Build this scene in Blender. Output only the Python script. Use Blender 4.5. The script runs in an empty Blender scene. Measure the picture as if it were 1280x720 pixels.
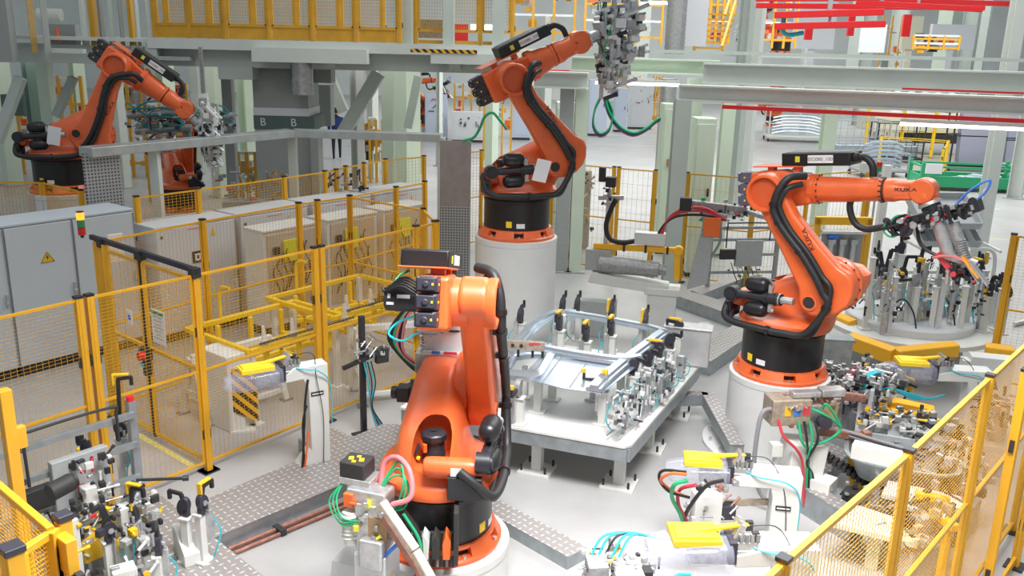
import bpy, bmesh, math, random
from mathutils import Vector, Matrix, Quaternion
PI = math.pi
rnd = random.Random(11)
COL = bpy.context.scene.collection

# ------------------------------------------------------------------ camera
FPX, TH, RO, HC = 1110.0, math.radians(15.3), math.radians(1.4), 4.0
_f = Vector((0, math.cos(TH), -math.sin(TH))); _r = Vector((1, 0, 0)); _u = _r.cross(_f)
CR = math.cos(RO) * _r + math.sin(RO) * _u
CU = -math.sin(RO) * _r + math.cos(RO) * _u
cam_data = bpy.data.cameras.new('camera'); cam = bpy.data.objects.new('camera', cam_data); COL.objects.link(cam)
cam_data.sensor_width = 36; cam_data.lens = FPX / 1280 * 36; cam_data.clip_end = 300
cam.matrix_world = Matrix(((CR.x, CU.x, -_f.x, 0), (CR.y, CU.y, -_f.y, 0), (CR.z, CU.z, -_f.z, HC), (0, 0, 0, 1)))
bpy.context.scene.camera = cam

def at(px, py, z=0.0):
    """place on the level z that was read off the photograph at (px, py)"""
    d = _f + CR * ((px - 640) / FPX) - CU * ((py - 360) / FPX)
    t = (z - HC) / d.z
    return Vector((0, 0, HC)) + d * t
def far(px, py, Y):
    d = _f + CR * ((px - 640) / FPX) - CU * ((py - 360) / FPX)
    return Vector((0, 0, HC)) + d * (Y / d.y)

# ------------------------------------------------------------------ materials
MATS = {}
def mat(name, col, rough=0.5, metal=0.0, noise=0.0, nscale=20.0, bump=0.0, alpha=None, emit=None, estr=0.0, trans=0.0, coat=0.0, col2=None, spec=None):
    m = bpy.data.materials.new(name); m.use_nodes = True; nt = m.node_tree
    b = nt.nodes['Principled BSDF']
    b.inputs['Base Color'].default_value = (*col, 1); b.inputs['Roughness'].default_value = rough; b.inputs['Metallic'].default_value = metal
    if spec is not None: b.inputs['Specular IOR Level'].default_value = spec
    if coat: b.inputs['Coat Weight'].default_value = coat; b.inputs['Coat Roughness'].default_value = 0.15
    if trans: b.inputs['Transmission Weight'].default_value = trans
    if alpha is not None: b.inputs['Alpha'].default_value = alpha
    if emit: b.inputs['Emission Color'].default_value = (*emit, 1); b.inputs['Emission Strength'].default_value = estr
    if noise or col2:
        tc = nt.nodes.new('ShaderNodeTexCoord'); n = nt.nodes.new('ShaderNodeTexNoise'); n.inputs['Scale'].default_value = nscale; n.inputs['Detail'].default_value = 5
        nt.links.new(tc.outputs['Object'], n.inputs['Vector'])
        r = nt.nodes.new('ShaderNodeValToRGB'); nt.links.new(n.outputs['Fac'], r.inputs['Fac'])
        c2 = col2 if col2 else tuple(max(0, c * (1 - noise)) for c in col)
        r.color_ramp.elements[0].position = .35; r.color_ramp.elements[1].position = .65
        r.color_ramp.elements[0].color = (*c2, 1); r.color_ramp.elements[1].color = (*col, 1)
        nt.links.new(r.outputs['Color'], b.inputs['Base Color'])
        if bump:
            bp = nt.nodes.new('ShaderNodeBump'); bp.inputs['Strength'].default_value = bump; bp.inputs['Distance'].default_value = .01
            nt.links.new(n.outputs['Fac'], bp.inputs['Height']); nt.links.new(bp.outputs['Normal'], b.inputs['Normal'])
    MATS[name] = m
    return m
ORANGE = mat('robot_orange', (.82, .145, .036), .36, noise=.12, nscale=6, coat=.25)
BLACK = mat('black_enamel', (.013, .013, .015), .35)
RUBBER = mat('black_rubber', (.017, .017, .019), .48)
MOTOR = mat('motor_black', (.02, .02, .026), .42)
MOTG = mat('motor_slate', (.035, .033, .048), .45)
WHITE = mat('white_paint', (.72, .73, .70), .45, noise=.06, nscale=5)
PEDW = mat('pedestal_white', (.66, .67, .66), .5, noise=.05, nscale=4)
PAPER = mat('paper', (.8, .8, .82), .8)
YEL = mat('fence_yellow', (.80, .41, .02), .42, noise=.1, nscale=5)
YELP = mat('clamp_yellow', (.82, .50, .02), .45)
YELB = mat('pad_yellow', (.95, .66, .02), .5)
YELT = mat('trolley_yellow', (.86, .55, .02), .4)
STEEL = mat('brushed_steel', (.55, .56, .57), .34, metal=.9, noise=.25, nscale=14)
ALU = mat('aluminium', (.62, .63, .64), .38, metal=.75, noise=.2, nscale=20)
ALUG = mat('cast_aluminium', (.42, .43, .43), .5, metal=.5, noise=.3, nscale=30)
SHEET = mat('zinc_sheet', (.52, .60, .68), .3, metal=.75, noise=.12, nscale=4)
GALV = mat('galvanised', (.40, .44, .46), .42, metal=.6, noise=.2, nscale=10)
GREY = mat('grey_paint', (.40, .43, .43), .5, noise=.08)
BEAMG = mat('beam_grey_green', (.50, .56, .52), .5, noise=.06, nscale=2)
BEAML = mat('beam_light', (.66, .70, .66), .45, noise=.05, nscale=2)
COLG = mat('column_green', (.68, .79, .65), .5, noise=.05, nscale=2)
CABW = mat('cabinet_grey', (.55, .60, .64), .42, noise=.04, nscale=2)
CABL = mat('cabinet_light', (.64, .66, .68), .45, noise=.04, nscale=2)
DARK = mat('dark_plinth', (.03, .03, .03), .6)
DGREEN = mat('sign_green_grey', (.10, .15, .14), .6)
RED = mat('red_paint', (.72, .02, .025), .4)
GREEN = mat('green_paint', (.02, .30, .12), .45)
GCAB = mat('green_cable', (.02, .38, .16), .5)
RCAB = mat('red_cable', (.6, .05, .07), .5)
PCAB = mat('pink_cable', (.7, .2, .22), .5)
CYAN = mat('cyan_tube', (.03, .50, .62), .4)
BCAB = mat('blue_cable', (.05, .2, .7), .4)
GRYC = mat('grey_cable', (.25, .25, .27), .5)
ORC = mat('orange_plastic', (.85, .16, .03), .45)
BROWN = mat('cardboard', (.42, .28, .15), .8, noise=.15)
COPPER = mat('copper_bar', (.42, .20, .15), .45, metal=.4, noise=.35, nscale=25)
TAN = mat('tan_metal', (.45, .38, .30), .5, metal=.3, noise=.3, nscale=25)
CLEAR = mat('clear_plastic', (.50, .53, .66), .08, alpha=.26)
NAVY = mat('navy_cloth', (.015, .03, .16), .85)
SKIN = mat('skin', (.5, .3, .22), .6)
HAIR = mat('dark_hair', (.03, .02, .015), .8)
TROU = mat('dark_trousers', (.015, .016, .025), .85)
LITE = mat('lamp_tube', (1, 1, 1), .5, emit=(.95, 1, .97), estr=6)
LRED = mat('signal_red', (.6, .03, .03), .3)
LGRN = mat('signal_green', (.03, .28, .09), .3)
LORG = mat('signal_amber', (1, .35, .05), .3, emit=(1, .3, .02), estr=2)
SMOKE = mat('tinted_panel', (.36, .33, .33), .25, metal=.2, noise=.15, nscale=6)

def node_mat(name, rough, metal, build):
    m = bpy.data.materials.new(name); m.use_nodes = True; nt = m.node_tree; b = nt.nodes['Principled BSDF']
    b.inputs['Roughness'].default_value = rough; b.inputs['Metallic'].default_value = metal
    build(nt, b); return m
def _floor(nt, b):
    N, L = nt.nodes, nt.links
    tc = N.new('ShaderNodeTexCoord'); n = N.new('ShaderNodeTexNoise'); n.inputs['Scale'].default_value = .9; n.inputs['Detail'].default_value = 8; n.inputs['Roughness'].default_value = .6
    L.new(tc.outputs['Object'], n.inputs['Vector'])
    r = N.new('ShaderNodeValToRGB'); r.color_ramp.elements[0].position = .3; r.color_ramp.elements[1].position = .7
    r.color_ramp.elements[0].color = (.36, .36, .355, 1); r.color_ramp.elements[1].color = (.46, .46, .46, 1)
    L.new(n.outputs['Fac'], r.inputs['Fac']); L.new(r.outputs['Color'], b.inputs['Base Color'])
    n2 = N.new('ShaderNodeTexNoise'); n2.inputs['Scale'].default_value = 3; n2.inputs['Detail'].default_value = 6; L.new(tc.outputs['Object'], n2.inputs['Vector'])
    mr = N.new('ShaderNodeMapRange'); mr.inputs['To Min'].default_value = .24; mr.inputs['To Max'].default_value = .42
    L.new(n2.outputs['Fac'], mr.inputs['Value']); L.new(mr.outputs['Result'], b.inputs['Roughness'])
FLOOR = node_mat('sealed_concrete', .3, 0, _floor)
def _tread(nt, b):
    # raised lozenges of tear plate, alternating direction
    N, L = nt.nodes, nt.links
    tc = N.new('ShaderNodeTexCoord'); mp = N.new('ShaderNodeMapping'); mp.inputs['Rotation'].default_value = (0, 0, PI / 4); mp.inputs['Scale'].default_value = (15, 15, 15)
    L.new(tc.outputs['Object'], mp.inputs['Vector'])
    sx = N.new('ShaderNodeSeparateXYZ'); L.new(mp.outputs['Vector'], sx.inputs['Vector'])
    def mth(op, a, bb=None):
        k = N.new('ShaderNodeMath'); k.operation = op
        for i, v in enumerate((a, bb)):
            if v is None: continue
            if isinstance(v, (int, float)): k.inputs[i].default_value = v
            else: L.new(v, k.inputs[i])
        return k.outputs[0]
    fx = mth('FRACT', sx.outputs['X']); fy = mth('FRACT', sx.outputs['Y'])
    cx = mth('FLOOR', sx.outputs['X']); cy = mth('FLOOR', sx.outputs['Y'])
    par = mth('FLOORED_MODULO', mth('ADD', cx, cy), 2)
    dx = mth('ABSOLUTE', mth('SUBTRACT', fx, .5)); dy = mth('ABSOLUTE', mth('SUBTRACT', fy, .5))
    a1 = mth('ADD', mth('MULTIPLY', dx, 1.1), mth('MULTIPLY', dy, 3.4)); a2 = mth('ADD', mth('MULTIPLY', dx, 3.4), mth('MULTIPLY', dy, 1.1))
    mx = N.new('ShaderNodeMix'); L.new(par, mx.inputs[0]); L.new(a1, mx.inputs[2]); L.new(a2, mx.inputs[3])
    hit = mth('LESS_THAN', mx.outputs[0], .48)
    cr = N.new('ShaderNodeMix'); cr.data_type = 'RGBA'; L.new(hit, cr.inputs[0]); cr.inputs[6].default_value = (.36, .34, .33, 1); cr.inputs[7].default_value = (.72, .70, .70, 1)
    L.new(cr.outputs[2], b.inputs['Base Color'])
    bp = N.new('ShaderNodeBump'); bp.inputs['Distance'].default_value = .004; L.new(hit, bp.inputs['Height']); L.new(bp.outputs['Normal'], b.inputs['Normal'])
TREAD = node_mat('tread_plate', .42, .35, _tread)
def _haz(nt, b):
    N, L = nt.nodes, nt.links
    tc = N.new('ShaderNodeTexCoord'); sx = N.new('ShaderNodeSeparateXYZ'); L.new(tc.outputs['Object'], sx.inputs['Vector'])
    a = N.new('ShaderNodeMath'); a.operation = 'ADD'; L.new(sx.outputs['X'], a.inputs[0]); L.new(sx.outputs['Z'], a.inputs[1])
    m_ = N.new('ShaderNodeMath'); m_.operation = 'MULTIPLY'; m_.inputs[1].default_value = 8.0; L.new(a.outputs[0], m_.inputs[0])
    f = N.new('ShaderNodeMath'); f.operation = 'FRACT'; L.new(m_.outputs[0], f.inputs[0])
    g = N.new('ShaderNodeMath'); g.operation = 'LESS_THAN'; g.inputs[1].default_value = .5; L.new(f.outputs[0], g.inputs[0])
    cr = N.new('ShaderNodeMix'); cr.data_type = 'RGBA'; L.new(g.outputs[0], cr.inputs[0]); cr.inputs[6].default_value = (.85, .45, .02, 1); cr.inputs[7].default_value = (.02, .02, .02, 1)
    L.new(cr.outputs[2], b.inputs['Base Color'])
HAZ = node_mat('hazard_stripes', .5, 0, _haz)
def _perf(nt, b):
    N, L = nt.nodes, nt.links
    tc = N.new('ShaderNodeTexCoord'); v = N.new('ShaderNodeTexVoronoi'); v.inputs['Scale'].default_value = 22; v.inputs['Randomness'].default_value = 0
    mp = N.new('ShaderNodeMapping'); mp.inputs['Scale'].default_value = (1, 0, 1); L.new(tc.outputs['Object'], mp.inputs['Vector']); L.new(mp.outputs['Vector'], v.inputs['Vector'])
    g = N.new('ShaderNodeMath'); g.operation = 'LESS_THAN'; g.inputs[1].default_value = .3; L.new(v.outputs['Distance'], g.inputs[0])
    cr = N.new('ShaderNodeMix'); cr.data_type = 'RGBA'; L.new(g.outputs[0], cr.inputs[0]); cr.inputs[6].default_value = (.42, .43, .44, 1); cr.inputs[7].default_value = (.10, .10, .11, 1)
    L.new(cr.outputs[2], b.inputs['Base Color'])
PERF = node_mat('perforated_sheet', .45, .3, _perf)

# ------------------------------------------------------------------ mesh builder
def frame_from(z, x=None):
    z = Vector(z).normalized()
    x = Vector(x) if x is not None else (Vector((0, 0, 1)) if abs(z.z) < .9 else Vector((1, 0, 0)))
    y = z.cross(x).normalized(); x = y.cross(z).normalized()
    return Matrix((x, y, z)).transposed()
class MB:
    def __init__(s): s.marks = []; s.v = []; s.f = []; s.mi = []; s.m = 0; s.mats = []
    def use(s, m):
        if m not in s.mats: s.mats.append(m)
        s.m = s.mats.index(m); return s
    def add(s, vs, fs):
        o = len(s.v); s.marks.append((o, len(s.f))); s.v += [tuple(p) for p in vs]; s.f += [tuple(i + o for i in f) for f in fs]; s.mi += [s.m] * len(fs); return s
    def box(s, c, d, rz=0, R=None):
        c = Vector(c); h = [k / 2 for k in d]; R = R or Matrix.Rotation(rz, 3, 'Z')
        vs = [c + R @ Vector((x * h[0], y * h[1], z * h[2])) for x in (-1, 1) for y in (-1, 1) for z in (-1, 1)]
        return s.add(vs, [(0, 1, 3, 2), (4, 6, 7, 5), (0, 4, 5, 1), (2, 3, 7, 6), (0, 2, 6, 4), (1, 5, 7, 3)])
    def b2(s, x0, x1, y0, y1, z0, z1): return s.box(((x0 + x1) / 2, (y0 + y1) / 2, (z0 + z1) / 2), (x1 - x0, y1 - y0, z1 - z0))
    def bar(s, a, b, w, h=None, up=None):
        a, b = Vector(a), Vector(b); h = h or w; d = b - a
        R = frame_from(d, up if up is not None else ((0, 0, 1) if abs(d.normalized().z) < .9 else (1, 0, 0)))
        return s.box((a + b) / 2, (h, w, d.length), R=R)
    def cyl(s, a, b, r0, r1=None, n=20, caps=True):
        a, b = Vector(a), Vector(b); r1 = r0 if r1 is None else r1; R = frame_from(b - a)
        vs = []
        for p, r in ((a, r0), (b, r1)):
            vs += [p + R @ Vector((math.cos(2 * PI * i / n) * r, math.sin(2 * PI * i / n) * r, 0)) for i in range(n)]
        fs = [(i, (i + 1) % n, n + (i + 1) % n, n + i) for i in range(n)]
        if caps: fs += [tuple(range(n))[::-1], tuple(range(n, 2 * n))]
        return s.add(vs, fs)
    def lathe(s, prof, o=(0, 0, 0), ax=(0, 0, 1), n=32, x=None):
        o = Vector(o); R = frame_from(ax, x); vs = []; fs = []
        for r, z in prof:
            vs += [o + R @ Vector((math.cos(2 * PI * i / n) * r, math.sin(2 * PI * i / n) * r, z)) for i in range(n)]
        for k in range(len(prof) - 1):
            fs += [(k * n + i, k * n + (i + 1) % n, (k + 1) * n + (i + 1) % n, (k + 1) * n + i) for i in range(n)]
        fs += [tuple(range(n))[::-1], tuple(range((len(prof) - 1) * n, len(prof) * n))]
        return s.add(vs, fs)
    def tube(s, pts, r, n=8, sub=6, caps=True):
        P = spline(pts, sub) if sub > 1 and len(pts) > 2 else [Vector(p) for p in pts]
        vs = []; x = None; N = len(P)
        for i, p in enumerate(P):
            t = (P[min(i + 1, N - 1)] - P[max(i - 1, 0)])
            if t.length < 1e-9: t = Vector((0, 0, 1))
            t.normalize()
            if x is None: x = Vector((0, 0, 1)) if abs(t.z) < .9 else Vector((1, 0, 0))
            x = (x - t * x.dot(t)); x.normalize(); y = t.cross(x)
            rr = r if not callable(r) else r(i / (N - 1))
            vs += [p + x * math.cos(2 * PI * k / n) * rr + y * math.sin(2 * PI * k / n) * rr for k in range(n)]
        fs = [(i * n + k, i * n + (k + 1) % n, (i + 1) * n + (k + 1) % n, (i + 1) * n + k) for i in range(N - 1) for k in range(n)]
        if caps: fs += [tuple(range(n))[::-1], tuple(range((N - 1) * n, N * n))]
        return s.add(vs, fs)
    def prism(s, poly, h0, h1, M=None):
        """poly in local (x, z), extruded along local y from h0 to h1"""
        M = M or Matrix.Identity(4); n = len(poly)
        vs = [M @ Vector((p[0], h0, p[1])) for p in poly] + [M @ Vector((p[0], h1, p[1])) for p in poly]
        fs = [(i, (i + 1) % n, n + (i + 1) % n, n + i) for i in range(n)] + [tuple(range(n))[::-1], tuple(range(n, 2 * n))]
        return s.add(vs, fs)
    def slab(s, poly, z0, z1):
        n = len(poly); vs = [(p[0], p[1], z0) for p in poly] + [(p[0], p[1], z1) for p in poly]
        return s.add(vs, [(i, (i + 1) % n, n + (i + 1) % n, n + i) for i in range(n)] + [tuple(range(n))[::-1], tuple(range(n, 2 * n))])
    def ball(s, c, r, n=14, sc=(1, 1, 1)):
        c = Vector(c); vs = []; fs = []; m = n // 2
        for j in range(1, m):
            a = PI * j / m
            vs += [c + Vector((math.sin(a) * math.cos(2 * PI * i / n) * r * sc[0], math.sin(a) * math.sin(2 * PI * i / n) * r * sc[1], math.cos(a) * r * sc[2])) for i in range(n)]
        vs += [c + Vector((0, 0, r * sc[2])), c - Vector((0, 0, r * sc[2]))]; T = len(vs) - 2
        for j in range(m - 2): fs += [(j * n + i, (j + 1) * n + i, (j + 1) * n + (i + 1) % n, j * n + (i + 1) % n) for i in range(n)]
        fs += [(T, i, (i + 1) % n) for i in range(n)] + [(T + 1, (m - 2) * n + (i + 1) % n, (m - 2) * n + i) for i in range(n)]
        return s.add(vs, fs)
    def split(s, name, parent, m=None):
        """one object for every piece that was added"""
        for (o0, f0), (o1, f1) in zip(s.marks, s.marks[1:] + [(len(s.v), len(s.f))]):
            q = MB(); q.v = s.v[o0:o1]; q.f = [tuple(i - o0 for i in f) for f in s.f[f0:f1]]; mt = m or s.mats[s.mi[f0]]; q.build(name, mt, parent)
    def build(s, name, m=None, parent=None, bev=0.0, seg=2, smooth=True):
        me = bpy.data.meshes.new(name); me.from_pydata(s.v, [], s.f)
        ms = s.mats or [m or GREY]
        if m and s.mats and m not in s.mats: pass
        for q in ms: me.materials.append(q)
        if len(ms) > 1: me.polygons.foreach_set('material_index', s.mi)
        bm = bmesh.new(); bm.from_mesh(me); bmesh.ops.recalc_face_normals(bm, faces=bm.faces); bm.to_mesh(me); bm.free()
        if smooth:
            me.polygons.foreach_set('use_smooth', [True] * len(me.polygons)); me.set_sharp_from_angle(angle=math.radians(38))
        o = bpy.data.objects.new(name, me); COL.objects.link(o)
        if parent is not None: o.parent = parent
        if bev:
            b = o.modifiers.new('bevel', 'BEVEL'); b.width = bev; b.segments = seg; b.limit_method = 'ANGLE'; b.angle_limit = math.radians(50)
            o.modifiers.new('wn', 'WEIGHTED_NORMAL').keep_sharp = True
        return o
def spline(pts, sub=6):
    P = [Vector(p) for p in pts]; out = []
    for i in range(len(P) - 1):
        p0 = P[i - 1] if i else P[0] * 2 - P[1]; p1, p2 = P[i], P[i + 1]; p3 = P[i + 2] if i + 2 < len(P) else P[-1] * 2 - P[-2]
        for k in range(sub):
            t = k / sub
            out.append(.5 * ((2 * p1) + (p2 - p0) * t + (2 * p0 - 5 * p1 + 4 * p2 - p3) * t * t + (3 * p1 - p0 - 3 * p2 + p3) * t ** 3))
    out.append(P[-1]); return out
def tag(o, label=None, cat=None, group=None, kind=None):
    if label: o['label'] = label
    if cat: o['category'] = cat
    if group: o['group'] = group
    if kind: o['kind'] = kind
    return o
def thing(name, label, cat, loc=(0, 0, 0), rz=0.0, group=None):
    o = bpy.data.objects.new(name, None); COL.objects.link(o); o.location = loc; o.rotation_euler = (0, 0, rz); o.empty_display_size = .1
    return tag(o, label, cat, group)
def kids(o): return [c for c in COL.objects if c.parent == o]
KID = {}
def copy_tree(o, parent=None):
    c = o.copy(); COL.objects.link(c); c.parent = parent
    for ch in KIDS.get(o.name, []): copy_tree(ch, c)
    return c
KIDS = {}
def remember(o):
    KIDS[o.name] = list(kids(o))
    for ch in KIDS[o.name]: remember(ch)
def dup(o, loc, rz=0.0, label=None, group=None, sc=None):
    if o.name not in KIDS: remember(o)
    c = copy_tree(o); c.location = loc; c.rotation_euler = (0, 0, rz)
    if label: c['label'] = label
    if group: c['group'] = group
    if sc: c.scale = (sc, sc, sc)
    return c
def text(body, name, size, m, parent, M, depth=.0008, sx=1.0):
    """lettering as a thin raised mesh; local text lies in X (reading) / Y (up)"""
    cu = bpy.data.curves.new(name, 'FONT'); cu.body = body; cu.size = size; cu.align_x = 'CENTER'; cu.align_y = 'CENTER'; cu.extrude = depth
    t = bpy.data.objects.new(name, cu); COL.objects.link(t); bpy.context.view_layer.update()
    me = bpy.data.meshes.new_from_object(t.evaluated_get(bpy.context.evaluated_depsgraph_get())); bpy.data.objects.remove(t); bpy.data.curves.remove(cu)
    me.materials.clear(); me.materials.append(m)
    S = Matrix.Diagonal((sx, 1, 1, 1)); me.transform(M @ S)
    o = bpy.data.objects.new(name, me); COL.objects.link(o); o.parent = parent
    return o
def bool_cut(o, cutter):
    b = o.modifiers.new('cut', 'BOOLEAN'); b.operation = 'DIFFERENCE'; b.object = cutter; b.solver = 'EXACT'
    bpy.context.view_layer.update()
    me = bpy.data.meshes.new_from_object(o.evaluated_get(bpy.context.evaluated_depsgraph_get()))
    o.modifiers.remove(b); o.data = me
    me.polygons.foreach_set('use_smooth', [True] * len(me.polygons)); me.set_sharp_from_angle(angle=math.radians(38))
    bpy.data.objects.remove(cutter)
def superell(rx, ry, n=32, e=.5):
    out = []
    for i in range(n):
        t = 2 * PI * i / n; c, s_ = math.cos(t), math.sin(t)
        out.append((math.copysign(abs(c) ** e, c) * rx, math.copysign(abs(s_) ** e, s_) * ry))
    return out
TANW = mat('tan_white_metal', (.60, .55, .46), .5, metal=.2, noise=.25, nscale=25)
YELT2 = mat('guard_yellow', (.90, .47, .02), .42)
GREY2 = mat('tray_grey', (.46, .49, .51), .5)
WALLM = mat('wall_pale', (.78, .82, .80), .7, noise=.12, nscale=.4)
CABB = mat('cabinet_pale_blue', (.50, .56, .68), .5)
CABL2 = mat('pale_panel', (.72, .74, .78), .5)
COLG2 = mat('dark_green_column', (.22, .32, .27), .5)
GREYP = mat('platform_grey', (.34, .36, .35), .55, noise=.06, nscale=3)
WOODY = mat('ochre_board', (.55, .36, .12), .5, noise=.2)
YELR = mat('railing_yellow', (.72, .38, .03), .45, noise=.15, nscale=4)
BROWN2 = mat('slatted_brown', (.30, .22, .12), .6, noise=.3, nscale=30)
LITE2 = mat('far_lit_panel', (1, 1, 1), .5, emit=(1, 1, 1), estr=1.2)
GALVL = mat('galvanised_light', (.52, .56, .56), .38, metal=.55, noise=.15, nscale=6)
GREYD = mat('cart_grey', (.32, .35, .37), .5)
SHG = mat('lilac_sheet', (.36, .37, .46), .4, metal=.2)
GREEN2 = mat('crate_green', (.03, .36, .16), .45)
CREAM = mat('cream_paint', (.72, .70, .55), .5)
TEAL = mat('teal_tube', (.02, .22, .24), .4)
ALUB = mat('bright_sheet', (.66, .66, .67), .3, metal=.55, noise=.2, nscale=5)
MOTL = mat('motor_lavender', (.10, .095, .15), .5)
# ------------------------------------------------------------------ six-axis welding robots
LINK = [(1.18, -.14), (1.0, -.10), (.54, -.065), (.16, -.05), (.05, -.10), (-.05, -.10), (-.13, -.04), (-.19, .08), (-.19, .21), (-.15, .33), (-.08, .40), (.01, .45), (.09, .46), (.15, .43), (.20, .395), (.26, .37), (.48, .30), (.82, .205), (1.0, .19), (1.12, .205), (1.22, .18), (1.29, .11), (1.31, .03), (1.295, -.05), (1.25, -.11)]
def robot(name, label, loc, yaw, q2, q3, L5=1.05, wrist=-.6, ped=1.2, ped_r=.5, paper=False, tool=None, energy=True, text_on=False, cat='robot', group=None, hose=True, LT=-.215, fat=1.0, mm=None):
    R0 = thing(name, label, cat, loc, yaw, group)
    # ---- foot flange with windows between the ribs
    m = MB(); m.lathe([(.36, 0), (.47, 0), (.475, .03), (.46, .045), (.36, .045)], n=40)
    m.lathe([(.36, .10), (.425, .10), (.425, .125), (.36, .125)], n=40)
    for k in range(8):
        a = 2 * PI * k / 8 + .2; n = 5; w = .26
        vs = []; 
        for j in range(n + 1):
            t = a - w + 2 * w * j / n
            for (r, z) in ((.39, .04), (.462, .04), (.425, .12), (.39, .12)): vs.append((math.cos(t) * r, math.sin(t) * r, z))
        fs = [(4 * j + i, 4 * j + (i + 1) % 4, 4 * j + 4 + (i + 1) % 4, 4 * j + 4 + i) for j in range(n) for i in range(4)] + [(0, 1, 2, 3), tuple(4 * n + i for i in (3, 2, 1, 0))]
        m.add(vs, fs)
    fl = m.build('foot_flange', ORANGE, R0)
    b = MB()
    for k in range(8):
        a = 2 * PI * k / 8 + .2 + PI / 8; p = (math.cos(a) * .445, math.sin(a) * .445)
        b.cyl((*p, .04), (*p, .065), .016, n=6)
    b.build('bolt_ring', ALU, fl)
    # ---- black base column
    m = MB(); m.lathe([(.385, .02), (.385, .12), (.40, .125), (.40, .44), (.405, .445), (.405, .475), (.385, .48), (.385, .53)], n=48); base = m.build('base_column', BLACK, R0)
    def sticker(a, z, w, h, mt):
        q = MB(); n = 4; vs = []
        for j in range(n + 1):
            t = a + (j / n - .5) * w / .403
            for r in (.4005, .4025):
                for zz in (z - h / 2, z + h / 2): vs.append((math.cos(t) * r, math.sin(t) * r, zz))
        fs = []
        for j in range(n):
            o = 4 * j; fs += [(o, o + 4, o + 5, o + 1), (o + 2, o + 3, o + 7, o + 6), (o, o + 2, o + 6, o + 4), (o + 1, o + 5, o + 7, o + 3)]
        q.add(vs, fs); q.build('sticker', mt, base, smooth=False)
    sticker(math.radians(-118) , .20, .07, .075, MATS['pad_yellow']); sticker(math.radians(-98), .185, .10, .055, PAPER)
    # ---- rotating column
    sec = []
    def ring(z, x0, x1, y0, y1, rr, n=32):
        cx, cy, hx, hy = (x0 + x1) / 2, (y0 + y1) / 2, (x1 - x0) / 2, (y1 - y0) / 2; out = []
        for i in range(n):
            t = 2 * PI * i / n; c, s_ = math.cos(t), math.sin(t)
            out.append((cx + math.copysign(abs(c) ** rr, c) * hx, cy + math.copysign(abs(s_) ** rr, s_) * hy, z))
        return out
    for a in [(.50, -.43, .43, -.42, .42, 1), (.51, -.45, .45, -.44, .44, 1), (.56, -.455, .47, -.445, .445, .92), (.60, -.43, .47, -.42, .43, .8), (.64, -.37, .46, -.26, .33, .62), (.70, -.35, .50, -.20, .31, .55), (.82, -.32, .60, -.18, .295, .55), (.94, -.20, .70, -.15, .28, .55), (1.04, .04, .74, -.12, .265, .6), (1.14, .24, .74, -.09, .25, .6), (1.20, .40, .66, -.04, .22, .7)]:
        sec.append(ring(*a))
    m = MB(); n = 32; vs = [p for s_ in sec for p in s_]; fs = [(k * n + i, k * n + (i + 1) % n, (k + 1) * n + (i + 1) % n, (k + 1) * n + i) for k in range(len(sec) - 1) for i in range(n)] + [tuple(range(n))[::-1], tuple(range((len(sec) - 1) * n, len(sec) * n))]
    m.add(vs, fs); colm = m.build('rotating_column', ORANGE, R0)
    # opening at the back that shows the first axis motor
    cut = MB(); pl = superell(.135, .165, 28, .75); cut.add([(-.6, y + .01, z + .84) for y, z in pl] + [(.02, y + .01, z + .84) for y, z in pl], [(i, (i + 1) % 28, 28 + (i + 1) % 28, 28 + i) for i in range(28)] + [tuple(range(28))[::-1], tuple(range(28, 56))])
    co = cut.build('cutter', ORANGE, None); co.matrix_world = R0.matrix_basis.copy(); 
    # evaluate the cut in the robot's own frame
    colm.parent = None; co.matrix_world = Matrix.Identity(4); bool_cut(colm, co); colm.parent = R0
    m = MB(); m.lathe([(.085, .0), (.085, .10), (.078, .11), (.078, .19), (.095, .195), (.095, .235), (.085, .245), (.03, .25)], o=(-.17, .01, .68), n=8); m.lathe([(.02, .245), (.02, .26)], o=(-.17, .01, .68), n=12)
    am = m.build('axis_motor', MOTOR, R0)
    m = MB().use(ORC)
    m.cyl((-.248, .06, .80), (-.248, .06, .86), .016); m.use(YELB).cyl((-.25, .11, .745), (-.25, .11, .76), .016); m.use(MOTG).tube([(-.24, .13, .74), (-.26, .12, .80), (-.25, .10, .86)], .012); m.build('motor_plug', None, am)
    # side motor on the far side
    m = MB(); m.cyl((.48, .24, .95), (.48, .31, .95), .09); m.box((.46, .36, .95), (.12, .10, .12)); m.cyl((.46, .41, .95), (.46, .46, .95), .05, n=16); m.build('second_axis_motor', MOTOR, R0, bev=.008)
    # ---- gear housing of the second axis, seen between column and link
    A2 = Vector((.35, 0, .88)); d2 = Vector((math.cos(q2), 0, math.sin(q2))); n2 = Vector((math.sin(q2), 0, -math.cos(q2)))
    def LK(u, v, y): return A2 + d2 * u + n2 * v + Vector((0, y, 0))
    gc = LK(.07, .20, 0)
    m = MB(); m.lathe([(.20, 0), (.255, .01), (.265, .03), (.265, .10), (.25, .11), (.25, .20), (.20, .21)], o=gc + Vector((0, -.06, 0)), ax=(0, -1, 0), n=36)
    gh = m.build('gear_housing', ORANGE, R0)
    m = MB()
    for k in range(16):
        a = 2 * PI * k / 16; p = gc + Vector((math.cos(a) * .252, -.172, math.sin(a) * .252)); m.cyl(p, p + Vector((0, -.014, 0)), .011, n=6)
    m.build('bolt_ring', DARK, gh)
    # ---- counterbalance: pivot tube, clevis, cylinder, two accumulators
    m = MB(); m.lathe([(.05, 0), (.062, .01), (.07, .05), (.075, .3), (.07, .37), (.05, .38)], o=(-.40, .04, .77), ax=(0, -1, 0), n=20)
    m.box((-.36, -.13, .73), (.10, .30, .10)); pt = m.build('pivot_tube', ORANGE, R0, bev=.012)
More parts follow.
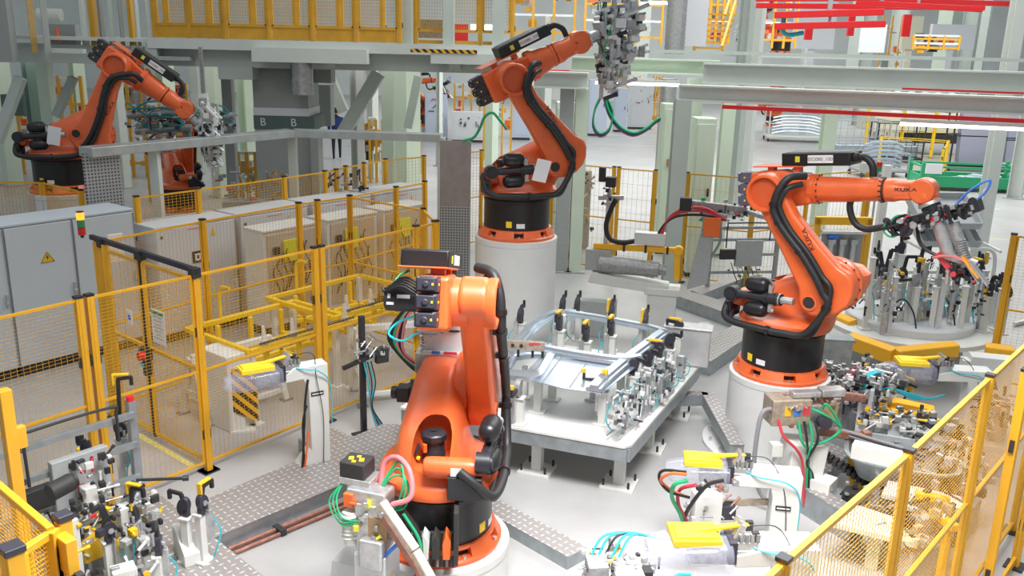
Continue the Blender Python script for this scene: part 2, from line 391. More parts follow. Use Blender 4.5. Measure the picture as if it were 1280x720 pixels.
    q = MB(); q.b2(-.474, -.470, -.24, -.16, .74, .80); q.build('sticker', PAPER, pt)
    m = MB(); pv = Vector((-.42, -.38, .83)); pe = Vector((.35, -.43, .88)); dd = (pe - pv).normalized()
    m.cyl(pv + Vector((0, .05, 0)), pv - Vector((0, .05, 0)), .075, n=24); m.cyl(pv - Vector((0, .05, 0)), pv - Vector((0, .065, 0)), .05, n=24)
    m.cyl(pv + dd * .04, pv + dd * .34, .042, .045); m.cyl(pv + dd * .34, pv + dd * .52, .058); m.cyl(pv + dd * .37, pv + dd * .385, .07); m.cyl(pv + dd * .45, pv + dd * .465, .066)
    cb = m.build('counterbalance_cylinder', MOTOR, R0)
    m = MB(); m.cyl(pv + dd * .52, pv + dd * .64, .035); m.cyl(pv + dd * .50, pv + dd * .512, .061); m.build('piston_rod', ALU, cb)
    up = Vector((0, 0, 1)); up = (up - dd * up.dot(dd)).normalized()
    for sgn, u0 in ((1, .14), (-1, .13)):
        m = MB(); c0 = pv + dd * u0 + up * (.125 * sgn); m.lathe([(.02, 0), (.05, .012), (.07, .04), (.078, .07), (.078, .19), (.07, .22), (.045, .245), (.02, .25), (.02, .29)], o=c0, ax=dd, n=20); ac = m.build('accumulator', BLACK, R0)
        m = MB(); m.box(pv + dd * .41 + up * (.09 * sgn), (.04, .04, .09)); m.cyl(pv + dd * .41 + up * (.11 * sgn) - dd * .02, pv + dd * .41 + up * (.125 * sgn) - dd * .02 + dd * .05, .018); m.build('valve', ALU, ac)
    # ---- link arm (bellied plate casting with a round dished head)
    m = MB(); pl = [(LK(u, v, 0).x, LK(u, v, 0).z) for u, v in LINK]
    m.prism(pl, LT, -.375); lk = m.build('link_arm', ORANGE, R0, bev=.034, seg=4)
    A3 = LK(1.12, .03, 0)
    # raised pan and the dish at the head
    m = MB(); m.lathe([(.14, -.03), (.165, -.03), (.178, .0), (.180, .045), (.172, .055), (.152, .055), (.146, .04), (.142, .004), (.05, .003)], o=A3 + Vector((0, -.375, 0)), ax=(0, -1, 0), n=40); m.build('head_ring', ORANGE, lk)
    m = MB(); m.lathe([(.01, .004), (.138, .004), (.138, .007), (.01, .007)], o=A3 + Vector((0, -.375, 0)), ax=(0, -1, 0), n=32); m.build('dish_cover', mat_dish, lk)
    m = MB(); m.lathe([(.04, -.01), (.075, -.01), (.078, .012), (.06, .016), (.055, .004), (.04, .002)], o=A2 + Vector((0, -.375, 0)), ax=(0, -1, 0), n=28); m.build('pin_ring', ORANGE, lk)
    m = MB(); m.cyl(A2 + Vector((0, -.375, 0)), A2 + Vector((0, -.384, 0)), .055, n=24)
    for k in range(6):
        a = PI / 3 * k; p = A2 + Vector((math.cos(a) * .035, -.384, math.sin(a) * .035)); m.cyl(p, p + Vector((0, -.008, 0)), .009, n=6)
    m.build('pin_cap', DARK, lk)
    # lugs with white caps
    m = MB(); p = LK(.02, -.02, -.20); m.cyl(p, p + Vector((0, .12, 0)), .03); m.build('stop_lug', ORANGE, lk)
    # ---- forearm
    f2 = 1 + (fat - 1) * .8
    f = Vector((math.cos(q3), 0, math.sin(q3))); g = Vector((-f.z, 0, f.x)); Y = Vector((0, 1, 0))
    def FA(x, y, z): return A3 + f * x + Y * y + g * z
    Fm = Matrix((f, Y, g)).transposed()
    m = MB()
    # joint drum between link and forearm block
    m.lathe([(.12, 0), (.165, .0), (.17, .02), (.17, .11), (.155, .12), (.155, .17)], o=FA(0, -.235, 0), ax=Y, n=36)
    m.build('elbow_drum', ORANGE, R0)
    m = MB()
    for k in range(14):
        a = 2 * PI * k / 14; p = FA(math.cos(a) * .158, -.106, math.sin(a) * .158); m.cyl(p, p + Y * -.012, .010, n=6)
    m.build('bolt_ring', DARK, R0)
    m = MB()
    T = Matrix.Translation(A3) @ Fm.to_4x4()
    m.prism([(-.27, -.19), (-.27, .165), (-.20, .175), (.05, .19), (.20, .155), (.34, .135), (.34, -.135), (.18, -.16), (.02, -.19), (-.12, -.205)], -.13, .09, T)
    fb = m.build('forearm_block', ORANGE, R0, bev=.03, seg=3)
    m = MB()
    m.lathe([(.12, .28), (.145 * fat, .30), (.145 * fat, .36), (.132 * fat, .365), (.132 * fat, .385), (.124 * fat, .39), (.118 * fat, L5 * .5), (.105 * f2, L5 - .38), (.112 * f2, L5 - .37), (.112 * f2, L5 - .345), (.10, L5 - .34)], o=FA(0, 0, 0), ax=f, n=32); tb = m.build('forearm_tube', ORANGE, R0)
    m = MB()
    for k in range(14):
        a = 2 * PI * k / 14; p = FA(.385, math.cos(a) * .136, math.sin(a) * .136); m.cyl(p, p + f * .012, .008, n=6)
    for k in range(14):
        a = 2 * PI * k / 14; p = FA(L5 - .358, math.cos(a) * .111, math.sin(a) * .111); m.cyl(p - f * .012, p + f * .02, .008, n=6)
    m.lathe([(.09, L5 - .345), (.1145, L5 - .345), (.1145, L5 - .333), (.09, L5 - .333)], o=FA(0, 0, 0), ax=f, n=32)
    m.build('bolt_ring', DARK, tb)
    # wrist housing
    m = MB(); m.lathe([(.09, L5 - .335), (.108 * f2, L5 - .33), (.108 * f2, L5 - .25), (.096 * f2, L5 - .2), (.09 * f2, L5 - .06)], o=FA(0, 0, 0), ax=f, n=28)
    m.cyl(FA(L5, -.10, 0), FA(L5, .10, 0), .112 * f2, n=30); m.bar(FA(L5 - .25, 0, 0), FA(L5, 0, 0), .17, .16, up=g)
    w1 = m.build('wrist_housing', ORANGE, R0, bev=.02, seg=3)
    wa = q3 + wrist; wf = Vector((math.cos(wa), 0, math.sin(wa))); wg = Vector((-wf.z, 0, wf.x)); A5 = FA(L5, 0, 0)
    m = MB(); m.lathe([(.085, -.02), (.104, .03), (.104, .08), (.092, .09), (.092, .11), (.06, .115)], o=A5, ax=wf, n=28); m.ball(A5, .088, 16); m.build('wrist_hand', ORANGE, R0)
    m = MB(); m.lathe([(.05, .11), (.095, .11), (.10, .12), (.10, .14), (.05, .145)], o=A5, ax=wf, n=24); fg = m.build('tool_flange', ALU, R0)
    # ---- three wrist motors at the back, elbow motor on the side
    for z in (.115, 0, -.115):
        m = MB(); m.bar(FA(-.27, 0, z), FA(-.40, 0, z), .145, .104, up=g); m.bar(FA(-.40, 0, z), FA(-.43, 0, z), .12, .085, up=g); m.cyl(FA(-.43, 0, z), FA(-.445, 0, z), .022, n=12)
        mo = m.build('wrist_motor', mm or MOTG, R0, bev=.012)
        m = MB(); m.box(FA(-.35, -.074, z), (.016, .004, .016), R=Fm); m.box(FA(-.431, -.045, z), (.006, .012, .016), R=Fm); m.build('warning_mark', YELB, mo)
        m = MB()
        for y_ in (-.055, .055): m.cyl(FA(-.40, y_, z + .04), FA(-.415, y_, z + .04), .008, n=6)
        m.build('screws', ALU, mo)
    m = MB(); m.cyl(FA(-.02, .08, .0), FA(-.02, .14, .0), .10, n=10); m.lathe([(.088, 0), (.088, .20), (.075, .21)], o=FA(-.02, .14, .0), ax=Y, n=10); em = m.build('elbow_motor', MOTOR, R0)
    m = MB(); m.box(FA(-.106, .21, .02), (.004, .09, .025), R=Fm); m.box(FA(-.106, .30, -.03), (.004, .05, .018), R=Fm); m.box(FA(-.106, .31, .02), (.004, .02, .03), R=Fm); m.build('sticker', PAPER, em)
    m = MB().use(RUBBER)
    for k in range(5): m.tube([FA(-.24, .09, .12 - .02 * k), FA(-.20, .17 + .01 * k, .15 - .015 * k), FA(-.10, .26 + .02 * k, .13 - .02 * k), FA(-.02, .30 + .02 * k, .07)], .009, 6)
    m.use(GCAB).tube([FA(-.05, .30, .08), FA(.0, .27, .16), FA(.1, .22, .2)], .008, 6); m.use(CYAN).tube([FA(-.1, .1, -.1), FA(-.05, .25, -.16), FA(-.1, .30, -.24), FA(-.12, .2, -.28), FA(-.1, .1, -.22)], .008, 6)
    m.split('motor_cable', R0)
    if energy:
        # tray plate and black valve box on top of the elbow
        m = MB(); m.box(FA(.0, .06, .225), (.50, .34, .012), R=Fm); m.box(FA(-.08, -.02, .195), (.06, .10, .06), R=Fm); m.box(FA(.18, -.02, .195), (.06, .10, .07), R=Fm); m.build('support_plate', ORANGE, R0, bev=.004)
        m = MB(); m.box(FA(.36, .10, .29), (.66, .34, .125), R=Fm); bx = m.build('supply_box', BLACK, R0, bev=.012)
        m = MB(); m.box(FA(.365, .10, .354), (.60, .28, .006), R=Fm); m.build('lid', MOTOR, bx, bev=.004)
        m = MB(); m.box(FA(.41, -.0715, .292), (.24, .003, .075), R=Fm); lb = m.build('name_label', PAPER, bx)
        m = MB(); m.box(FA(.19, -.0715, .292), (.045, .003, .055), R=Fm); m.build('warning_label', YELLB, bx)
        if text_on:
            Mt = Matrix.Translation(FA(.41, -.0735, .29)) @ Matrix((f, g, -Y)).transposed().to_4x4()
            text('032080_100', 'lettering', .047, DARKT, lb, Mt, .0005)
        m = MB(); m.cyl(FA(.69, .05, .30), FA(.73, .05, .30), .045); m.tube([FA(.73, .05, .30), FA(.80, .04, .29), FA(.86, .03, .22), FA(.87, .03, .12)], .034, 12); m.build('supply_hose', RUBBER, R0)
    # ---- corrugated hose package from the base over the link to the elbow
    if hose:
        def P(u, v, y=-.44): return LK(u, v, y)
        a = [Vector((-.47, -.22, .78)), Vector((-.485, -.33, .70)), Vector((-.46, -.43, .60)), Vector((-.34, -.47, .565)), Vector((-.10, -.49, .56)), Vector((.16, -.48, .56)), Vector((.38, -.47, .60)), P(-.08, .18), P(.045, .19), P(.2, .185), P(.44, .15), P(.67, .09), P(.85, .06), P(.97, .08), P(1.09, .18, -.42), P(1.16, .30, -.36), P(1.12, .40, -.24)]
        m = MB(); m.tube(a, lambda t: .036 + .0012 * math.sin(t * 900), 12, 9); hs = m.build('hose', RUBBER, R0)
        b_ = [Vector((-.44, -.20, .70)), Vector((-.43, -.36, .60)), Vector((-.34, -.42, .54)), Vector((.0, -.43, .53)), Vector((.30, -.43, .55)), Vector((.44, -.43, .62)), P(.02, .25, -.43), P(.2, .235, -.42), P(.44, .20, -.42), P(.7, .13, -.42), P(.9, .115, -.42), P(1.0, .15, -.42), P(1.07, .26, -.40), P(1.06, .36, -.30)]
        m = MB(); m.tube(b_, .028, 10, 8); m.build('hose', RUBBER, R0)
        S = spline(a, 9); m = MB()
        for k in (40, 92, 106, 118, 62):
            k = min(k, len(S) - 2); m.cyl(S[k] - (S[k + 1] - S[k]).normalized() * .018, S[k] + (S[k + 1] - S[k]).normalized() * .018, .046, n=14); m.box(S[k] + Vector((0, .03, 0)), (.04, .06, .04))
        m.build('hose_clamp', BLACK, hs)
        m = MB(); m.box((-.46, -.26, .65), (.06, .24, .17)); m.build('hose_bracket', MOTOR, R0, bev=.005)
    if paper:
        m = MB(); R = Matrix.Rotation(.22, 3, 'Y'); m.box((.12, -.60, .87), (.17, .004, .26), R=R @ Matrix.Rotation(.12, 3, 'X')); m.build('paper_sheet', PAPER, R0)
    if text_on:
        T = LK(.56, .235, -.3765); M = Matrix.Translation(T) @ Matrix((-d2, n2, -Y)).transposed().to_4x4()
        # reads down the link
        M = Matrix.Translation(T) @ Matrix((d2, -n2, -Y)).transposed().to_4x4()
        text('KUKA', 'lettering', .068, DARKT, lk, M, .0008, 1.25)
        Mt = Matrix.Translation(FA(L5 - .13, -.098, .015)) @ Matrix((f, g, -Y)).transposed().to_4x4()
        text('KUKA', 'lettering', .048, DARKT, w1, Mt, .004, 1.5)
    if tool:
        tool(R0, A5 + wf * .145, wf, wg, Y)
    # ---- pedestal
    return R0
YELLB = mat('label_yellow', (.75, .72, .05), .5)
DARKT = mat('lettering_dark', (.05, .02, .02), .5)
mat_dish = mat('dish_orange', (.62, .10, .025), .5, noise=.1, nscale=6)
def pedestal(label, x, y, h, r=.5, ring=0):
    t = thing('robot_pedestal', label, 'pedestal', (x, y, 0), 0)
    m = MB(); m.lathe([(r, 0), (r, h - .07), (r * 1.01, h - .065), (r * 1.01, h - .008), (r * .985, h)], n=56); m.build('drum', PEDW, t)
    if ring:
        m = MB(); m.lathe([(ring, 0), (ring, .03), (ring - .01, .035), (.3, .035)], n=56); rg = m.build('floor_ring', PEDW, t)
        m = MB()
        for k in range(16):
            a = 2 * PI * k / 16; p = (math.cos(a) * (ring - .07), math.sin(a) * (ring - .07)); m.cyl((*p, .035), (*p, .07), .018, n=6)
        m.build('anchor_bolts', ALU, rg)
    return t

# ---- grippers and welding guns carried by the robots (parts of the robot)
def clutter(m, o, X, Yv, Z, sx, sy, sz, n, rg, mats, smin=.02, smax=.10):
    """brackets, cylinders and clamps bolted on a frame; every piece a sub-part of the tool m"""
    for _ in range(n):
        p = o + X * rg.uniform(-sx, sx) + Yv * rg.uniform(-sy, sy) + Z * rg.uniform(-sz, sz); k = rg.random(); a = rg.choice((X, Yv, Z)); q = MB(); mt = rg.choice(mats)
        if k < .4: q.box(p, [rg.uniform(smin, smax) for _ in range(3)], R=frame_from(Z, X)); q.build('bracket', mt, m)
        elif k < .85:
            l = rg.uniform(.04, smax * 1.6); r = rg.uniform(.010, .028); q.cyl(p - a * l, p + a * l, r, n=10); q.cyl(p + a * l, p + a * (l + .02), r * 1.25, n=10); q.build('small_cylinder', mt, m)
        else: q.cyl(p - a * .012, p + a * .012, rg.uniform(.03, .055), n=14); q.build('disc_clamp', mt, m)
def tool_gripper(big=1.0, seed=3, hang=None):
    def fn(root, o, d, g, Y):
        rg = random.Random(seed); s = big
        H = Vector((0, 0, 1)); c = o + d * .16 * s
        m = MB(); m.cyl(o, o + d * .12, .07, n=20); m.box(o + d * .15, (.24 * s, .24 * s, .05), R=frame_from(d, Y)); gr = m.build('gripper', ALU, root, bev=.004)
        m = MB().use(ALU); up = Vector((0, 0, 1)); side = d.cross(up).normalized(); q = o + d * .24
        for sx in (-.13, .13): m.bar(q + side * sx * s + up * .55 * s, q + side * sx * s - up * .35 * s, .045, .045)
        for z in (.5, .2, -.05, -.3): m.bar(q + side * -.2 * s + up * z * s, q + side * .2 * s + up * z * s, .045, .04)
        m.bar(q - d * .05 + up * .1 * s, q + d * .45 * s + up * .12 * s, .06, .05); m.bar(q + up * .42 * s, q + d * .42 * s + up * .40 * s, .06, .05); m.bar(q - up * .28 * s, q + d * .22 * s - up * .30 * s, .05, .05)
        m.build('frame', None, gr, bev=.003)
        clutter(gr, q + up * .12 * s + d * .14 * s, side, d, up, .18 * s, .22 * s, .46 * s, 150, rg, [WHITE, ALUB, CABL2, WHITE, ALU, CABL2, ALUG, MOTG], .04, .13)
        clutter(gr, q - up * .42 * s + d * .10 * s, side, d, up, .13 * s, .14 * s, .22 * s, 80, rg, [ALU, ALUB, CABL2, MOTG, WHITE], .03, .11); m = MB(); m.box(q - up * .50 * s + d * .15 * s, (.09, .09, .05)); m.build('yellow_block', YELP, gr)
        for k in range(7):
            m = MB(); mt = rg.choice([CYAN, RUBBER, RUBBER, GCAB]); a = q + side * rg.uniform(-.2, .2) * s + up * rg.uniform(.1, .6) * s; m.tube([a, a + side * rg.uniform(-.1, .1) - d * .08 - up * .15, a - up * .35 * s - d * .1, a - up * .5 * s + d * .08], .007, 6); m.build('air_tube', mt, gr)
    return fn
def tool_gun(root, o, d, g, Y):
    # welding gun: long hose-packed body, cylinder and cap, hanging forward and down
    up = Vector((0, 0, 1)); s = 1; rg = random.Random(5)
    ax = Vector((1, 0, 0)); bd = (ax * .88 + up * .36).normalized(); dn = (ax * .42 - up * .9).normalized()
    m = MB(); m.cyl(o - d * .0, o + d * .08, .085, n=20); m.box(o + d * .10, (.2, .2, .04), R=frame_from(d, Y)); gun = m.build('welding_gun', MOTOR, root, bev=.004)
    m = MB(); c = o + d * .10
    m.use(MOTOR).bar(c - bd * .34, c + bd * .38, .18, .10, up=up); clutter(gun, c + bd * -.02 + Vector((0, -.09, .0)), bd, Y, dn, .38, .05, .07, 70, rg, [MOTOR, RUBBER, MOTG, ALUG, ALU], .015, .05); m.use(RED).box(c + bd * .13 - Y * .09, (.05, .03, .04)); m.build('hose_carrier', None, gun)
    m = MB().use(RUBBER); e = c - bd * .36
    m.tube([e + ax * .0, e - ax * .10 - up * .03, e - ax * .25 - up * .07, e - ax * .36 - up * .02, e - ax * .42 + up * .12, e - ax * .40 + up * .25], .032, 10); m.build('gun_hose', None, gun)
    m = MB()
    for k in range(6):
        m.use([RCAB, GCAB, RUBBER, RCAB, GCAB, RUBBER][k]); r = .05 + .022 * (k % 3); cc = e + bd * (.02 + .05 * (k % 4)) - Y * (.05 + .02 * k) + up * (.03 * (k % 2) - .02)
        m.tube([cc + ax * (math.cos(t) * r) + up * (math.sin(t) * r) for t in [.6 * k + j * PI / 5 for j in range(6 + k % 4)]], .009, 6)
    m.use(BCAB).tube([c + bd * .15 + up * .04, c + bd * .28 + up * .16, c + bd * .42 + up * .20, c + bd * .40 + up * .10, c + bd * .28 + up * .02], .010, 6)
    m.use(RUBBER); m.tube([c - bd * .15 - up * .05, c - bd * .10 - up * .22, c - up * .34 + ax * .02, c + dn * .40], .016, 8)
    m.split('cable', gun)
    m = MB().use(ALU); a = c - Y * .03 + ax * .02
    m.cyl(a, a + dn * .34, .062, n=20); m.cyl(a + dn * .34, a + dn * .37, .07); m.use(RED).box(a + dn * .02 - Y * .05, (.07, .05, .05)); m.build('tip_cylinder', None, gun)
    m = MB().use(ALUG); b = a + ax * .14 - up * .04
    m.cyl(b, b + dn * .16, .055, n=20)
    for k in range(8): m.lathe([(.05, .16 + .022 * k), (.062, .166 + .022 * k), (.05, .172 + .022 * k)], o=b, ax=dn, n=18)
    m.cyl(b + dn * .16, b + dn * .34, .05); m.cyl(b + dn * .36, b + dn * .40, .06); m.build('drive_cylinder', None, gun)
    m = MB().use(ALU); t = a + dn * .36; m.bar(t + ax * -.02, t + ax * .20 + dn * .06, .08, .07, up=up); m.bar(t + ax * .18 + dn * .02 - Y * .05, t + ax * .26 + dn * .22 - Y * .05, .012, .11, up=Y); m.bar(t + ax * .11 + dn * -.02 - Y * .05, t + ax * .19 + dn * .22 - Y * .05, .012, .05, up=Y)
    m.use(ORP).bar(t + ax * .13 + dn * -.02 - Y * .075, t + ax * .21 + dn * .16 - Y * .075, .02, .06, up=Y); m.use(PCAB).tube([t - ax * .13 - up * .05, t - ax * .02 - Y * .08, t + ax * .1 - Y * .09, t + ax * .2 + dn * .08 - Y * .09], .012, 6)
    m.use(RCAB).bar(t - ax * .10, t + ax * .0 + dn * .20, .05, .05); clutter(gun, t + dn * .16 + ax * .05, ax, Y, up, .12, .06, .07, 22, rg, [MOTOR, ALU, WHITE, RCAB, MOTOR], .02, .05); m.build('electrode_arms', None, gun)
ORP = mat('orange_bracket', (.85, .35, .03), .4)
def tool_yoke(root, o, d, g, Y):
    # compact gun seen behind the near robot: steel frame, spring, transformer, red cable loop
    up = Vector((0, 0, 1)); rg = random.Random(8)
    m = MB(); m.cyl(o, o + d * .08, .08, n=20); m.box(o + d * .12 - up * .1, (.3, .05, .3)); gun = m.build('welding_gun', ALU, root, bev=.004)
    c = o - d * .05 - up * .30 + Y * .10
    m = MB().use(CABL); m.box(c, (.26, .34, .40)); m.use(STEEL); m.box(c - d * .16 - up * .26, (.20, .46, .16)); m.use(WHITE).box(c - d * .27 - up * .26, (.02, .34, .05)); m.use(BCAB).box(c - d * .282 - up * .26 + Y * .06, (.01, .07, .04)); m.use(RCAB).box(c - d * .282 - up * .26 - Y * .06, (.01, .11, .04)); m.use(YELP).box(c - d * .15 + Y * -.05, (.03, .05, .14)); m.build('transformer', None, gun, bev=.004)
    m = MB().use(WHITE); k0 = c - d * .15 + Y * .17 + up * .14
    m.tube([k0 - up * (.004 * j) + Vector((math.cos(j * .9) * .028, math.sin(j * .9) * .028, 0)) for j in range(70)], .007, 5, 1); m.build('spring', None, gun)
    m = MB()
    for k, mm in enumerate((PCAB, RUBBER, PCAB, GCAB, RUBBER, RUBBER)):
        m.use(mm); q = c - d * .1 + Y * (.12 + .012 * k)
        m.tube([q + up * .30, q + Y * .18 + up * .16, q + Y * (.24 + .012 * k) - up * .05, q + Y * .22 - up * .2, q + Y * .06 - up * (.30 + .01 * k), q - Y * .02 - up * .30], .012, 8)
    m.use(BCAB).tube([q + up * .36 + Y * .05 * math.cos(t) + up * .05 * math.sin(t) for t in [j * PI / 4 for j in range(9)]], .009, 6)
    m.use(RUBBER).tube([c - d * .1 + up * .1 - Y * .05, c - d * .2 - up * .02, c - d * .16 + up * .0 - Y * .14, c - Y * .25 + up * .15], .009, 6); m.tube([c - up * .15 - Y * .12, c + up * .05 - Y * .2, c + up * .12 - Y * .34], .026, 8)
    m.split('cable', gun)
    clutter(gun, c - d * .15 - up * .42, Y, d, up, .2, .1, .06, 26, rg, [MOTOR, ALUG, STEEL, RCAB], .02, .06); clutter(gun, c - d * .08 - up * .2, Y, d, up, .2, .1, .25, 24, rg, [ALUG, STEEL, ALU], .02, .06)

TOOL_WELD = 'welding robot'
near = robot('welding_robot', 'large orange robot in the foreground seen from behind, motor window open in its column', (-.51, 6.03, .39), math.radians(85), math.radians(117), math.radians(-15), 1.05, -.5, tool=tool_yoke, LT=-.17, group='orange robots of the cell')
mid = robot('welding_robot', 'orange robot on the tall white drum in the middle, arm raised with an aluminium gripper', (.035, 10.71, 1.75), math.radians(15), math.radians(119), math.radians(26), .97, -.1, fat=1.25, paper=True, text_on=True, tool=tool_gripper(1.18, 3), group='orange robots of the cell')
right = robot('welding_robot', 'orange robot at right with its lettered forearm level over the turntable fixtures', (2.776, 8.614, .83), math.radians(-38.3), math.radians(120), math.radians(6), 1.32, -1.15, mm=MOTL, text_on=True, tool=tool_gun, group='orange robots of the cell')
left_back = robot('welding_robot', 'shaded orange robot at upper left leaning right, behind the grey cabinets', (-6.7, 13.11, 1.75), math.radians(10), math.radians(59), math.radians(-36), 1.05, -.2, fat=1.25, paper=True, text_on=True, tool=tool_gripper(.75, 9), group='orange robots of the cell')
pedestal('low white drum under the foreground robot', -.51, 6.03, .39, .53, 0)
pedestal('tall white drum standing behind the welding table', .035, 10.71, 1.75, .50, 0)
pedestal('white drum with a round floor ring under the right robot', 2.776, 8.614, .83, .50, .72)
pedestal('beige drum behind the grey cabinets at upper left', -6.7, 13.11, 1.75, .50, 0)
m = MB(); m.slab([(-40, -6), (60, -6), (60, 75), (-40, 75)], -.2, 0); tag(m.build('floor', FLOOR, smooth=False), kind='structure')
FH = 1.95
def _mesh(me_m, a, b, z0, z1, dx, dz, r=.0016):
    """welded wire lattice between two ground points"""
    a = Vector((a[0], a[1], 0)); b = Vector((b[0], b[1], 0)); L = (b - a).length; d = (b - a) / L; nrm = Vector((-d.y, d.x, 0))
    vs = []; fs = []
    def strip(p, q, w, t):
        o = len(vs); ax = (q - p).normalized(); s_ = nrm.cross(ax).normalized() * w; n_ = nrm * t
        for e in (p, q): vs.extend([e + s_ + n_, e - s_ + n_, e - s_ - n_, e + s_ - n_])
        fs.extend([(o + k, o + (k + 1) % 4, o + 4 + (k + 1) % 4, o + 4 + k) for k in range(4)])
    n = max(1, round(L / dx))
    for i in range(1, n): strip(a + d * (L * i / n) + Vector((0, 0, z0)), a + d * (L * i / n) + Vector((0, 0, z1)), r, r)
    n = max(1, round((z1 - z0) / dz))
    for i in range(1, n): z = z0 + (z1 - z0) * i / n; strip(a + Vector((0, 0, z)) + nrm * .003, b + Vector((0, 0, z)) + nrm * .003, r, r)
    me_m.add(vs, fs)
def fence(label, pts, h=FH, z0=0, dx=.05, dz=.03, pw=.06, wire=.0011, rails=(.10, 1.02), caps=True, double=(), feet=True, rail=.022, name='safety_fence', m=None, kick=0, group=None, mesh_ok=True, wm=None, skip=()):
    m = m or YEL; t = thing(name, label, 'fence', (pts[0][0], pts[0][1], z0), 0, group)
    L = [Vector((p[0] - pts[0][0], p[1] - pts[0][1], 0)) for p in pts]
    for i, p in enumerate(L):
        q = L[i + 1] if i + 1 < len(L) else L[i - 1]; d = (q - p).normalized(); rz = math.atan2(d.y, d.x)
        offs = (-.045, .045) if i in double else (0,)
        for of in offs:
            o = p + d * of; mb = MB(); mb.box((o.x, o.y, h / 2), (pw, pw, h), rz); mb.box((o.x, o.y, h / 2), (pw * .35, pw + .008, h - .02), rz)
            po = mb.build('post', m, t, bev=.004)
            if caps: c = MB(); c.box((o.x, o.y, h + .008), (pw + .004, pw + .004, .02), rz); c.build('post_cap', MOTOR, po)
            if feet: c = MB(); c.box((o.x, o.y, .008), (.16, .14, .016), rz); c.build('foot_plate', DARK, po)
            c = MB()
            for z in (h * .72, h * .2): c.box((o.x, o.y, z), (pw + .03, .03, .09), rz)
            c.split('panel_clip', po, DARK)
    for i in range(len(L) - 1):
        if i in skip: continue
        a, b = L[i], L[i + 1]; d = (b - a).normalized(); a2, b2 = a + d * (pw * .5 + .01), b - d * (pw * .5 + .01)
        mb = MB(); zt = h - .02
        for z in [zt] + [r for r in rails]: mb.bar(a2 + Vector((0, 0, z)), b2 + Vector((0, 0, z)), rail, rail)
        for p in (a2, b2): mb.bar(p + Vector((0, 0, rails[0])), p + Vector((0, 0, zt)), rail, rail)
        if kick: mb.bar(a2 + Vector((0, 0, kick / 2 + .01)), b2 + Vector((0, 0, kick / 2 + .01)), .012, kick)
        fr = mb.build('panel_frame', m, t)
        if mesh_ok:
            mm = MB(); _mesh(mm, a2, b2, rails[0], zt, dx, dz, wire); mm.build('wire_mesh', wm or m, fr, smooth=False)
    return t
P2 = lambda px, py, z=FH: tuple(at(px, py, z)[:2])
ua = Vector((math.cos(math.radians(51)), math.sin(math.radians(51)), 0)); ub = Vector((-ua.y, ua.x, 0))
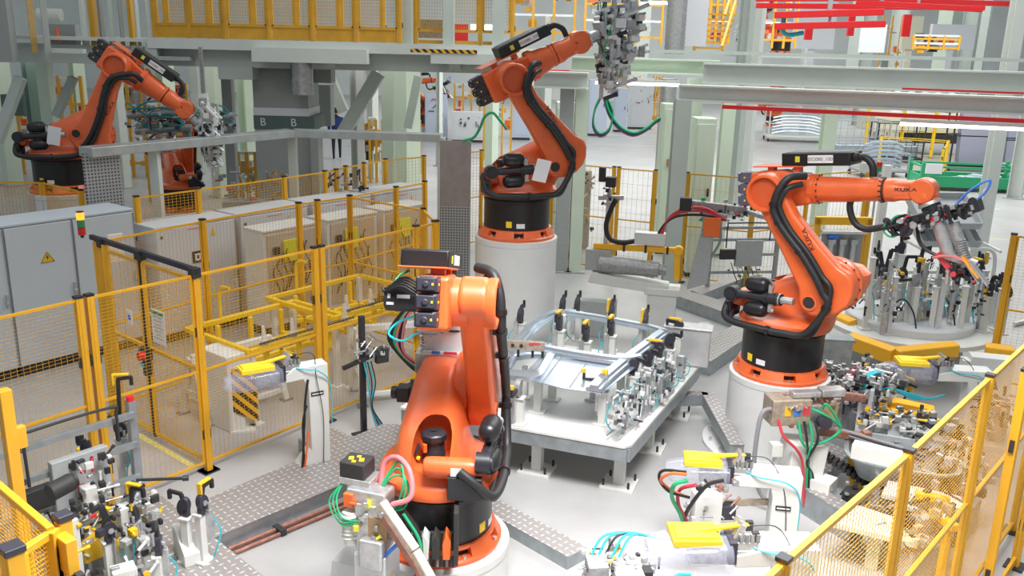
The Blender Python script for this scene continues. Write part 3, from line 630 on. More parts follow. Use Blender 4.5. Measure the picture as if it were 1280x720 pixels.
# front left run, gate, inner run, return
G1 = P2(243, 342); G2 = P2(120, 302)
fence('yellow mesh fence along the left of the cell, black-capped posts up to the gate', [P2(-75, 411), P2(104, 371), G1], double=(1,), wire=.0010)
fence('yellow mesh fence in front of the yellow frames, right of the gate post', [G1, P2(397, 309), P2(520, 282.7), P2(543.6, 277)], double=(1,), wire=.0010)
def gate():
    g = Vector((*G1, 0)); e = Vector((*G2, 0)); t = thing('sliding_gate', 'yellow mesh double gate hung under a black track bar', 'gate', g, 0); e = e - g; d = e.normalized(); L = e.length; rz = math.atan2(d.y, d.x)
    mb = MB(); mb.bar(Vector((0, 0, FH + .035)) - d * .05, e + Vector((0, 0, FH + .035)) + d * .1, .045, .05); tr = mb.build('track_bar', MOTOR, t, bev=.004)
    for k in (0, .52, .93): mb = MB(); mb.box(d * (L * k) + Vector((0, 0, FH + .01)), (.09, .08, .09), rz); mb.build('hanger', DARK, tr)
    for k, (s0, s1) in enumerate(((.03, L * .50), (L * .54, L - .22))):
        mb = MB(); a, b = d * s0, d * s1
        for z in (.10, 1.02, FH - .06): mb.bar(a + Vector((0, 0, z)), b + Vector((0, 0, z)), .03, .03)
        for p in (a, b): mb.bar(p + Vector((0, 0, .1)), p + Vector((0, 0, FH - .06)), .03, .03)
        lf = mb.build('gate_leaf', YEL, t); mm = MB(); _mesh(mm, a, b, .1, FH - .06, .05, .03, .0011); mm.build('wire_mesh', YEL, lf, smooth=False)
    mb = MB(); mb.bar(d * (L * .52) + Vector((0, 0, .06)), d * (L * .52) + Vector((0, 0, FH)), .035, .035); mb.build('closing_post', MOTOR, t)
    for k in (0, .06, .12, .18):
        mb = MB(); mb.bar(d * (L - k) + Vector((0, 0, 0)), d * (L - k) + Vector((0, 0, FH)), .045, .06); mb.build('guide_post', YEL, t, bev=.003)
        mb = MB(); mb.box(d * (L - k) + Vector((0, 0, .01)), (.05, .2, .02), rz); mb.build('foot_plate', DARK, t)
    n = Vector((-d.y, d.x, 0)) * 1
    if n.y > 0: n = -n
    mb = MB(); mb.box(d * (L * .36) + n * .03 + Vector((0, 0, 1.30)), (.24, .006, .34), rz); sg = mb.build('notice_board', PAPER, t)
    mb = MB(); mb.box(d * (L * .36) + n * .034 + Vector((0, 0, 1.44)), (.22, .003, .03), rz); mb.build('green_strip', GREEN, sg)
    mb = MB()
    for k in range(7): mb.box(d * (L * .36) + n * .034 + Vector((0, 0, 1.40 - .036 * k)), (.17 - .03 * (k % 3), .002, .006), rz)
    mb.build('printed_lines', GRYC, sg)
    mb = MB(); mb.box(d * (L * .66) + n * .03 + Vector((0, 0, 1.28)), (.10, .006, .15), rz); s2 = mb.build('small_notice', PAPER, t); mb = MB(); mb.cyl(d * (L * .66) + n * .033 + Vector((0, 0, 1.28)), d * (L * .66) + n * .037 + Vector((0, 0, 1.28)), .028); mb.build('pictogram', BCAB, s2)
    mb = MB(); mb.box(d * (L * .49) + n * .06 + Vector((0, 0, .98)), (.13, .08, .12), rz); mb.box(d * (L * .48) + n * .06 + Vector((0, 0, .84)), (.07, .07, .16), rz); lk = mb.build('door_switch', DARK, t, bev=.006)
    mb = MB(); q = d * (L * .47) + n * .10 + Vector((0, 0, .98)); mb.cyl(q, q + n * .05, .045); mb.build('emergency_stop', RED, lk)
    mb = MB(); q = d * (L * .50) + n * .09 + Vector((0, 0, .87)); mb.box(q, (.08, .02, .04), rz); mb.build('blue_tag', CYAN, lk)
gate()
fence('yellow mesh fence behind the gate running between the two rows of grey cabinets', [P2(126, 300), P2(252.7, 275), P2(373, 254), P2(396.5, 250.6), P2(437, 245), P2(495, 234), P2(531, 227)], wire=.0011, caps=True)
fence('yellow mesh corner panel closing the far end beside the perforated sheet', [P2(437, 245), P2(529, 261), P2(545.6, 276.5)], wire=.0011)
fence('yellow mesh fence in front of the shaded left robot drum', [P2(-40, 225), P2(52, 227), P2(101, 238)], wire=.0018)
fence('yellow mesh fence in front of the small back robot', [P2(170, 246), P2(247, 236), P2(355, 221), P2(420, 212)], wire=.0018, dx=.06, dz=.04)
fence('yellow mesh fence behind the middle robot, right of the tall drum', [P2(690, 202), P2(771, 209), P2(820, 213)], double=(1,), wire=.0018, dx=.09, dz=.25)
fence('yellow mesh fence behind the pipe rack at centre right', [P2(860, 216), P2(945, 222)], wire=.0018, dx=.09, dz=.25)
fence('yellow mesh fence behind the right robot link', [P2(945, 222), P2(1012, 217), P2(1088, 212)], wire=.0018, dx=.09, dz=.25, double=(2,))
def bar_on(px0, py0, px1, py1, label):
    a, b = at(px0, py0, FH), at(px1, py1, FH); t = tag((lambda m: m.build('lock_bar', MOTOR, None))(MB().bar(a, b, .05, .05)), label, 'bar')
fence('yellow gate posts behind the overhead frame, with a thin black track', [P2(406, 214), P2(432, 208), P2(455, 204), P2(482, 199), P2(530, 195)], wire=.0018, dx=.08, dz=.06)
fence('pair of narrow yellow mesh panels left of the middle robot', [P2(577, 190), P2(602, 188)], dx=.08, dz=.06, wire=.002)
# near right run along the aisle
RF = [P2(870, 806), P2(980, 700), P2(1137, 564), P2(1238, 470), P2(1316, 398)]
fence('yellow mesh fence crossing the lower right corner in front of the fixtures', RF, pw=.052, dx=.042, dz=.028, wire=.0010, rail=.028)
fence('yellow mesh panel standing at the right edge behind the turntable fixtures', [P2(1268, 293), P2(1330, 300)], pw=.07, dx=.06, dz=.04)
o0 = at(1268, 708, 0); e0 = at(1225, 775, 0)
fence('second yellow fence post at the lower right edge, outside the near fence', [(o0.x, o0.y), (e0.x, e0.y)], pw=.06, mesh_ok=False, rails=(.06, .10))
# near left corner guard
q0, q1, q2, q3_ = at(-60, 552, 2.0), at(62, 655, 2.0), at(78, 644, 2.0), at(14, 684, 2.0)
def railing():
    t = thing('corner_guard', 'thick yellow barred corner guard at the lower left edge', 'guard', (q2.x, q2.y, 0), 0); O = Vector((q2.x, q2.y, 0))
    for p, w_ in ((q2, .058), (q3_, .075)):
        mb = MB(); mb.box((p.x - O.x, p.y - O.y, .99), (w_, w_, 1.98), .89); po = mb.build('post', YEL, t, bev=.006); mb = MB(); mb.box((p.x - O.x, p.y - O.y, 1.995), (w_ + .01, w_ + .01, .03), .89); mb.build('post_cap', MOTG, po, bev=.004)
    def panel(a, b, nm, zt=1.97, w=.034):
        a = Vector((a.x - O.x, a.y - O.y, 0)); b = Vector((b.x - O.x, b.y - O.y, 0)); mb = MB()
        mb.bar(a + Vector((0, 0, zt)), b + Vector((0, 0, zt)), w, w); mb.bar(a + Vector((0, 0, 1.0)), b + Vector((0, 0, 1.0)), .04, .04); mb.bar(a + Vector((0, 0, .1)), a + Vector((0, 0, zt)), .04, .04); mb.bar(b + Vector((0, 0, .1)), b + Vector((0, 0, zt)), .05, .05)
        f = mb.build(nm, YEL, t, bev=.004); mm = MB(); _mesh(mm, a, b, .1, zt, .045, .022, .0014); mm.build('wire_mesh', YEL, f, smooth=False)
    panel(q0, q1, 'left_panel'); off = Vector((-.22, -.20, 0)); panel(q0 + off, q1 + off, 'inner_panel', 1.9)
    panel(q2, q3_ + (q2 - q3_) * .12, 'end_panel', 1.95, .035)
    mb = MB(); w0 = Vector((q1.x - O.x, q1.y - O.y, 0)); mb.bar(w0 + Vector((.0, 0, 0)), w0 + Vector((0, 0, 1.9)), .04, .05); mb.box(w0 + Vector((.06, .0, 1.86)), (.05, .10, .16), .9); mb.build('hinge_post', YEL, t, bev=.004)
    mb = MB(); mb.box(w0 + Vector((.10, -.02, 1.72)), (.03, .10, .14), .9); mb.build('hinge', DARK, t)
railing()
pp = at(4, 486, 1.95); mb = MB(); mb.box((0, 0, .97), (.07, .07, 1.95), .9); mb.box((.035, .04, 1.62), (.07, .05, .14), .9); o = mb.build('fence_post', YEL, None, bev=.004); o.location = (pp.x, pp.y, 0); tag(o, 'single yellow post at the left edge beside the pipe frame', 'post')
V = Vector
# ------------------------------------------------------------------ cabinets
def cabinet(label, x, y, rz, w, d, h, m, doors=2, tri=True, logo=False, group=None, plinth=.12, back=False, handles=True, stickers=()):
    """front faces local -Y; origin at the front left foot, width along +X"""
    t = thing('control_cabinet', label, 'cabinet', (x, y, 0), rz, group)
    mb = MB(); mb.b2(.01, w - .01, .04, d - .02, 0, plinth); mb.build('plinth', DARK, t)
    mb = MB(); mb.b2(0, w, .02, d, plinth, h - .03); mb.b2(-.01, w + .01, 0, d + .01, h - .03, h); mb.build('body', m, t, bev=.006)
    if back:
        mb = MB(); mb.b2(.06, w - .06, .004, .02, plinth + .1, h - .08); bk = mb.build('rear_panel', TANP, t)
        mb = MB().use(RUBBER)
        for k in range(9):
            x0 = w * (.15 + .08 * k); z0 = h * .25 + .09 * (k % 4); mb.tube([(x0, 0, z0), (x0 + .05, -.04, z0 + .25), (x0 - .04, -.03, z0 + .5), (x0 + .03, 0, z0 + .62)], .009, 6)
        mb.use(YELLB).box((w * .45, -.01, h * .78), (.25, .03, .3)); mb.use(DARK).box((w * .2, -.01, h * .8), (.1, .03, .1)); mb.build('cable_loom', None, bk)
        return t
    for k in range(doors):
        a, b = w * k / doors, w * (k + 1) / doors
        mb = MB(); mb.b2(a + .006, b - .006, -.012, .02, plinth + .02, h - .045); dr = mb.build('door', m, t, bev=.005)
        if handles: mb = MB(); mb.b2(b - .06, b - .035, -.04, -.012, h * .48, h * .48 + .16); mb.box((b - .048, -.03, h * .48 + .05), (.04, .03, .04)); mb.build('handle', ALU, dr, bev=.004)
        mb = MB(); mb.b2(b - .012, b - .004, -.02, -.01, plinth + .02, h - .05); mb.build('hinge_line', GRYC, dr)
        if tri:
            q = MB(); c = V(((a + b) / 2 + .06, -.013, h * .76)); s_ = .085
            q.prism([(c.x - s_, c.z - s_ * .75), (c.x + s_, c.z - s_ * .75), (c.x, c.z + s_ * .8)], -.0155, -.0125); ts = q.build('warning_triangle', YELP, dr)
            q = MB(); q.prism([(c.x + .005, c.z + .04), (c.x - .018, c.z - .012), (c.x, c.z - .010), (c.x - .008, c.z - .045), (c.x + .018, c.z + .006), (c.x + .002, c.z + .004)], -.0170, -.0156)
            for (ax, az, bx, bz) in ((-s_, -s_ * .75, s_, -s_ * .75), (s_, -s_ * .75, 0, s_ * .8), (0, s_ * .8, -s_, -s_ * .75)): q.bar((c.x + ax * .93, -.0160, c.z + az * .93), (c.x + bx * .93, -.0160, c.z + bz * .93), .002, .010, up=(0, 1, 0))
            q.build('lightning_mark', DARK, ts)
        if logo:
            q = MB(); c = V(((a + b) / 2 - .02, -.016, h * .70)); q.box(c, (.16, .008, .16)); lg = q.build('black_vent', DARK, dr)
            q = MB(); q.box(c + V((0, -.006, .035)), (.09, .004, .02)); q.box(c + V((-.03, -.006, 0)), (.02, .004, .09)); q.box(c + V((.03, -.006, -.01)), (.02, .004, .06)); q.box(c + V((0, -.006, -.04)), (.05, .004, .02)); q.build('vent_cross', PAPER, lg)
            q = MB(); q.box((a + .08, -.016, h - .14), (.03, .008, .03)); q.build('lamp_button', DARK, dr)
            q = MB(); q.box(((a + b) / 2 + .0, -.014, h - .085), (.28, .003, .012)); q.build('name_strip', PCAB, dr)
            q = MB(); q.prism([((a + b) / 2 + .2, h * .86), ((a + b) / 2 + .28, h * .86), ((a + b) / 2 + .24, h * .93)], -.016, -.0125); q.build('warning_triangle', YELP, dr)
    return t
TANP = mat('rear_sheet', (.50, .45, .38), .6, noise=.1)
r51 = math.radians(52.5); f0 = at(0, 479, 0); dC = V((math.cos(r51), math.sin(r51), 0)); L0 = f0 - dC * 1.35
names = ['wide pale grey cabinet cut by the left edge of the picture', 'pale grey cabinet with a big yellow warning triangle, left of the fence post', 'pale grey cabinet with a small yellow triangle behind the red and green signal light', 'pale grey cabinet behind the gate, last of the tall left row']
for k in range(4):
    p = L0 + dC * (.80 * k); cabinet(names[k], p.x, p.y, r51, .79, .6, 1.86, CABW, 1, True, group='tall grey cabinets on the left')
g0 = at(193, 285, 1.6); dD = V((math.cos(r51), math.sin(r51), 0)); nn = ['light robot controller cabinet nearest the gate, black vent on its door', 'light robot controller cabinet second from the gate', 'light robot controller cabinet third from the gate, behind the white rear panels', 'light robot controller cabinet at the far end of its row']
for k in range(4):
    p = g0 + dD * (1.30 * k); cabinet(nn[k], p.x, p.y, r51, 1.22, .6, 1.6, CABL, 1, False, True, group='light controller cabinets behind the fence')
h0 = at(320, 289, 1.5); h0.z = 0; n3 = ['white cabinet with open cabled back, nearest the gate', 'white cabinet with open cabled back, between the two fence posts', 'white cabinet with open cabled back, nearest the perforated sheet']
for k in range(3):
    p = h0 + dD * (1.12 * k); cabinet(n3[k], p.x + .1, p.y, r51 , .98, .45, 1.5, WHITE, 1, False, False, back=True, group='white cabinets seen from behind')
# signal light on the gate end
sp = at(103, 297, 1.98)
t = thing('signal_light', 'small stacked signal light, amber over green and red, on the gate end', 'light', (sp.x, sp.y, 1.98)); mb = MB(); mb.cyl((0, 0, 0), (0, 0, .03), .018); mb.build('socket', DARK, t)
for z, mm in ((.03, LRED), (.11, LGRN), (.19, LORG)): mb = MB(); mb.cyl((0, 0, z), (0, 0, z + .075), .038, n=16); mb.build('lamp_segment', mm, t)
mb = MB(); mb.cyl((0, 0, .265), (0, 0, .275), .038, n=16); mb.build('cap', DARK, t)
mb = MB(); mb.box((.17, .10, .10), (.16, .02, .3), .9); o = mb.build('paper_notice', PAPER, None); o.location = (sp.x + .05, sp.y + .15, 1.72); tag(o, 'white paper notice hung beside the signal light', 'notice')

# ------------------------------------------------------------------ yellow frames behind the fence
def frame(label, o, rz, L, W, zt, zl, slats=3):
    t = thing('part_carrier', label, 'carrier', (o.x, o.y, 0), rz); mb = MB(); B = .055
    for y in (0, W): mb.bar((0, y, zt), (L, y, zt), B, B)
    for x in (0, L): mb.bar((x, 0, zt), (x, W, zt), B, B)
    mb.build('upper_frame', YELT, t, bev=.006)
    for k in range(slats):
        x = L * (k + .7) / (slats + .4); mb = MB(); mb.bar((x, W * .12, zl), (x, W * .88, zl), B, B); mb.bar((x, W * .12, zl), (x, W * .12, zt), B * .9, B * .9); mb.bar((x, W * .88, zl), (x, W * .88, zt), B * .9, B * .9); mb.build('cradle', YELT, t, bev=.006)
    mb = MB(); mb.bar((L * .1, W * .4, zl), (L * .95, W * .4, zl), B, B); mb.bar((L * .1, W * .75, zl), (L * .95, W * .75, zl), B, B); mb.build('cross_member', YELT, t, bev=.006)
    for x in (.06, L - .06):
        for y in (.05, W - .05):
            mb = MB(); mb.bar((x, y, .0), (x, y, zt), .06, .06); mb.box((x, y, .01), (.14, .14, .02)); mb.build('leg', WHITE, t)
    for k in range(4):
        x = L * (k + .5) / 4; mb = MB(); mb.box((x, 0, zt + .05), (.07, .05, .07)); mb.prism([(x - .02, zt + .08), (x + .02, zt + .08), (x + .005, zt + .24), (x - .015, zt + .24)], -.015, .015); mb.build('locating_pin', WHITE, t)
    mb = MB(); mb.cyl((.1, -.05, zt + .07), (L - .1, -.05, zt + .07), .014); mb.build('push_rod', MOTOR, t)
    mb = MB(); mb.tube([(L * .3, W, zt), (L * .3, W, zt + .3), (L * .3, W - .05, zt + .4), (L * .3, W - .2, zt + .42)], .02, 8); mb.build('hook', YELT, t)
    return t
q = at(312, 440, .85); frame('yellow tube carrier frame behind the fence, left of the double post', q, r51, 1.5, 1.15, .85, .55)
q = at(418, 398, .88); frame('yellow tube carrier frame behind the fence, reaching towards the foreground robot', q, r51, 1.55, 1.25, .88, .6)
def trestle(label, o, rz, L=1.3, h=.8):
    t = thing('trestle', label, 'stand', (o.x, o.y, 0), rz); mb = MB()
    for x in (0, L):
        mb.bar((x, -.25, 0), (x, -.03, h), .06, .06); mb.bar((x, .25, 0), (x, .03, h), .06, .06); mb.bar((x, -.17, .3), (x, .17, .3), .04, .05)
    mb.bar((0, 0, h), (L, 0, h), .07, .07); mb.bar((0, -.2, .12), (L, -.2, .12), .05, .05); mb.build('stand_frame', WHITE, t, bev=.004)
    mb = MB()
    for x in (0, L):
        for y in (-.25, .25): mb.box((x, y, .012), (.12, .1, .024))
    mb.build('foot_pads', GALV, t)
q = at(440, 455, 0); trestle('white A-frame trestle under the far yellow carrier', V((-1.75, 9.6, 0)), math.radians(20), 1.1, .85)
q = at(205, 500, 0); trestle('white trestle seen through the gate beside the hazard board', V((-3.4, 8.9, 0)), math.radians(50), 1.0, .7)
mb = MB(); mb.box((0, 0, .42), (.34, .5, .84)); hb = mb.build('machine_box', WHITE, None, bev=.01); q = at(285, 470, 0); hb.location = (-3.0, 8.85, 0); hb.rotation_euler.z = r51; tag(hb, 'white box cabinet behind the gate post', 'box')
# hazard striped board
q = at(309, 545, 0); t = thing('hazard_board', 'black and yellow striped board behind the fence under the clear cover', 'board', (q.x - .05, q.y + .12, 0), math.radians(15)); mb = MB(); mb.prism([(-.13, .24), (.14, .10), (.14, .62), (-.13, .72)], -.01, .01); mb.build('striped_plate', HAZ, t, smooth=False); mb = MB(); mb.b2(-.10, .0, .01, .05, 0, .7); mb.b2(-.15, .1, -.05, .15, 0, .02); mb.build('bracket', WHITE, t)

# ------------------------------------------------------------------ tread plate cable covers
def duct(label, poly, z=.14, name='cable_duct', lift=0.0, side=GALV):
    c = V((sum(p[0] for p in poly) / len(poly), sum(p[1] for p in poly) / len(poly), 0)); lp = [(p[0] - c.x, p[1] - c.y) for p in poly]
    t = thing(name, label, 'cable duct', (c.x, c.y, 0)); mb = MB(); mb.slab(lp, z - .006, z); mb.build('tread_lid', TREAD, t, smooth=False)
    mb = MB(); n = len(lp); cc = V((0, 0))
    k = .985; ins = [(p[0] * k, p[1] * k) for p in lp]; mb.slab(ins, lift, z - .0065); mb.build('side_channel', side, t, smooth=False)
    return t
PZ = lambda x, y, z=.14: tuple(at(x, y, z)[:2])
duct('long tread plate duct running from the lower left clamps to the foreground robot', [PZ(268, 672), PZ(505, 573), PZ(505, 530), PZ(478, 530), PZ(262, 622)])
duct('tread plate under the lower left clamps', [PZ(120, 640), PZ(190, 610), PZ(380, 760), PZ(230, 790)], .14)
duct('narrow tread plate strip crossing behind the tip stand', [PZ(372, 548), PZ(392, 538), PZ(470, 575), PZ(450, 585)], .13)
duct('short tread plate strip leading to the black pole', [PZ(392, 538), PZ(412, 528), PZ(468, 556), PZ(448, 570)], .10)
def strip(label, a, b, w, z, z0=0.0):
    a, b = V(a), V(b); d = (b - a).normalized(); n = V((-d.y, d.x)) * (w / 2)
    duct(label, [tuple(a - n), tuple(b - n), tuple(b + n), tuple(a + n)], z, lift=z0)
def pw(x, y, z): return tuple(at(x, y, z)[:2])
strip('tread plate strip at the floor between the foreground robot and the welding table', pw(610, 628, .12), pw(722, 690, .12), .22, .12)
strip('galvanised duct joining the table end, right of the last table leg', pw(838, 492, .3), pw(884, 491, .3), .12, .30, .17)
strip('galvanised duct running from the table end down to the clear covers', pw(884, 490, .3), pw(922, 556, .3), .14, .30, .17)
strip('long tread plate duct in front of the pipe rack', pw(842, 362, .2), pw(960, 402, .2), .42, .20)
strip('tread plate duct turning towards the back fence', pw(870, 366, .2), pw(925, 345, .2), .22, .20)
strip('tread plate duct between the table box and the right robot', pw(872, 448, .2), pw(938, 405, .2), .36, .20)
strip('tread plate duct right of the foreground gun stand', pw(1000, 590, .15), pw(1115, 495, .15), .40, .15)
strip('tread plate duct below the grey tray, beside the near fence', pw(1000, 600, .25), pw(1075, 645, .25), .16, .25)
for i, (x0, y0, x1, y1) in enumerate([(285, 683, 470, 607)]):
    a, b = at(x0, y0, .05), at(x1, y1, .05); n = V((.05, -.035, 0)); t = thing('pipe_run', 'pair of brown pipes on the floor along the long tread duct', 'pipe', (a.x, a.y, 0)); d = b - a; d.z = 0
    for k, rr in ((0, .022), (1, .018)): mb = MB(); mb.cyl(n * k * 1.3 + V((0, 0, rr + .002)), n * k * 1.3 + d + V((0, 0, rr + .002)), rr, n=12); mb.build('pipe', COPPER, t)
    for k in (.3, .8): mb = MB(); mb.box(d * k + n * .6 + V((0, 0, .03)), (.05, .14, .05), math.atan2(d.y, d.x)); mb.build('pipe_clip', DARK, t)

# ------------------------------------------------------------------ floor markings
def mark(label, a, b, w):
    a, b = V((*a, 0)), V((*b, 0)); mb = MB(); d = (b - a).normalized(); n = V((-d.y, d.x, 0)) * w / 2; c = (a + b) / 2
    mb.slab([tuple((p - c)[:2]) for p in (a - n, b - n, b + n, a + n)], .0005, .002); o = mb.build('floor_line', FLINE, None, smooth=False); o.location = c; tag(o, label, 'floor marking')
FLINE = mat('floor_line_yellow', (.80, .74, .26), .5, noise=.12)
mark('yellow floor line in front of the gate', PZ(135, 522, 0), PZ(243, 584, 0), .06)
for i, (a, b, lb) in enumerate([((1085, 285), (1260, 300), 'faint yellow floor line behind the turntable fixtures'), ((1040, 245), (1250, 262), 'faint yellow floor line behind the right robot wrist'), ((740, 180), (900, 186), 'faint yellow floor line far behind the back fence')]): mark(lb, PZ(*a, 0), PZ(*b, 0), .06)

# ------------------------------------------------------------------ welding table
eX = V((math.cos(math.radians(160)), math.sin(math.radians(160)), 0)); T0 = at(787, 559, .55)
eY = (at(876, 455, .55) - T0); LY = eY.length; eY.normalize(); LX = 2.3
TZ = .55
t = table = thing('welding_table', 'long white steel welding table with a chamfered corner on square legs', 'table', (T0.x, T0.y, 0)); 
def TT(u, v, z=0): return eX * u + eY * v + V((0, 0, z))
def tb(u, v, z=0): return T0 * 1 + V((0, 0, -T0.z)) + TT(u, v, z)
mb = MB(); mb.slab([tuple(TT(*p)[:2]) for p in ((.0, .06), (.05, 0), (LX, 0), (LX, LY), (0, LY))], TZ - .03, TZ); mb.build('table_top', WHITE, t, bev=.004)
mb = MB()
for a, b in (((.03, .03), (LX - .02, .03)), ((.02, .03), (.02, LY - .02)), ((LX - .02, .02), (LX - .02, LY - .02)), ((.02, LY - .02), (LX - .02, LY - .02))): mb.bar(TT(*a, TZ - .10), TT(*b, TZ - .10), .04, .13)
mb.build('rim_beam', GALV, t, bev=.004)
for u, v in ((.17, .30), (.98, .28), (.17, 1.2), (.17, 2.2), (1.8, .28), (1.0, 2.2), (1.9, 2.2)):
    mb = MB(); mb.bar(TT(u, v, .03), TT(u, v, TZ - .16), .10, .10, up=eX); lg = mb.build('leg', WHITE, t, bev=.004)
    mb = MB(); c = TT(u, v, .015); mb.box(c, (.32, .28, .03), math.radians(160)); mb.build('foot_plate', WHITE, lg, bev=.003)
    mb = MB()
    for k in ((-.12, -.10), (.12, .10), (-.12, .1), (.12, -.10)): p = TT(u + k[0], v + k[1], .03); mb.cyl(p, p + V((0, 0, .06)), .012, n=8)
    mb.build('anchor_bolts', MOTOR, lg)
def P3(px, py, z): return at(px, py, z) 
# pressed panel clamped on the table
PZ0 = .98
t = thing('pressed_panel', 'pale pressed steel body panel with a round-cornered opening, clamped over the table', 'body panel', (0, 0, 0))
def rail(pts, w, h, nm, parent, mt=SHEET, z=PZ0):
    Pn = [at(*p, z + (q if q else 0)) for *p, q in [(a[0], a[1], a[2] if len(a) > 2 else 0) for a in pts]]
    Pn = spline(Pn, 6); vs = []; fs = []
    for i, p in enumerate(Pn):
        d = (Pn[min(i + 1, len(Pn) - 1)] - Pn[max(0, i - 1)]); d.z = 0; d.normalize(); n = V((-d.y, d.x, 0)); 
        prof = [(-w / 2, 0), (-w / 2 + .012, h * .5), (-w * .28, h * .5), (-w * .22, h), (w * .22, h), (w * .28, h * .5), (w / 2 - .012, h * .5), (w / 2, 0), (w / 2 - .01, -.008), (-w / 2 + .01, -.008)]
        vs += [p + n * a + V((0, 0, b)) for a, b in prof]
    k = 10; fs = [(i * k + j, i * k + (j + 1) % k, (i + 1) * k + (j + 1) % k, (i + 1) * k + j) for i in range(len(Pn) - 1) for j in range(k)] + [tuple(range(k)), tuple(range((len(Pn) - 1) * k, len(Pn) * k))[::-1]]
    m_ = MB(); m_.add(vs, fs); return m_.build(nm, mt, parent)
rail([(630, 462), (648, 430), (668, 408), (692, 394), (720, 393)], .15, .05, 'left_beam', t)
rail([(700, 392), (742, 398), (780, 405), (815, 412), (832, 418)], .13, .05, 'rear_beam', t)
rail([(828, 417), (806, 434), (782, 452), (756, 474), (742, 488)], .16, .05, 'right_beam', t)
rail([(672, 437), (700, 442), (736, 448), (776, 453), (800, 450)], .16, .06, 'middle_beam', t)
# flat sheet with dividing creases and the framed opening at left
m_ = MB(); sh = [at(x, y, PZ0) for x, y in ((676, 444), (740, 450), (796, 456), (752, 490), (704, 484), (650, 470))]; c = sum(sh, V()) / 6
m_.slab([tuple(p[:2]) for p in sh], PZ0 - .02, PZ0 - .012); s1 = m_.build('flat_sheet', SHEET, t, smooth=False)
m_ = MB()
for a, b in (((735, 451), (712, 484)), ((702, 446), (678, 478)), ((767, 455), (740, 488))): m_.bar(at(*a, PZ0 - .009), at(*b, PZ0 - .009), .008, .006)
m_.build('crease', GRYC, s1)
op = [at(x, y, PZ0) for x, y in ((622, 466), (640, 445), (690, 441), (672, 470))]; oc = sum(op, V()) / 4
m_ = MB(); ax1 = (op[0] - op[3]); ax2 = (op[2] - op[3]); n = 32; 
def bl(u, v): 
    a = op[0].lerp(op[3], (u + 1) / 2); b = op[1].lerp(op[2], (u + 1) / 2); return a.lerp(b, (v + 1) / 2)
ins = superell(.80, .80, n, .45); mid_ = superell(.9, .9, n, .45); out = superell(1.25, 1.3, n, .35); vs = []
for rg_, z in ((ins, -.03), (ins, .02), (mid_, .035), (out, .02), (out, -.03)): vs += [bl(u, v) + V((0, 0, z)) for u, v in rg_]
fs = [(r * n + i, r * n + (i + 1) % n, ((r + 1) % 5) * n + (i + 1) % n, ((r + 1) % 5) * n + i) for r in range(5) for i in range(n)]
m_.add(vs, fs); m_.build('opening_surround', SHEET, t)
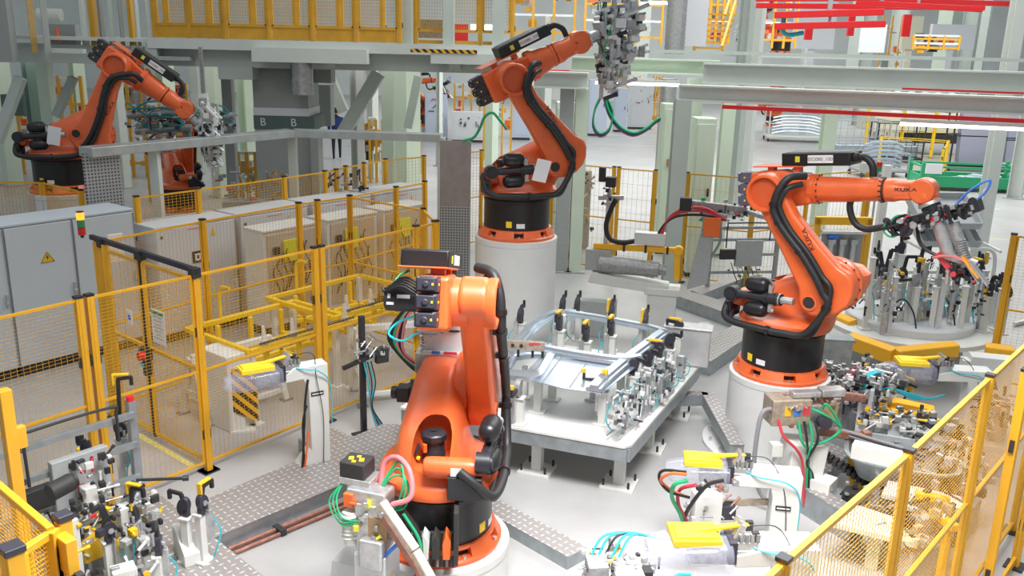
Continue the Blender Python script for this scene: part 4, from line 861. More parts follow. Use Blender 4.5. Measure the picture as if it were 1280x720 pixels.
# ------------------------------------------------------------------ pneumatic clamp towers
def ellipse_plate(m, c, rx, rz_, th, ang=0, n=18):
    pts = [(math.cos(2 * PI * i / n) * rx, math.sin(2 * PI * i / n) * rz_) for i in range(n)]; ca, sa = math.cos(ang), math.sin(ang)
    m.prism([(c[0] + x * ca - z * sa, c[2] + x * sa + z * ca) for x, z in pts], c[1] - th / 2, c[1] + th / 2)
def clamp(label, x, y, z0, rz, h, kind=0, group=None, yel=True, hose=True, s=1.0, post=WHITE, arm=1.0):
    """post, pneumatic cylinder, dark elbow head, swing arm with a pad; arm reaches along +X"""
    t = thing('clamp_tower', label, 'clamp', (x, y, z0), rz, group)
    hp = h * .62
    mb = MB(); mb.box((0, 0, .01), (.15 * s, .13 * s, .02)); mb.bar((0, 0, .02), (0, 0, hp), .065 * s, .07 * s); mb.box((.0, 0, hp + .008), (.10 * s, .085 * s, .016)); mb.build('post', post, t, bev=.003)
    mb = MB(); mb.bar((.055 * s, -.055 * s, hp - .22 * s), (.055 * s, -.055 * s, hp + .04 * s), .05 * s, .055 * s); mb.cyl((.055 * s, -.055 * s, hp - .26 * s), (.055 * s, -.055 * s, hp - .22 * s), .018 * s, n=10); mb.cyl((.055 * s, -.055 * s, hp + .04), (.055 * s, -.055 * s, hp + .09), .012 * s, n=8); mb.build('air_cylinder', ALU, t, bev=.003)
    hd = (.02 * s, -.02 * s, hp + .11 * s)
    mb = MB(); ellipse_plate(mb, hd, .055 * s, .085 * s, .05 * s, .3); mb.box((0, -.02 * s, hp + .04), (.05 * s, .05 * s, .08)); hdo = mb.build('clamp_head', MOTG if kind != 2 else ALUG, t, bev=.004)
    mb = MB(); mb.cyl((hd[0], hd[1] - .027 * s, hd[2]), (hd[0], hd[1] - .035 * s, hd[2]), .024 * s, n=14); mb.build('pivot_cap', ALU, hdo)
    top = h
    if kind == 0:
        mb = MB(); mb.bar((hd[0], hd[1], hd[2] + .05 * s), (.04 * s, hd[1], top - .03 * s), .035 * s * arm, .045 * s * arm); mb.bar((.03 * s, hd[1], top - .03 * s), (.16 * s, hd[1], top - .015 * s), .035 * s * arm, .04 * s * arm); mb.bar((.15 * s, hd[1], top - .01), (.15 * s, hd[1], top - .09 * s), .03 * s, .03 * s); mb.build('swing_arm', MOTOR, t, bev=.003)
        if yel: mb = MB(); mb.box((.07 * s, hd[1], top + .012), (.12 * s, .04 * s, .022 * s * arm)); mb.box((.0, hd[1], top - .03 * s), (.028 * s * arm, .045 * s, .10 * s)); mb.build('stop_block', YELP, t, bev=.003)
    elif kind == 1:
        mb = MB(); mb.bar((hd[0], hd[1], hd[2] + .04 * s), (-.03 * s, hd[1], top), .035 * s, .05 * s); mb.bar((-.03 * s, hd[1], top), (-.11 * s, hd[1], top - .02), .03 * s, .04 * s); mb.bar((-.10 * s, hd[1], top - .02), (-.10 * s, hd[1], top + .05 * s), .025 * s, .03 * s); mb.build('swing_arm', MOTOR, t, bev=.003)
        if yel: mb = MB(); mb.prism([(.02 * s, top - .14 * s), (.07 * s, top - .12 * s), (.06 * s, top + .02), (.0, top + .03)], hd[1] - .05 * s, hd[1] - .02 * s); mb.build('stop_block', YELP, t, bev=.003)
    else:
        mb = MB(); mb.bar((hd[0], hd[1], hd[2]), (.20 * s, hd[1], hd[2] - .02), .03 * s, .035 * s); mb.bar((.2 * s, hd[1], hd[2] - .02), (.2 * s, hd[1], hd[2] + .05 * s), .025 * s, .025 * s); mb.cyl((0, -.02 * s, hd[2] + .03), (0, -.02 * s, top), .022 * s, n=10); mb.build('swing_arm', MOTOR, t, bev=.003)
        if yel: mb = MB(); mb.box((.21 * s, hd[1], hd[2] + .07 * s), (.04 * s, .04 * s, .035 * s)); mb.box((0, -.02 * s, top), (.05 * s, .05 * s, .05 * s)); mb.build('stop_block', YELP, t, bev=.003)
    if hose:
        mb = MB().use(CYAN); mb.tube([(.07 * s, -.09 * s, hp - .05), (.10 * s, -.13 * s, hp - .15), (.06 * s, -.11 * s, hp - .28), (.05, -.06, .02)], .006, 6); mb.build('air_tube', None, t)
    return t
# left silver row on the table plus others
TZt = .55
ORD = ['first', 'second', 'third', 'fourth', 'fifth', 'sixth', 'seventh', 'eighth', 'ninth', 'tenth', 'eleventh', 'twelfth']
tab = [(752, 530, .52, 2, 'clamp tower with a yellow top nearest the front corner of the welding table'), (790, 508, .50, 1, 'silver clamp tower at the near end of the right-hand row on the table'), (808, 496, .50, 1, 'silver clamp tower second in the right-hand row on the table'), (822, 482, .48, 0, 'clamp tower third in the right-hand row, yellow bridge on top'),
       (836, 470, .48, 1, 'silver clamp tower fourth in the right-hand row on the table'), (846, 456, .52, 0, 'clamp tower at the far end of the right-hand row, beside the steel box'), (733, 470, .62, 0, 'yellow clamp tower standing in the middle behind the flat sheet'), (764, 462, .62, 0, 'yellow clamp tower with a bundle of silver cylinders, right of the middle beam'), (700, 455, .62, 0, 'yellow and black clamp tower beside the panel opening'),
       (764, 440, .62, 1, 'clamp with a yellow tip on the rear beam, left one of two'), (806, 452, .60, 1, 'clamp with a yellow tip on the rear beam, right one of two'), (650, 530, .42, 2, 'low clamp tower under the panel opening on the near table edge'), (628, 500, .45, 1, 'dark clamp tower half hidden by the foreground robot hose'),
       (652, 440, .55, 1, 'dark clamp at the left end of the curved beam'), (704, 425, .55, 1, 'dark clamp pair on the rear beam, left one'), (722, 425, .55, 1, 'dark clamp pair on the rear beam, right one')]
for i, (px, py, h, k, lb) in enumerate(tab):
    p = at(px, py, TZt); clamp(lb, p.x, p.y, TZt, [math.radians(160), math.radians(160), math.radians(155)][i % 3] if i < 6 else math.radians(250), h, k, yel=(i not in (1, 2, 4, 12, 13, 14, 15)), post=WHITE)
# extra silver valve stacks in the right row
rg = random.Random(4)
for i, (px, py) in enumerate([(800, 515), (815, 500), (828, 488), (842, 474)]):
    p = at(px, py, TZt); t = thing('valve_block', 'silver valve block beside the %s tower of the right-hand row on the table' % ORD[i], 'valve', (p.x + .06, p.y - .02, TZt), math.radians(160)); mb = MB(); mb.box((0, 0, .16), (.07, .06, .24)); mb.box((0, 0, .015), (.11, .1, .03)); mb.build('valve_body', ALU, t, bev=.004)
    for k in range(4): mb = MB(); mb.cyl((-.035 + .0, -.03, .08 + .05 * k), (-.035, -.065, .08 + .05 * k), .016, n=10); mb.build('fitting', STEEL, t)
    mb = MB(); mb.tube([(-.03, -.06, .2), (-.08, -.1, .15), (-.07, -.09, .05), (0, -.08, .01)], .006, 6); mb.build('air_tube', CYAN, t)
for i, (px, py, hh) in enumerate([(742, 500, .30), (672, 515, .32), (690, 500, .28), (775, 497, .33), (655, 497, .3), (816, 464, .36)]):
    p = at(px, py, TZt); t = thing('support_post', ['white support post under the flat sheet, near edge', 'white support post below the panel opening, right one', 'white support post below the flat sheet, left part', 'white support post beside the silver row', 'white support post below the panel opening, left one', 'white support post at the right beam'][i], 'post', (p.x, p.y, TZt), math.radians(160)); mb = MB(); mb.box((0, 0, hh / 2), (.075, .06, hh)); mb.box((0, 0, .012), (.16, .12, .024)); mb.build('upright', WHITE, t, bev=.004); mb = MB(); mb.box((0, 0, hh + .02), (.05, .05, .04)); mb.build('rest_pad', ALUG, t, bev=.003)
# steel box standing on the table end
p = at(872, 458, TZt); t = thing('steel_box', 'square brushed steel box standing on the far end of the table', 'box', (p.x - .02, p.y + .06, TZt), math.radians(-16)); mb = MB(); mb.box((-.10, 0, .22), (.50, .20, .42)); mb.build('casing', ALUB, t, bev=.006); mb = MB(); mb.box((-.10, 0, .445), (.54, .24, .02)); mb.build('lid', ALU, t, bev=.004)
mb = MB(); mb.box((0, 0, .06), (.16, .12, .12)); q = mb.build('junction_box', CABL, None, bev=.006); pj = at(880, 412, .3); q.location = (pj.x, pj.y, .27); q.rotation_euler.z = .2; tag(q, 'small white junction box behind the steel box', 'box')
mb = MB(); mb.box((0, 0, .13), (.10, .10, .27)); q = mb.build('box_stand', GALV, None); q.location = (pj.x, pj.y, 0); tag(q, 'short grey stand under the small junction box', 'stand')
# gun held by near robot side over the panel: long perforated bar
t = thing('perforated_bar', 'brown perforated bar with dark pins reaching over the panel opening', 'bar', at(640, 430, 1.15), 0); a = V((-.25, .02, 0)); b = V((.32, -.05, 0)); mb = MB(); mb.bar(a, b, .05, .09); mb.build('bar_body', TAN, t, bev=.004)
for k in range(4): mb = MB(); c = a.lerp(b, .15 + .15 * k); mb.cyl(c + V((.0, -.026, 0)), c + V((0, -.034, 0)), .018, n=12); mb.build('hole', DARK, t)
for k in (.55, .8, .97): mb = MB(); c = a.lerp(b, k); mb.cyl(c, c + V((0, 0, -.12)), .014, n=8); mb.build('pin', MOTOR, t)
mb = MB(); mb.bar(b * .9 + V((0, 0, .03)), b * .9 + V((-.12, 0, .03)), .05, .02); mb.build('red_end', RCAB, t)

# ------------------------------------------------------------------ cap-dressing stands with yellow pad under a clear cover
def hull_cover(m, L, W, H):
    # transparent pear-shaped cover, open at the right (+X) end
    N = 16; secs = [(-L, .45, .45, .35), (-L * .9, .72, .62, .5), (-L * .6, .96, .85, .6), (-L * .2, 1, 1, .75), (0, .96, 1, .8)]; vs = []
    for x, w, h, e in secs:
        for i in range(N):
            a = 2 * PI * i / N; c, s_ = math.cos(a), math.sin(a); vs.append((x, math.copysign(abs(c) ** .7, c) * W / 2 * w, math.copysign(abs(s_) ** .7, s_) * H / 2 * h))
    k = len(secs); fs = [(j * N + i, j * N + (i + 1) % N, (j + 1) * N + (i + 1) % N, (j + 1) * N + i) for j in range(k - 1) for i in range(N)] + [tuple(range(N))]
    m.add(vs, fs)
def dresser(label, x, y, z0, rz, h, reach=.5, foot=True, cover=True, wide=.16):
    """white column with an arm along -X ending in valve block, yellow pad and clear cover"""
    t = thing('dressing_stand', label, 'stand', (x, y, z0), rz)
    mb = MB(); mb.prism([(.10, 0), (.10, h), (-.22, h), (-reach, h - .06), (-reach, h - .13), (-.14, h - .12), (-.09, h - .22), (-.08, .28), (-.30, .02), (-.30, 0)] if foot else [(.12, 0), (.12, h), (-.22, h), (-reach, h - .05), (-reach, h - .13), (-.12, h - .12), (-.10, h - .2), (-.10, 0)], -wide / 2, wide / 2); mb.build('column', WHITE, t, bev=.008)
    mb = MB(); mb.b2(-.07, .05, -wide / 2 - .006, -wide / 2 - .001, h - .30, h - .26); pl = mb.build('name_plate', DARK, t); mb = MB(); mb.b2(-.06, .04, -wide / 2 - .009, -wide / 2 - .006, h - .285, h - .275); mb.build('plate_line', PAPER, pl)
    X = -reach
    mb = MB(); mb.box((X + .10, 0, h - .045), (.22, wide * .9, .05)); mb.box((X + .07, 0, h + .0), (.14, wide * .8, .06)); vb = mb.build('valve_block', ALU, t, bev=.004)
    for k in range(4): mb = MB(); mb.cyl((X + .03 + .035 * k, -wide * .35, h + .03), (X + .03 + .035 * k, -wide * .35, h + .085), .016, n=10); mb.build('fitting', ALUG if k % 2 else STEEL, vb)
    for k in (-1, 1): mb = MB(); mb.box((X + .12, k * wide * .3, h + .06), (.045, .03, .07)); mb.build('solenoid', DARK, vb, bev=.003)
    for k in range(3): mb = MB(); mb.cyl((X + .0, -.05 + .05 * k, h + .02), (X + .05, -.05 + .05 * k, h + .13), .02, n=10); mb.build('small_cylinder', ALU, vb)
    mb = MB(); mb.box((X - .02, 0, h - .03), (.05, wide * 1.05, .15)); mb.build('mount_plate', MOTG, t, bev=.004)
    mb = MB(); mb.box((X - .24, 0, h + .035), (.30, wide * 1.05, .045)); mb.box((X - .24, 0, h + .062), (.26, wide * .8, .02)); mb.prism([(X - .28, h + .07), (X + .06, h + .12), (X + .10, h + .105), (X - .10, h + .07)], -.02, .02); mb.build('yellow_pad', YELB, t, bev=.006)
    mb = MB(); mb.b2(X - .26, X - .0, -wide * .35, wide * .35, h - .13, h - .02); mb.build('cutter_body', ALUG, t, bev=.01)
    if cover:
        o = V((X - .03, 0, h - .07)); mc = MB(); hull_cover(mc, .50, wide * 1.75, .22); cv = mc.build('clear_cover', CLEAR, t); cv.location = o
    mb = MB(); mb.tube([(X + .1, -.08, h), (X + .2, -.12, h - .02), (.0, -.13, h - .05), (.11, -.10, h - .2), (.12, -.09, h - .6)], .006, 6); mb.build('air_tube', CYAN, t)
    mb = MB(); mb.tube([(X + .1, .0, h + .1), (X + .28, -.02, h + .09), (-.02, -.10, h - .12), (.03, -.11, h - .5), (.02, -.10, .1)], .004, 5); mb.build('wire', DARK, t)
    return t
p = at(398, 590, 0); t = dresser('tall white dressing stand with yellow pad standing on the long tread duct, left', p.x, p.y, 0, math.radians(32), 1.12, .30)
mb = MB(); mb.tube([(-.10, -.1, 1.0), (-.14, -.12, .8), (-.16, -.11, .5), (-.18, -.1, .2), (-.2, -.1, .05)], .012, 6); mb.tube([(-.12, -.1, .75), (-.17, -.12, .6), (-.17, -.11, .35), (-.16, -.1, .15)], .010, 6); mb.build('black_hose', RUBBER, t); mb = MB(); mb.tube([(-.12, -.11, .5), (-.15, -.13, .3), (-.17, -.1, .1)], .010, 6); mb.build('orange_hose', ORC, t)
# two big stands bottom right + one behind near fence
p = at(975, 655, .25); dresser('white dressing stand with yellow pad, upper one of two at the bottom centre', p.x - .02, p.y - .06, 0, math.radians(-8), .76, .42, False, wide=.2)
p = at(1000, 700, .9); dresser('white dressing stand with yellow pad at the bottom edge, nearest the camera', p.x - .06, p.y - .05, 0, math.radians(2), 1.07, .40, False, wide=.22)
p = at(1205, 480, .75); dresser('grey dressing stand with yellow pad behind the near fence on the right', p.x + .12, p.y, 0, math.radians(-6), .92, .42, False, wide=.2)
p = at(1240, 445, .8)
mb = MB(); mb.prism([(-.22, 0), (.22, 0), (.22, .80), (-.22, .80)], -.10, .10); mb.b2(-.3, -.1, -.08, .08, .6, .74); o = mb.build('box_column', WHITE, None, bev=.006); o.location = (p.x, p.y, 0); o.rotation_euler.z = -.25; tag(o, 'white square box column at the right, behind the grey dressing stand', 'column')

# ------------------------------------------------------------------ loose hose helpers
def hoses(label, items, name='hose_bundle', cat='hose'):
    t = thing(name, label, cat, V(items[0][2][0]))
    for (mm, r, pts) in items: mb = MB(); mb.tube([V(p) - t.location for p in pts], r, 8); mb.build('hose', mm, t)
    return t
a = lambda x, y, z: at(x, y, z)
hoses('red, green and orange hoses hanging from the upper yellow pad stand at bottom centre', [
    (ORC, .012, [a(858, 593, .95), a(838, 592, .93), a(826, 600, .85), a(838, 612, .75), a(860, 622, .7)]), (RUBBER, .012, [a(858, 590, .95), a(830, 588, .93), a(824, 598, .85), a(836, 614, .75), a(862, 622, .7)]),
    (GCAB, .016, [a(860, 600, .9), a(843, 606, .85), a(840, 622, .7), a(850, 642, .5), a(856, 660, .3)]), (RCAB, .014, [a(870, 606, .85), a(850, 612, .75), a(848, 630, .6), a(858, 650, .4), a(862, 668, .2)]), (RUBBER, .016, [a(905, 600, .85), a(885, 606, .8), a(868, 625, .65), a(856, 645, .45), a(850, 665, .2)])])
def machine(label, name, cat, x, y, z0, rz, boxes, rgseed, box3, n, mats, smin=.02, smax=.07, foot=None):
    """bolted assembly: listed main bodies plus the small valves, brackets and cylinders mounted on it"""
    t = thing(name, label, cat, (x, y, z0), rz)
    for nm, mt, x0, x1, y0, y1, z0_, z1 in boxes: mb = MB(); mb.b2(x0, x1, y0, y1, z0_, z1); mb.build(nm, mt, t, bev=.006)
    r2 = random.Random(rgseed); c, d = box3; clut(t, V(c), d, n, r2, mats, smin, smax); return t
def clut(t, c, d, n, r2, mats, smin=.02, smax=.07):
    for _ in range(n):
        p = c + V((r2.uniform(-1, 1) * d[0], r2.uniform(-1, 1) * d[1], r2.uniform(-1, 1) * d[2])); k = r2.random(); ax = r2.choice((V((1, 0, 0)), V((0, 1, 0)), V((0, 0, 1)), V((.7, .2, .6)))); mb = MB(); mt = r2.choice(mats)
        if k < .45: mb.box(p, [r2.uniform(smin, smax) for _ in range(3)], r2.choice((0, .3))); mb.build('bracket', mt, t, bev=.002, seg=1)
        elif k < .85: l = r2.uniform(smin, smax * 1.3); r = r2.uniform(.3, .55) * smin; mb.cyl(p - ax * l, p + ax * l, r, n=10); mb.cyl(p + ax * l * .6, p + ax * l, r * 1.4, n=10); mb.build('small_cylinder', mt, t)
        else: r = r2.uniform(.6, 1.2) * smin; mb.cyl(p - ax * .008, p + ax * .008, r, n=14); mb.cyl(p - ax * .012, p + ax * .012, r * .4, n=8); mb.build('disc_clamp', mt, t)
SIL = [ALU, ALU, STEEL, WHITE, ALUG]
p = at(735, 712, .55); t = machine('silver valve station with cyan tubes at the bottom edge, left of the clear covers', 'valve_station', 'valve station', p.x + .22, p.y - .05, 0, .1, [('stand', WHITE, -.2, .2, -.1, .15, 0, .45), ('valve_manifold', ALUG, -.24, -.1, -.08, .08, .45, .66), ('white_module', WHITE, -.06, .14, -.12, .06, .45, .62), ('black_module', DARK, .13, .19, -.12, -.03, .46, .64)], 21, ((.0, .06, .6), (.26, .12, .08)), 64, SIL + [MOTOR, MOTG, CABL, YELP], .018, .045)
for k in range(5): mb = MB(); mb.tube([(-.2 + .05 * k, .1, .62), (-.1 + .05 * k, .16, .75), (.1 + .04 * k, .18, .76 - .01 * k), (.3, .15, .72), (.42 + .02 * k, .1, .75)], .008, 6); mb.build('air_tube', CYAN if k != 2 else RUBBER, t)
mb = MB(); mb.tube([(-.12, -.1, .50), (.0, -.24, .46), (.2, -.22, .52), (.34, -.12, .60), (.45, -.1, .6)], .014, 8); mb.build('air_tube', CYAN, t)
p = at(890, 640, .45); machine('steel drive unit with dark motor under the upper clear cover', 'drive_unit', 'drive', p.x, p.y, 0, .1, [('stand', WHITE, -.16, .06, -.06, .08, 0, .62), ('motor', MOTG, .06, .18, -.05, .05, .4, .52), ('side_plate', TAN, .02, .5, .09, .11, .44, .5)], 5, ((-.02, -.02, .55), (.2, .1, .2)), 40, SIL + [MOTOR, COPPER], .02, .05)
# foreground spot gun on a stand, left of the near robot
p = at(455, 690, .55); t = thing('gun_stand', 'grey cast spot welding gun on a floor stand in front of the foreground robot', 'welding gun', (p.x + .10, p.y, 0), math.radians(-18))
mb = MB(); mb.b2(-.12, .12, -.14, .10, 0, .60); mb.build('stand', CABL, t, bev=.01)
mb = MB(); mb.prism([(-.42, .0), (.05, .0), (.05, .40), (-.36, .42)], -.02, .30); mb.build('side_box', CABL, t, bev=.006)
mb = MB(); mb.box((-.02, 0, .78), (.22, .20, .36)); mb.box((-.05, 0, 1.0), (.30, .17, .10)); mb.box((.02, -.12, .62), (.18, .10, .22)); mb.build('gun_body', ALU, t, bev=.02, seg=3)
mb = MB(); mb.b2(-.02, .12, -.106, -.10, .70, .88); mb.build('side_plate', BROWN, t)
mb = MB(); mb.box((-.18, .06, 1.15), (.19, .17, .12)); mo = mb.build('black_actuator', DARK, t, bev=.01)
mb = MB()
for k in (-.04, .04): mb.box((-.18 + k, .05, 1.212), (.035, .05, .004), .4); mb.box((-.18, .05 + k, 1.212), (.03, .03, .004), .2)
mb.build('yellow_marks', YELP, mo); mb = MB(); mb.box((-.16, .06, 1.07), (.24, .18, .05)); mb.box((-.19, .0, .98), (.06, .06, .14)); mb.build('actuator_bracket', ALU, t, bev=.006); mb = MB(); mb.box((-.17, -.08, .97), (.07, .05, .10)); mb.build('orange_block', ORC, t, bev=.004)
mb = MB(); mb.cyl((-.17, -.08, .64), (-.17, -.08, .88), .05, n=16); 
for k in range(6): mb.lathe([(.048, 0), (.060, .012), (.048, .024)], o=(-.17, -.08, .68 + .032 * k), n=16)
mb.build('spring_sleeve', WHITE, t)
mb = MB(); mb.bar((.06, -.08, .98), (.34, -.16, .72), .07, .10); mb.bar((.34, -.16, .72), (.62, -.24, .38), .07, .09); mb.build('upper_electrode_arm', TANW, t, bev=.008)
mb = MB(); mb.bar((.08, -.122, .93), (.36, -.205, .66), .012, .05); mb.bar((.36, -.205, .66), (.60, -.285, .36), .012, .04); mb.build('copper_strip', COPPER, t)
mb = MB(); mb.bar((.05, -.05, .45), (.48, -.12, .16), .07, .07); mb.build('lower_electrode_arm', TAN, t, bev=.008)
for k in range(3):
    mb = MB(); mb.tube([(-.02, .02, .99), (.10, .06 + .03 * k, 1.13 + .04 * k), (.20, .06 - .03 * k, 1.10 + .02 * k), (.22 - .03 * k, -.02, .96), (.12, -.06, .93)], .008, 8); mb.build('green_hose', GCAB, t)
    mb = MB(); mb.tube([(-.25, .0, 1.06), (-.27 - .03 * k, -.08, .96 - .02 * k), (-.20, -.14, .86 - .03 * k), (-.08, -.12, .84)], .006, 6); mb.build('green_hose', GCAB, t)
mb = MB(); mb.tube([(.0, .05, 1.02), (-.0, .12, 1.18), (.10, .12, 1.24), (.22, .06, 1.18), (.26, -.02, 1.04), (.14, -.06, .98)], .019, 10); mb.build('pink_hose', PCAB, t)
mb = MB(); mb.tube([(.2, -.02, .92), (.30, .0, .75), (.32, -.02, .5), (.28, .0, .3), (.26, .02, .05)], .028, 10); mb.build('black_hose', RUBBER, t); mb = MB(); mb.tube([(.22, -.05, .92), (.33, -.03, .72), (.34, -.05, .5), (.30, -.03, .1)], .012, 8); mb.build('green_hose', GCAB, t); mb = MB(); mb.tube([(.1, -.1, .6), (.2, -.12, .72), (.28, -.08, .80)], .014, 6); mb.build('blue_hose', BCAB, t)
mb = MB(); mb.ball((-.08, -.30, .34), .07, 14, (1.6, 1, .5)); mb.build('cast_foot', ALU, t)
clut(t, V((-.02, -.08, .85)), (.14, .06, .16), 26, random.Random(2), [ALU, ALUG, STEEL, ORC, YELLB], .02, .045)
# white terminal pack at the near robot base
p = V((-.42, 5.53, 0)); t = thing('plug_rack', 'rack of white and black plugs at the foot of the foreground robot', 'plug rack', (p.x - .08, p.y - .03, .58), math.radians(2))
mb = MB(); mb.b2(.14, .17, -.10, .10, -.06, .34); mb.b2(-.16, .17, .06, .09, -.04, .10); mb.build('rack_plate', DARK, t)
for k in range(4): mb = MB(); x0 = -.16 + .075 * k; mb.prism([(x0, -.02), (x0 + .05, -.02), (x0 + .055, .12), (x0 + .02, .17), (x0 - .005, .10)], -.09, .04); mb.build('plug', [WHITE, WHITE, DARK, ORC][k], t, bev=.005)
for k in range(14): mb = MB(); mb.cyl((-.15 + .022 * k, -.04, -.02), (-.15 + .022 * k, -.06, -.09), .010, n=8); mb.build('connector', [DARK, MOTG, ALUG][k % 3], t)

# ------------------------------------------------------------------ black pole with sensors, behind the stand
p = at(455, 545, 0); t = thing('sensor_pole', 'black square pole with silver valves and blue-grey tubes, behind the tall dressing stand', 'pole', (p.x, p.y, 0), .6); mb = MB(); mb.bar((0, 0, 0), (0, 0, 1.32), .055, .055); mb.box((0, 0, .01), (.2, .2, .02)); mb.build('pole', MOTOR, t, bev=.003)
mb = MB(); mb.bar((-.24, -.06, .82), (.22, -.03, .92), .035, .04); mb.build('cross_arm', MOTOR, t)
mb = MB(); mb.box((.22, .02, .86), (.14, .10, .16)); mb.build('dark_housing', DARK, t, bev=.01); clut(t, V((.02, -.04, .98)), (.13, .06, .10), 26, random.Random(3), [ALU, ALUG, GALV, STEEL], .02, .05); clut(t, V((.24, .0, .92)), (.10, .06, .06), 12, random.Random(4), [ALU, ALUG, GALV], .02, .04)
for k in range(5): mb = MB(); mb.tube([(-.02 + .02 * k, -.08, .85), (.03 + .02 * k, -.07, .6), (.06, -.05 - .01 * k, .35), (.12 + .02 * k, -.06, .08), (.16, -.05, .01)], .007, 6); mb.build('air_tube', [CYAN, GALV, RUBBER, CYAN, RUBBER][k], t)
# lidar-like foot
# ------------------------------------------------------------------ pipe frames with hung boxes
def pipe_frame(label, o, rz, W, Hh, lv, box=True, red=False):
    t = thing('pipe_rack', label, 'rack', (o.x, o.y, o.z), rz); 
    for x in (0, W): mb = MB(); mb.bar((x, 0, 0), (x, 0, Hh), .06, .06); mb.box((x, 0, .01), (.14, .14, .02)); mb.build('upright', GALV, t)
    for z in lv: mb = MB(); mb.bar((0, -.04, z), (W, -.04, z), .045, .045); mb.build('cross_bar', GALV, t)
    if box:
        mb = MB(); mb.b2(W * .35, W * .75, -.12, -.05, Hh * .45, Hh * .8); mb.build('terminal_box', GREY, t, bev=.006); mb = MB(); mb.b2(W * .12, W * .34, -.14, -.06, Hh * .55, Hh * .68); mb.build('dark_module', DARK, t, bev=.004)
        for k in range(6): mb = MB(); x0 = W * (.3 + .07 * k); mb.tube([(x0, -.08, Hh * .5), (x0 + .05, -.14, Hh * .35), (x0 + .12, -.10, Hh * .22), (x0 - .05, -.08, Hh * .15)], .008, 6); mb.build('cable', [RUBBER, GRYC, GCAB, RUBBER][k % 4], t)
        mb = MB(); mb.tube([(W * .2, -.1, Hh * .7), (W * .2, -.1, Hh * 1.0), (W * .25, -.1, Hh * 1.03), (W * .8, -.1, Hh * 1.03), (W * .84, -.1, Hh * .98), (W * .84, -.1, Hh * .8)], .012, 8, 3); mb.build('handle_bow', DARK, t)
        clut(t, V((W * .5, -.12, Hh * .4)), (W * .25, .03, Hh * .12), 12, random.Random(9), [ALUG, GALV, YELP, DARK], .02, .05)
    if red: mb = MB(); mb.cyl((W, 0, Hh), (W, 0, Hh + .04), .03); mb.build('red_cap', RED, t)
    return t
p = at(135, 645, 0); q = at(8, 690, 0); pipe_frame('galvanised pipe frame with boxes in front of the left fence', V((-3.62, 5.62, .0)), math.radians(51), 1.05, 1.25, (.35, .62, .9, 1.15), True, True)
mb = MB(); mb.cyl((0, 0, 0), (0, 0, .17), .065, n=24); mb.cyl((0, 0, .17), (0, 0, .20), .05, n=24); o = mb.build('motor_drum', DARK, None, bev=.008); o.location = (-3.15, 5.50, .95); o.rotation_euler = (0, 1.45, 1.0); tag(o, 'black cylindrical motor mounted on the left pipe frame', 'motor')
p = at(875, 362, 0); pipe_frame('galvanised pipe frame with terminal box behind the middle of the cell', V((3.25, 14.3, .0)), math.radians(8), 1.15, 1.25, (.45, .75, 1.0, 1.2), True)

# ------------------------------------------------------------------ lower left clamp towers
LLC = [(112, 655, 1.02, 2, True, 'tall clamp tower with a yellow tip in front of the left pipe frame'), (160, 640, 1.42, 0, True, 'tall clamp tower with a yellow head and long side rod by the tread plate'), (95, 690, .95, 1, False, 'clamp tower behind the yellow corner guard'),
       (140, 720, .80, 1, False, 'dark-headed clamp tower among the lower left cluster'), (172, 700, .85, 0, True, 'clamp tower with yellow blocks in the middle of the lower left cluster'), (200, 735, .75, 1, False, 'black-headed clamp tower nearest the bottom edge at left'), (236, 690, .58, 0, False, 'twin-headed clamp tower on the tread plate, left head'), (254, 690, .64, 0, True, 'twin-headed clamp tower on the tread plate, right head with yellow block'), (128, 672, 1.05, 1, False, 'clamp tower with dark elbow beside the tall yellow-tipped one')]
for i, (px, py, h, k, yl, lb) in enumerate(LLC):
    p = at(px, py + 10, .15); clamp(lb, p.x, p.y, .0 if i not in (6, 7) else .14, [2.2, .2, 2.6, .8, -.3, 1.8, 2.9, 1.2, .1][i], h, k, yel=yl, s=.88, arm=.75)
clampbase = [(225, 690, 'white angled bracket box on the tread plate at lower left', .9), (150, 735, 'grey valve box among the lower left clamps', .3)]
p = at(236, 700, .14); mb = MB(); mb.prism([(-.16, 0), (.10, 0), (.10, .10), (-.10, .24), (-.16, .24)], -.06, .06); o = mb.build('bracket_box', WHITE, None, bev=.005); o.location = (p.x, p.y, .14); o.rotation_euler.z = -.9; tag(o, 'white angled bracket box on the tread plate at lower left', 'box')
for i, (px, py, zz, w_, rz, lb) in enumerate([(128, 692, .3, .30, .9, 'yellow guard plate low between the left clamp towers'), (105, 668, .35, .22, .3, 'small yellow guard plate beside the corner guard'), (150, 655, .4, .18, 1.2, 'yellow angled bracket beside the clamp tower with the long rod')]):
    p = at(px, py, zz); mb = MB(); mb.prism([(-w_ / 2, 0), (w_ / 2, 0), (w_ / 2, w_ * .4), (0, w_ * .62), (-w_ / 2, w_ * .4)], -.05, .05); o = mb.build('guard_plate', YELP, None, bev=.006); o.location = (p.x, p.y, zz); o.rotation_euler.z = rz; tag(o, lb, 'guard plate')
    mb = MB(); mb.bar((0, 0, 0), (0, 0, zz), .05, .05); mb.box((0, 0, .01), (.12, .12, .02)); o = mb.build('stub_post', GALV, None); o.location = (p.x, p.y, 0); tag(o, 'short grey stub post under the ' + lb.split(' between')[0].split(' beside')[0] + (', second' if i == 2 else ''), 'post')
p = at(150, 722, .55); t = machine('cast valve assembly with cyan hoses among the lower left clamp towers', 'valve_station', 'valve station', p.x, p.y, 0, .6, [('base_box', GREY, -.25, .25, -.2, .2, 0, .28), ('riser', WHITE, -.05, .10, -.06, .06, .28, .62)], 31, ((.0, 0, .45), (.28, .22, .2)), 60, SIL + [MOTOR, MOTG, YELP], .025, .06)
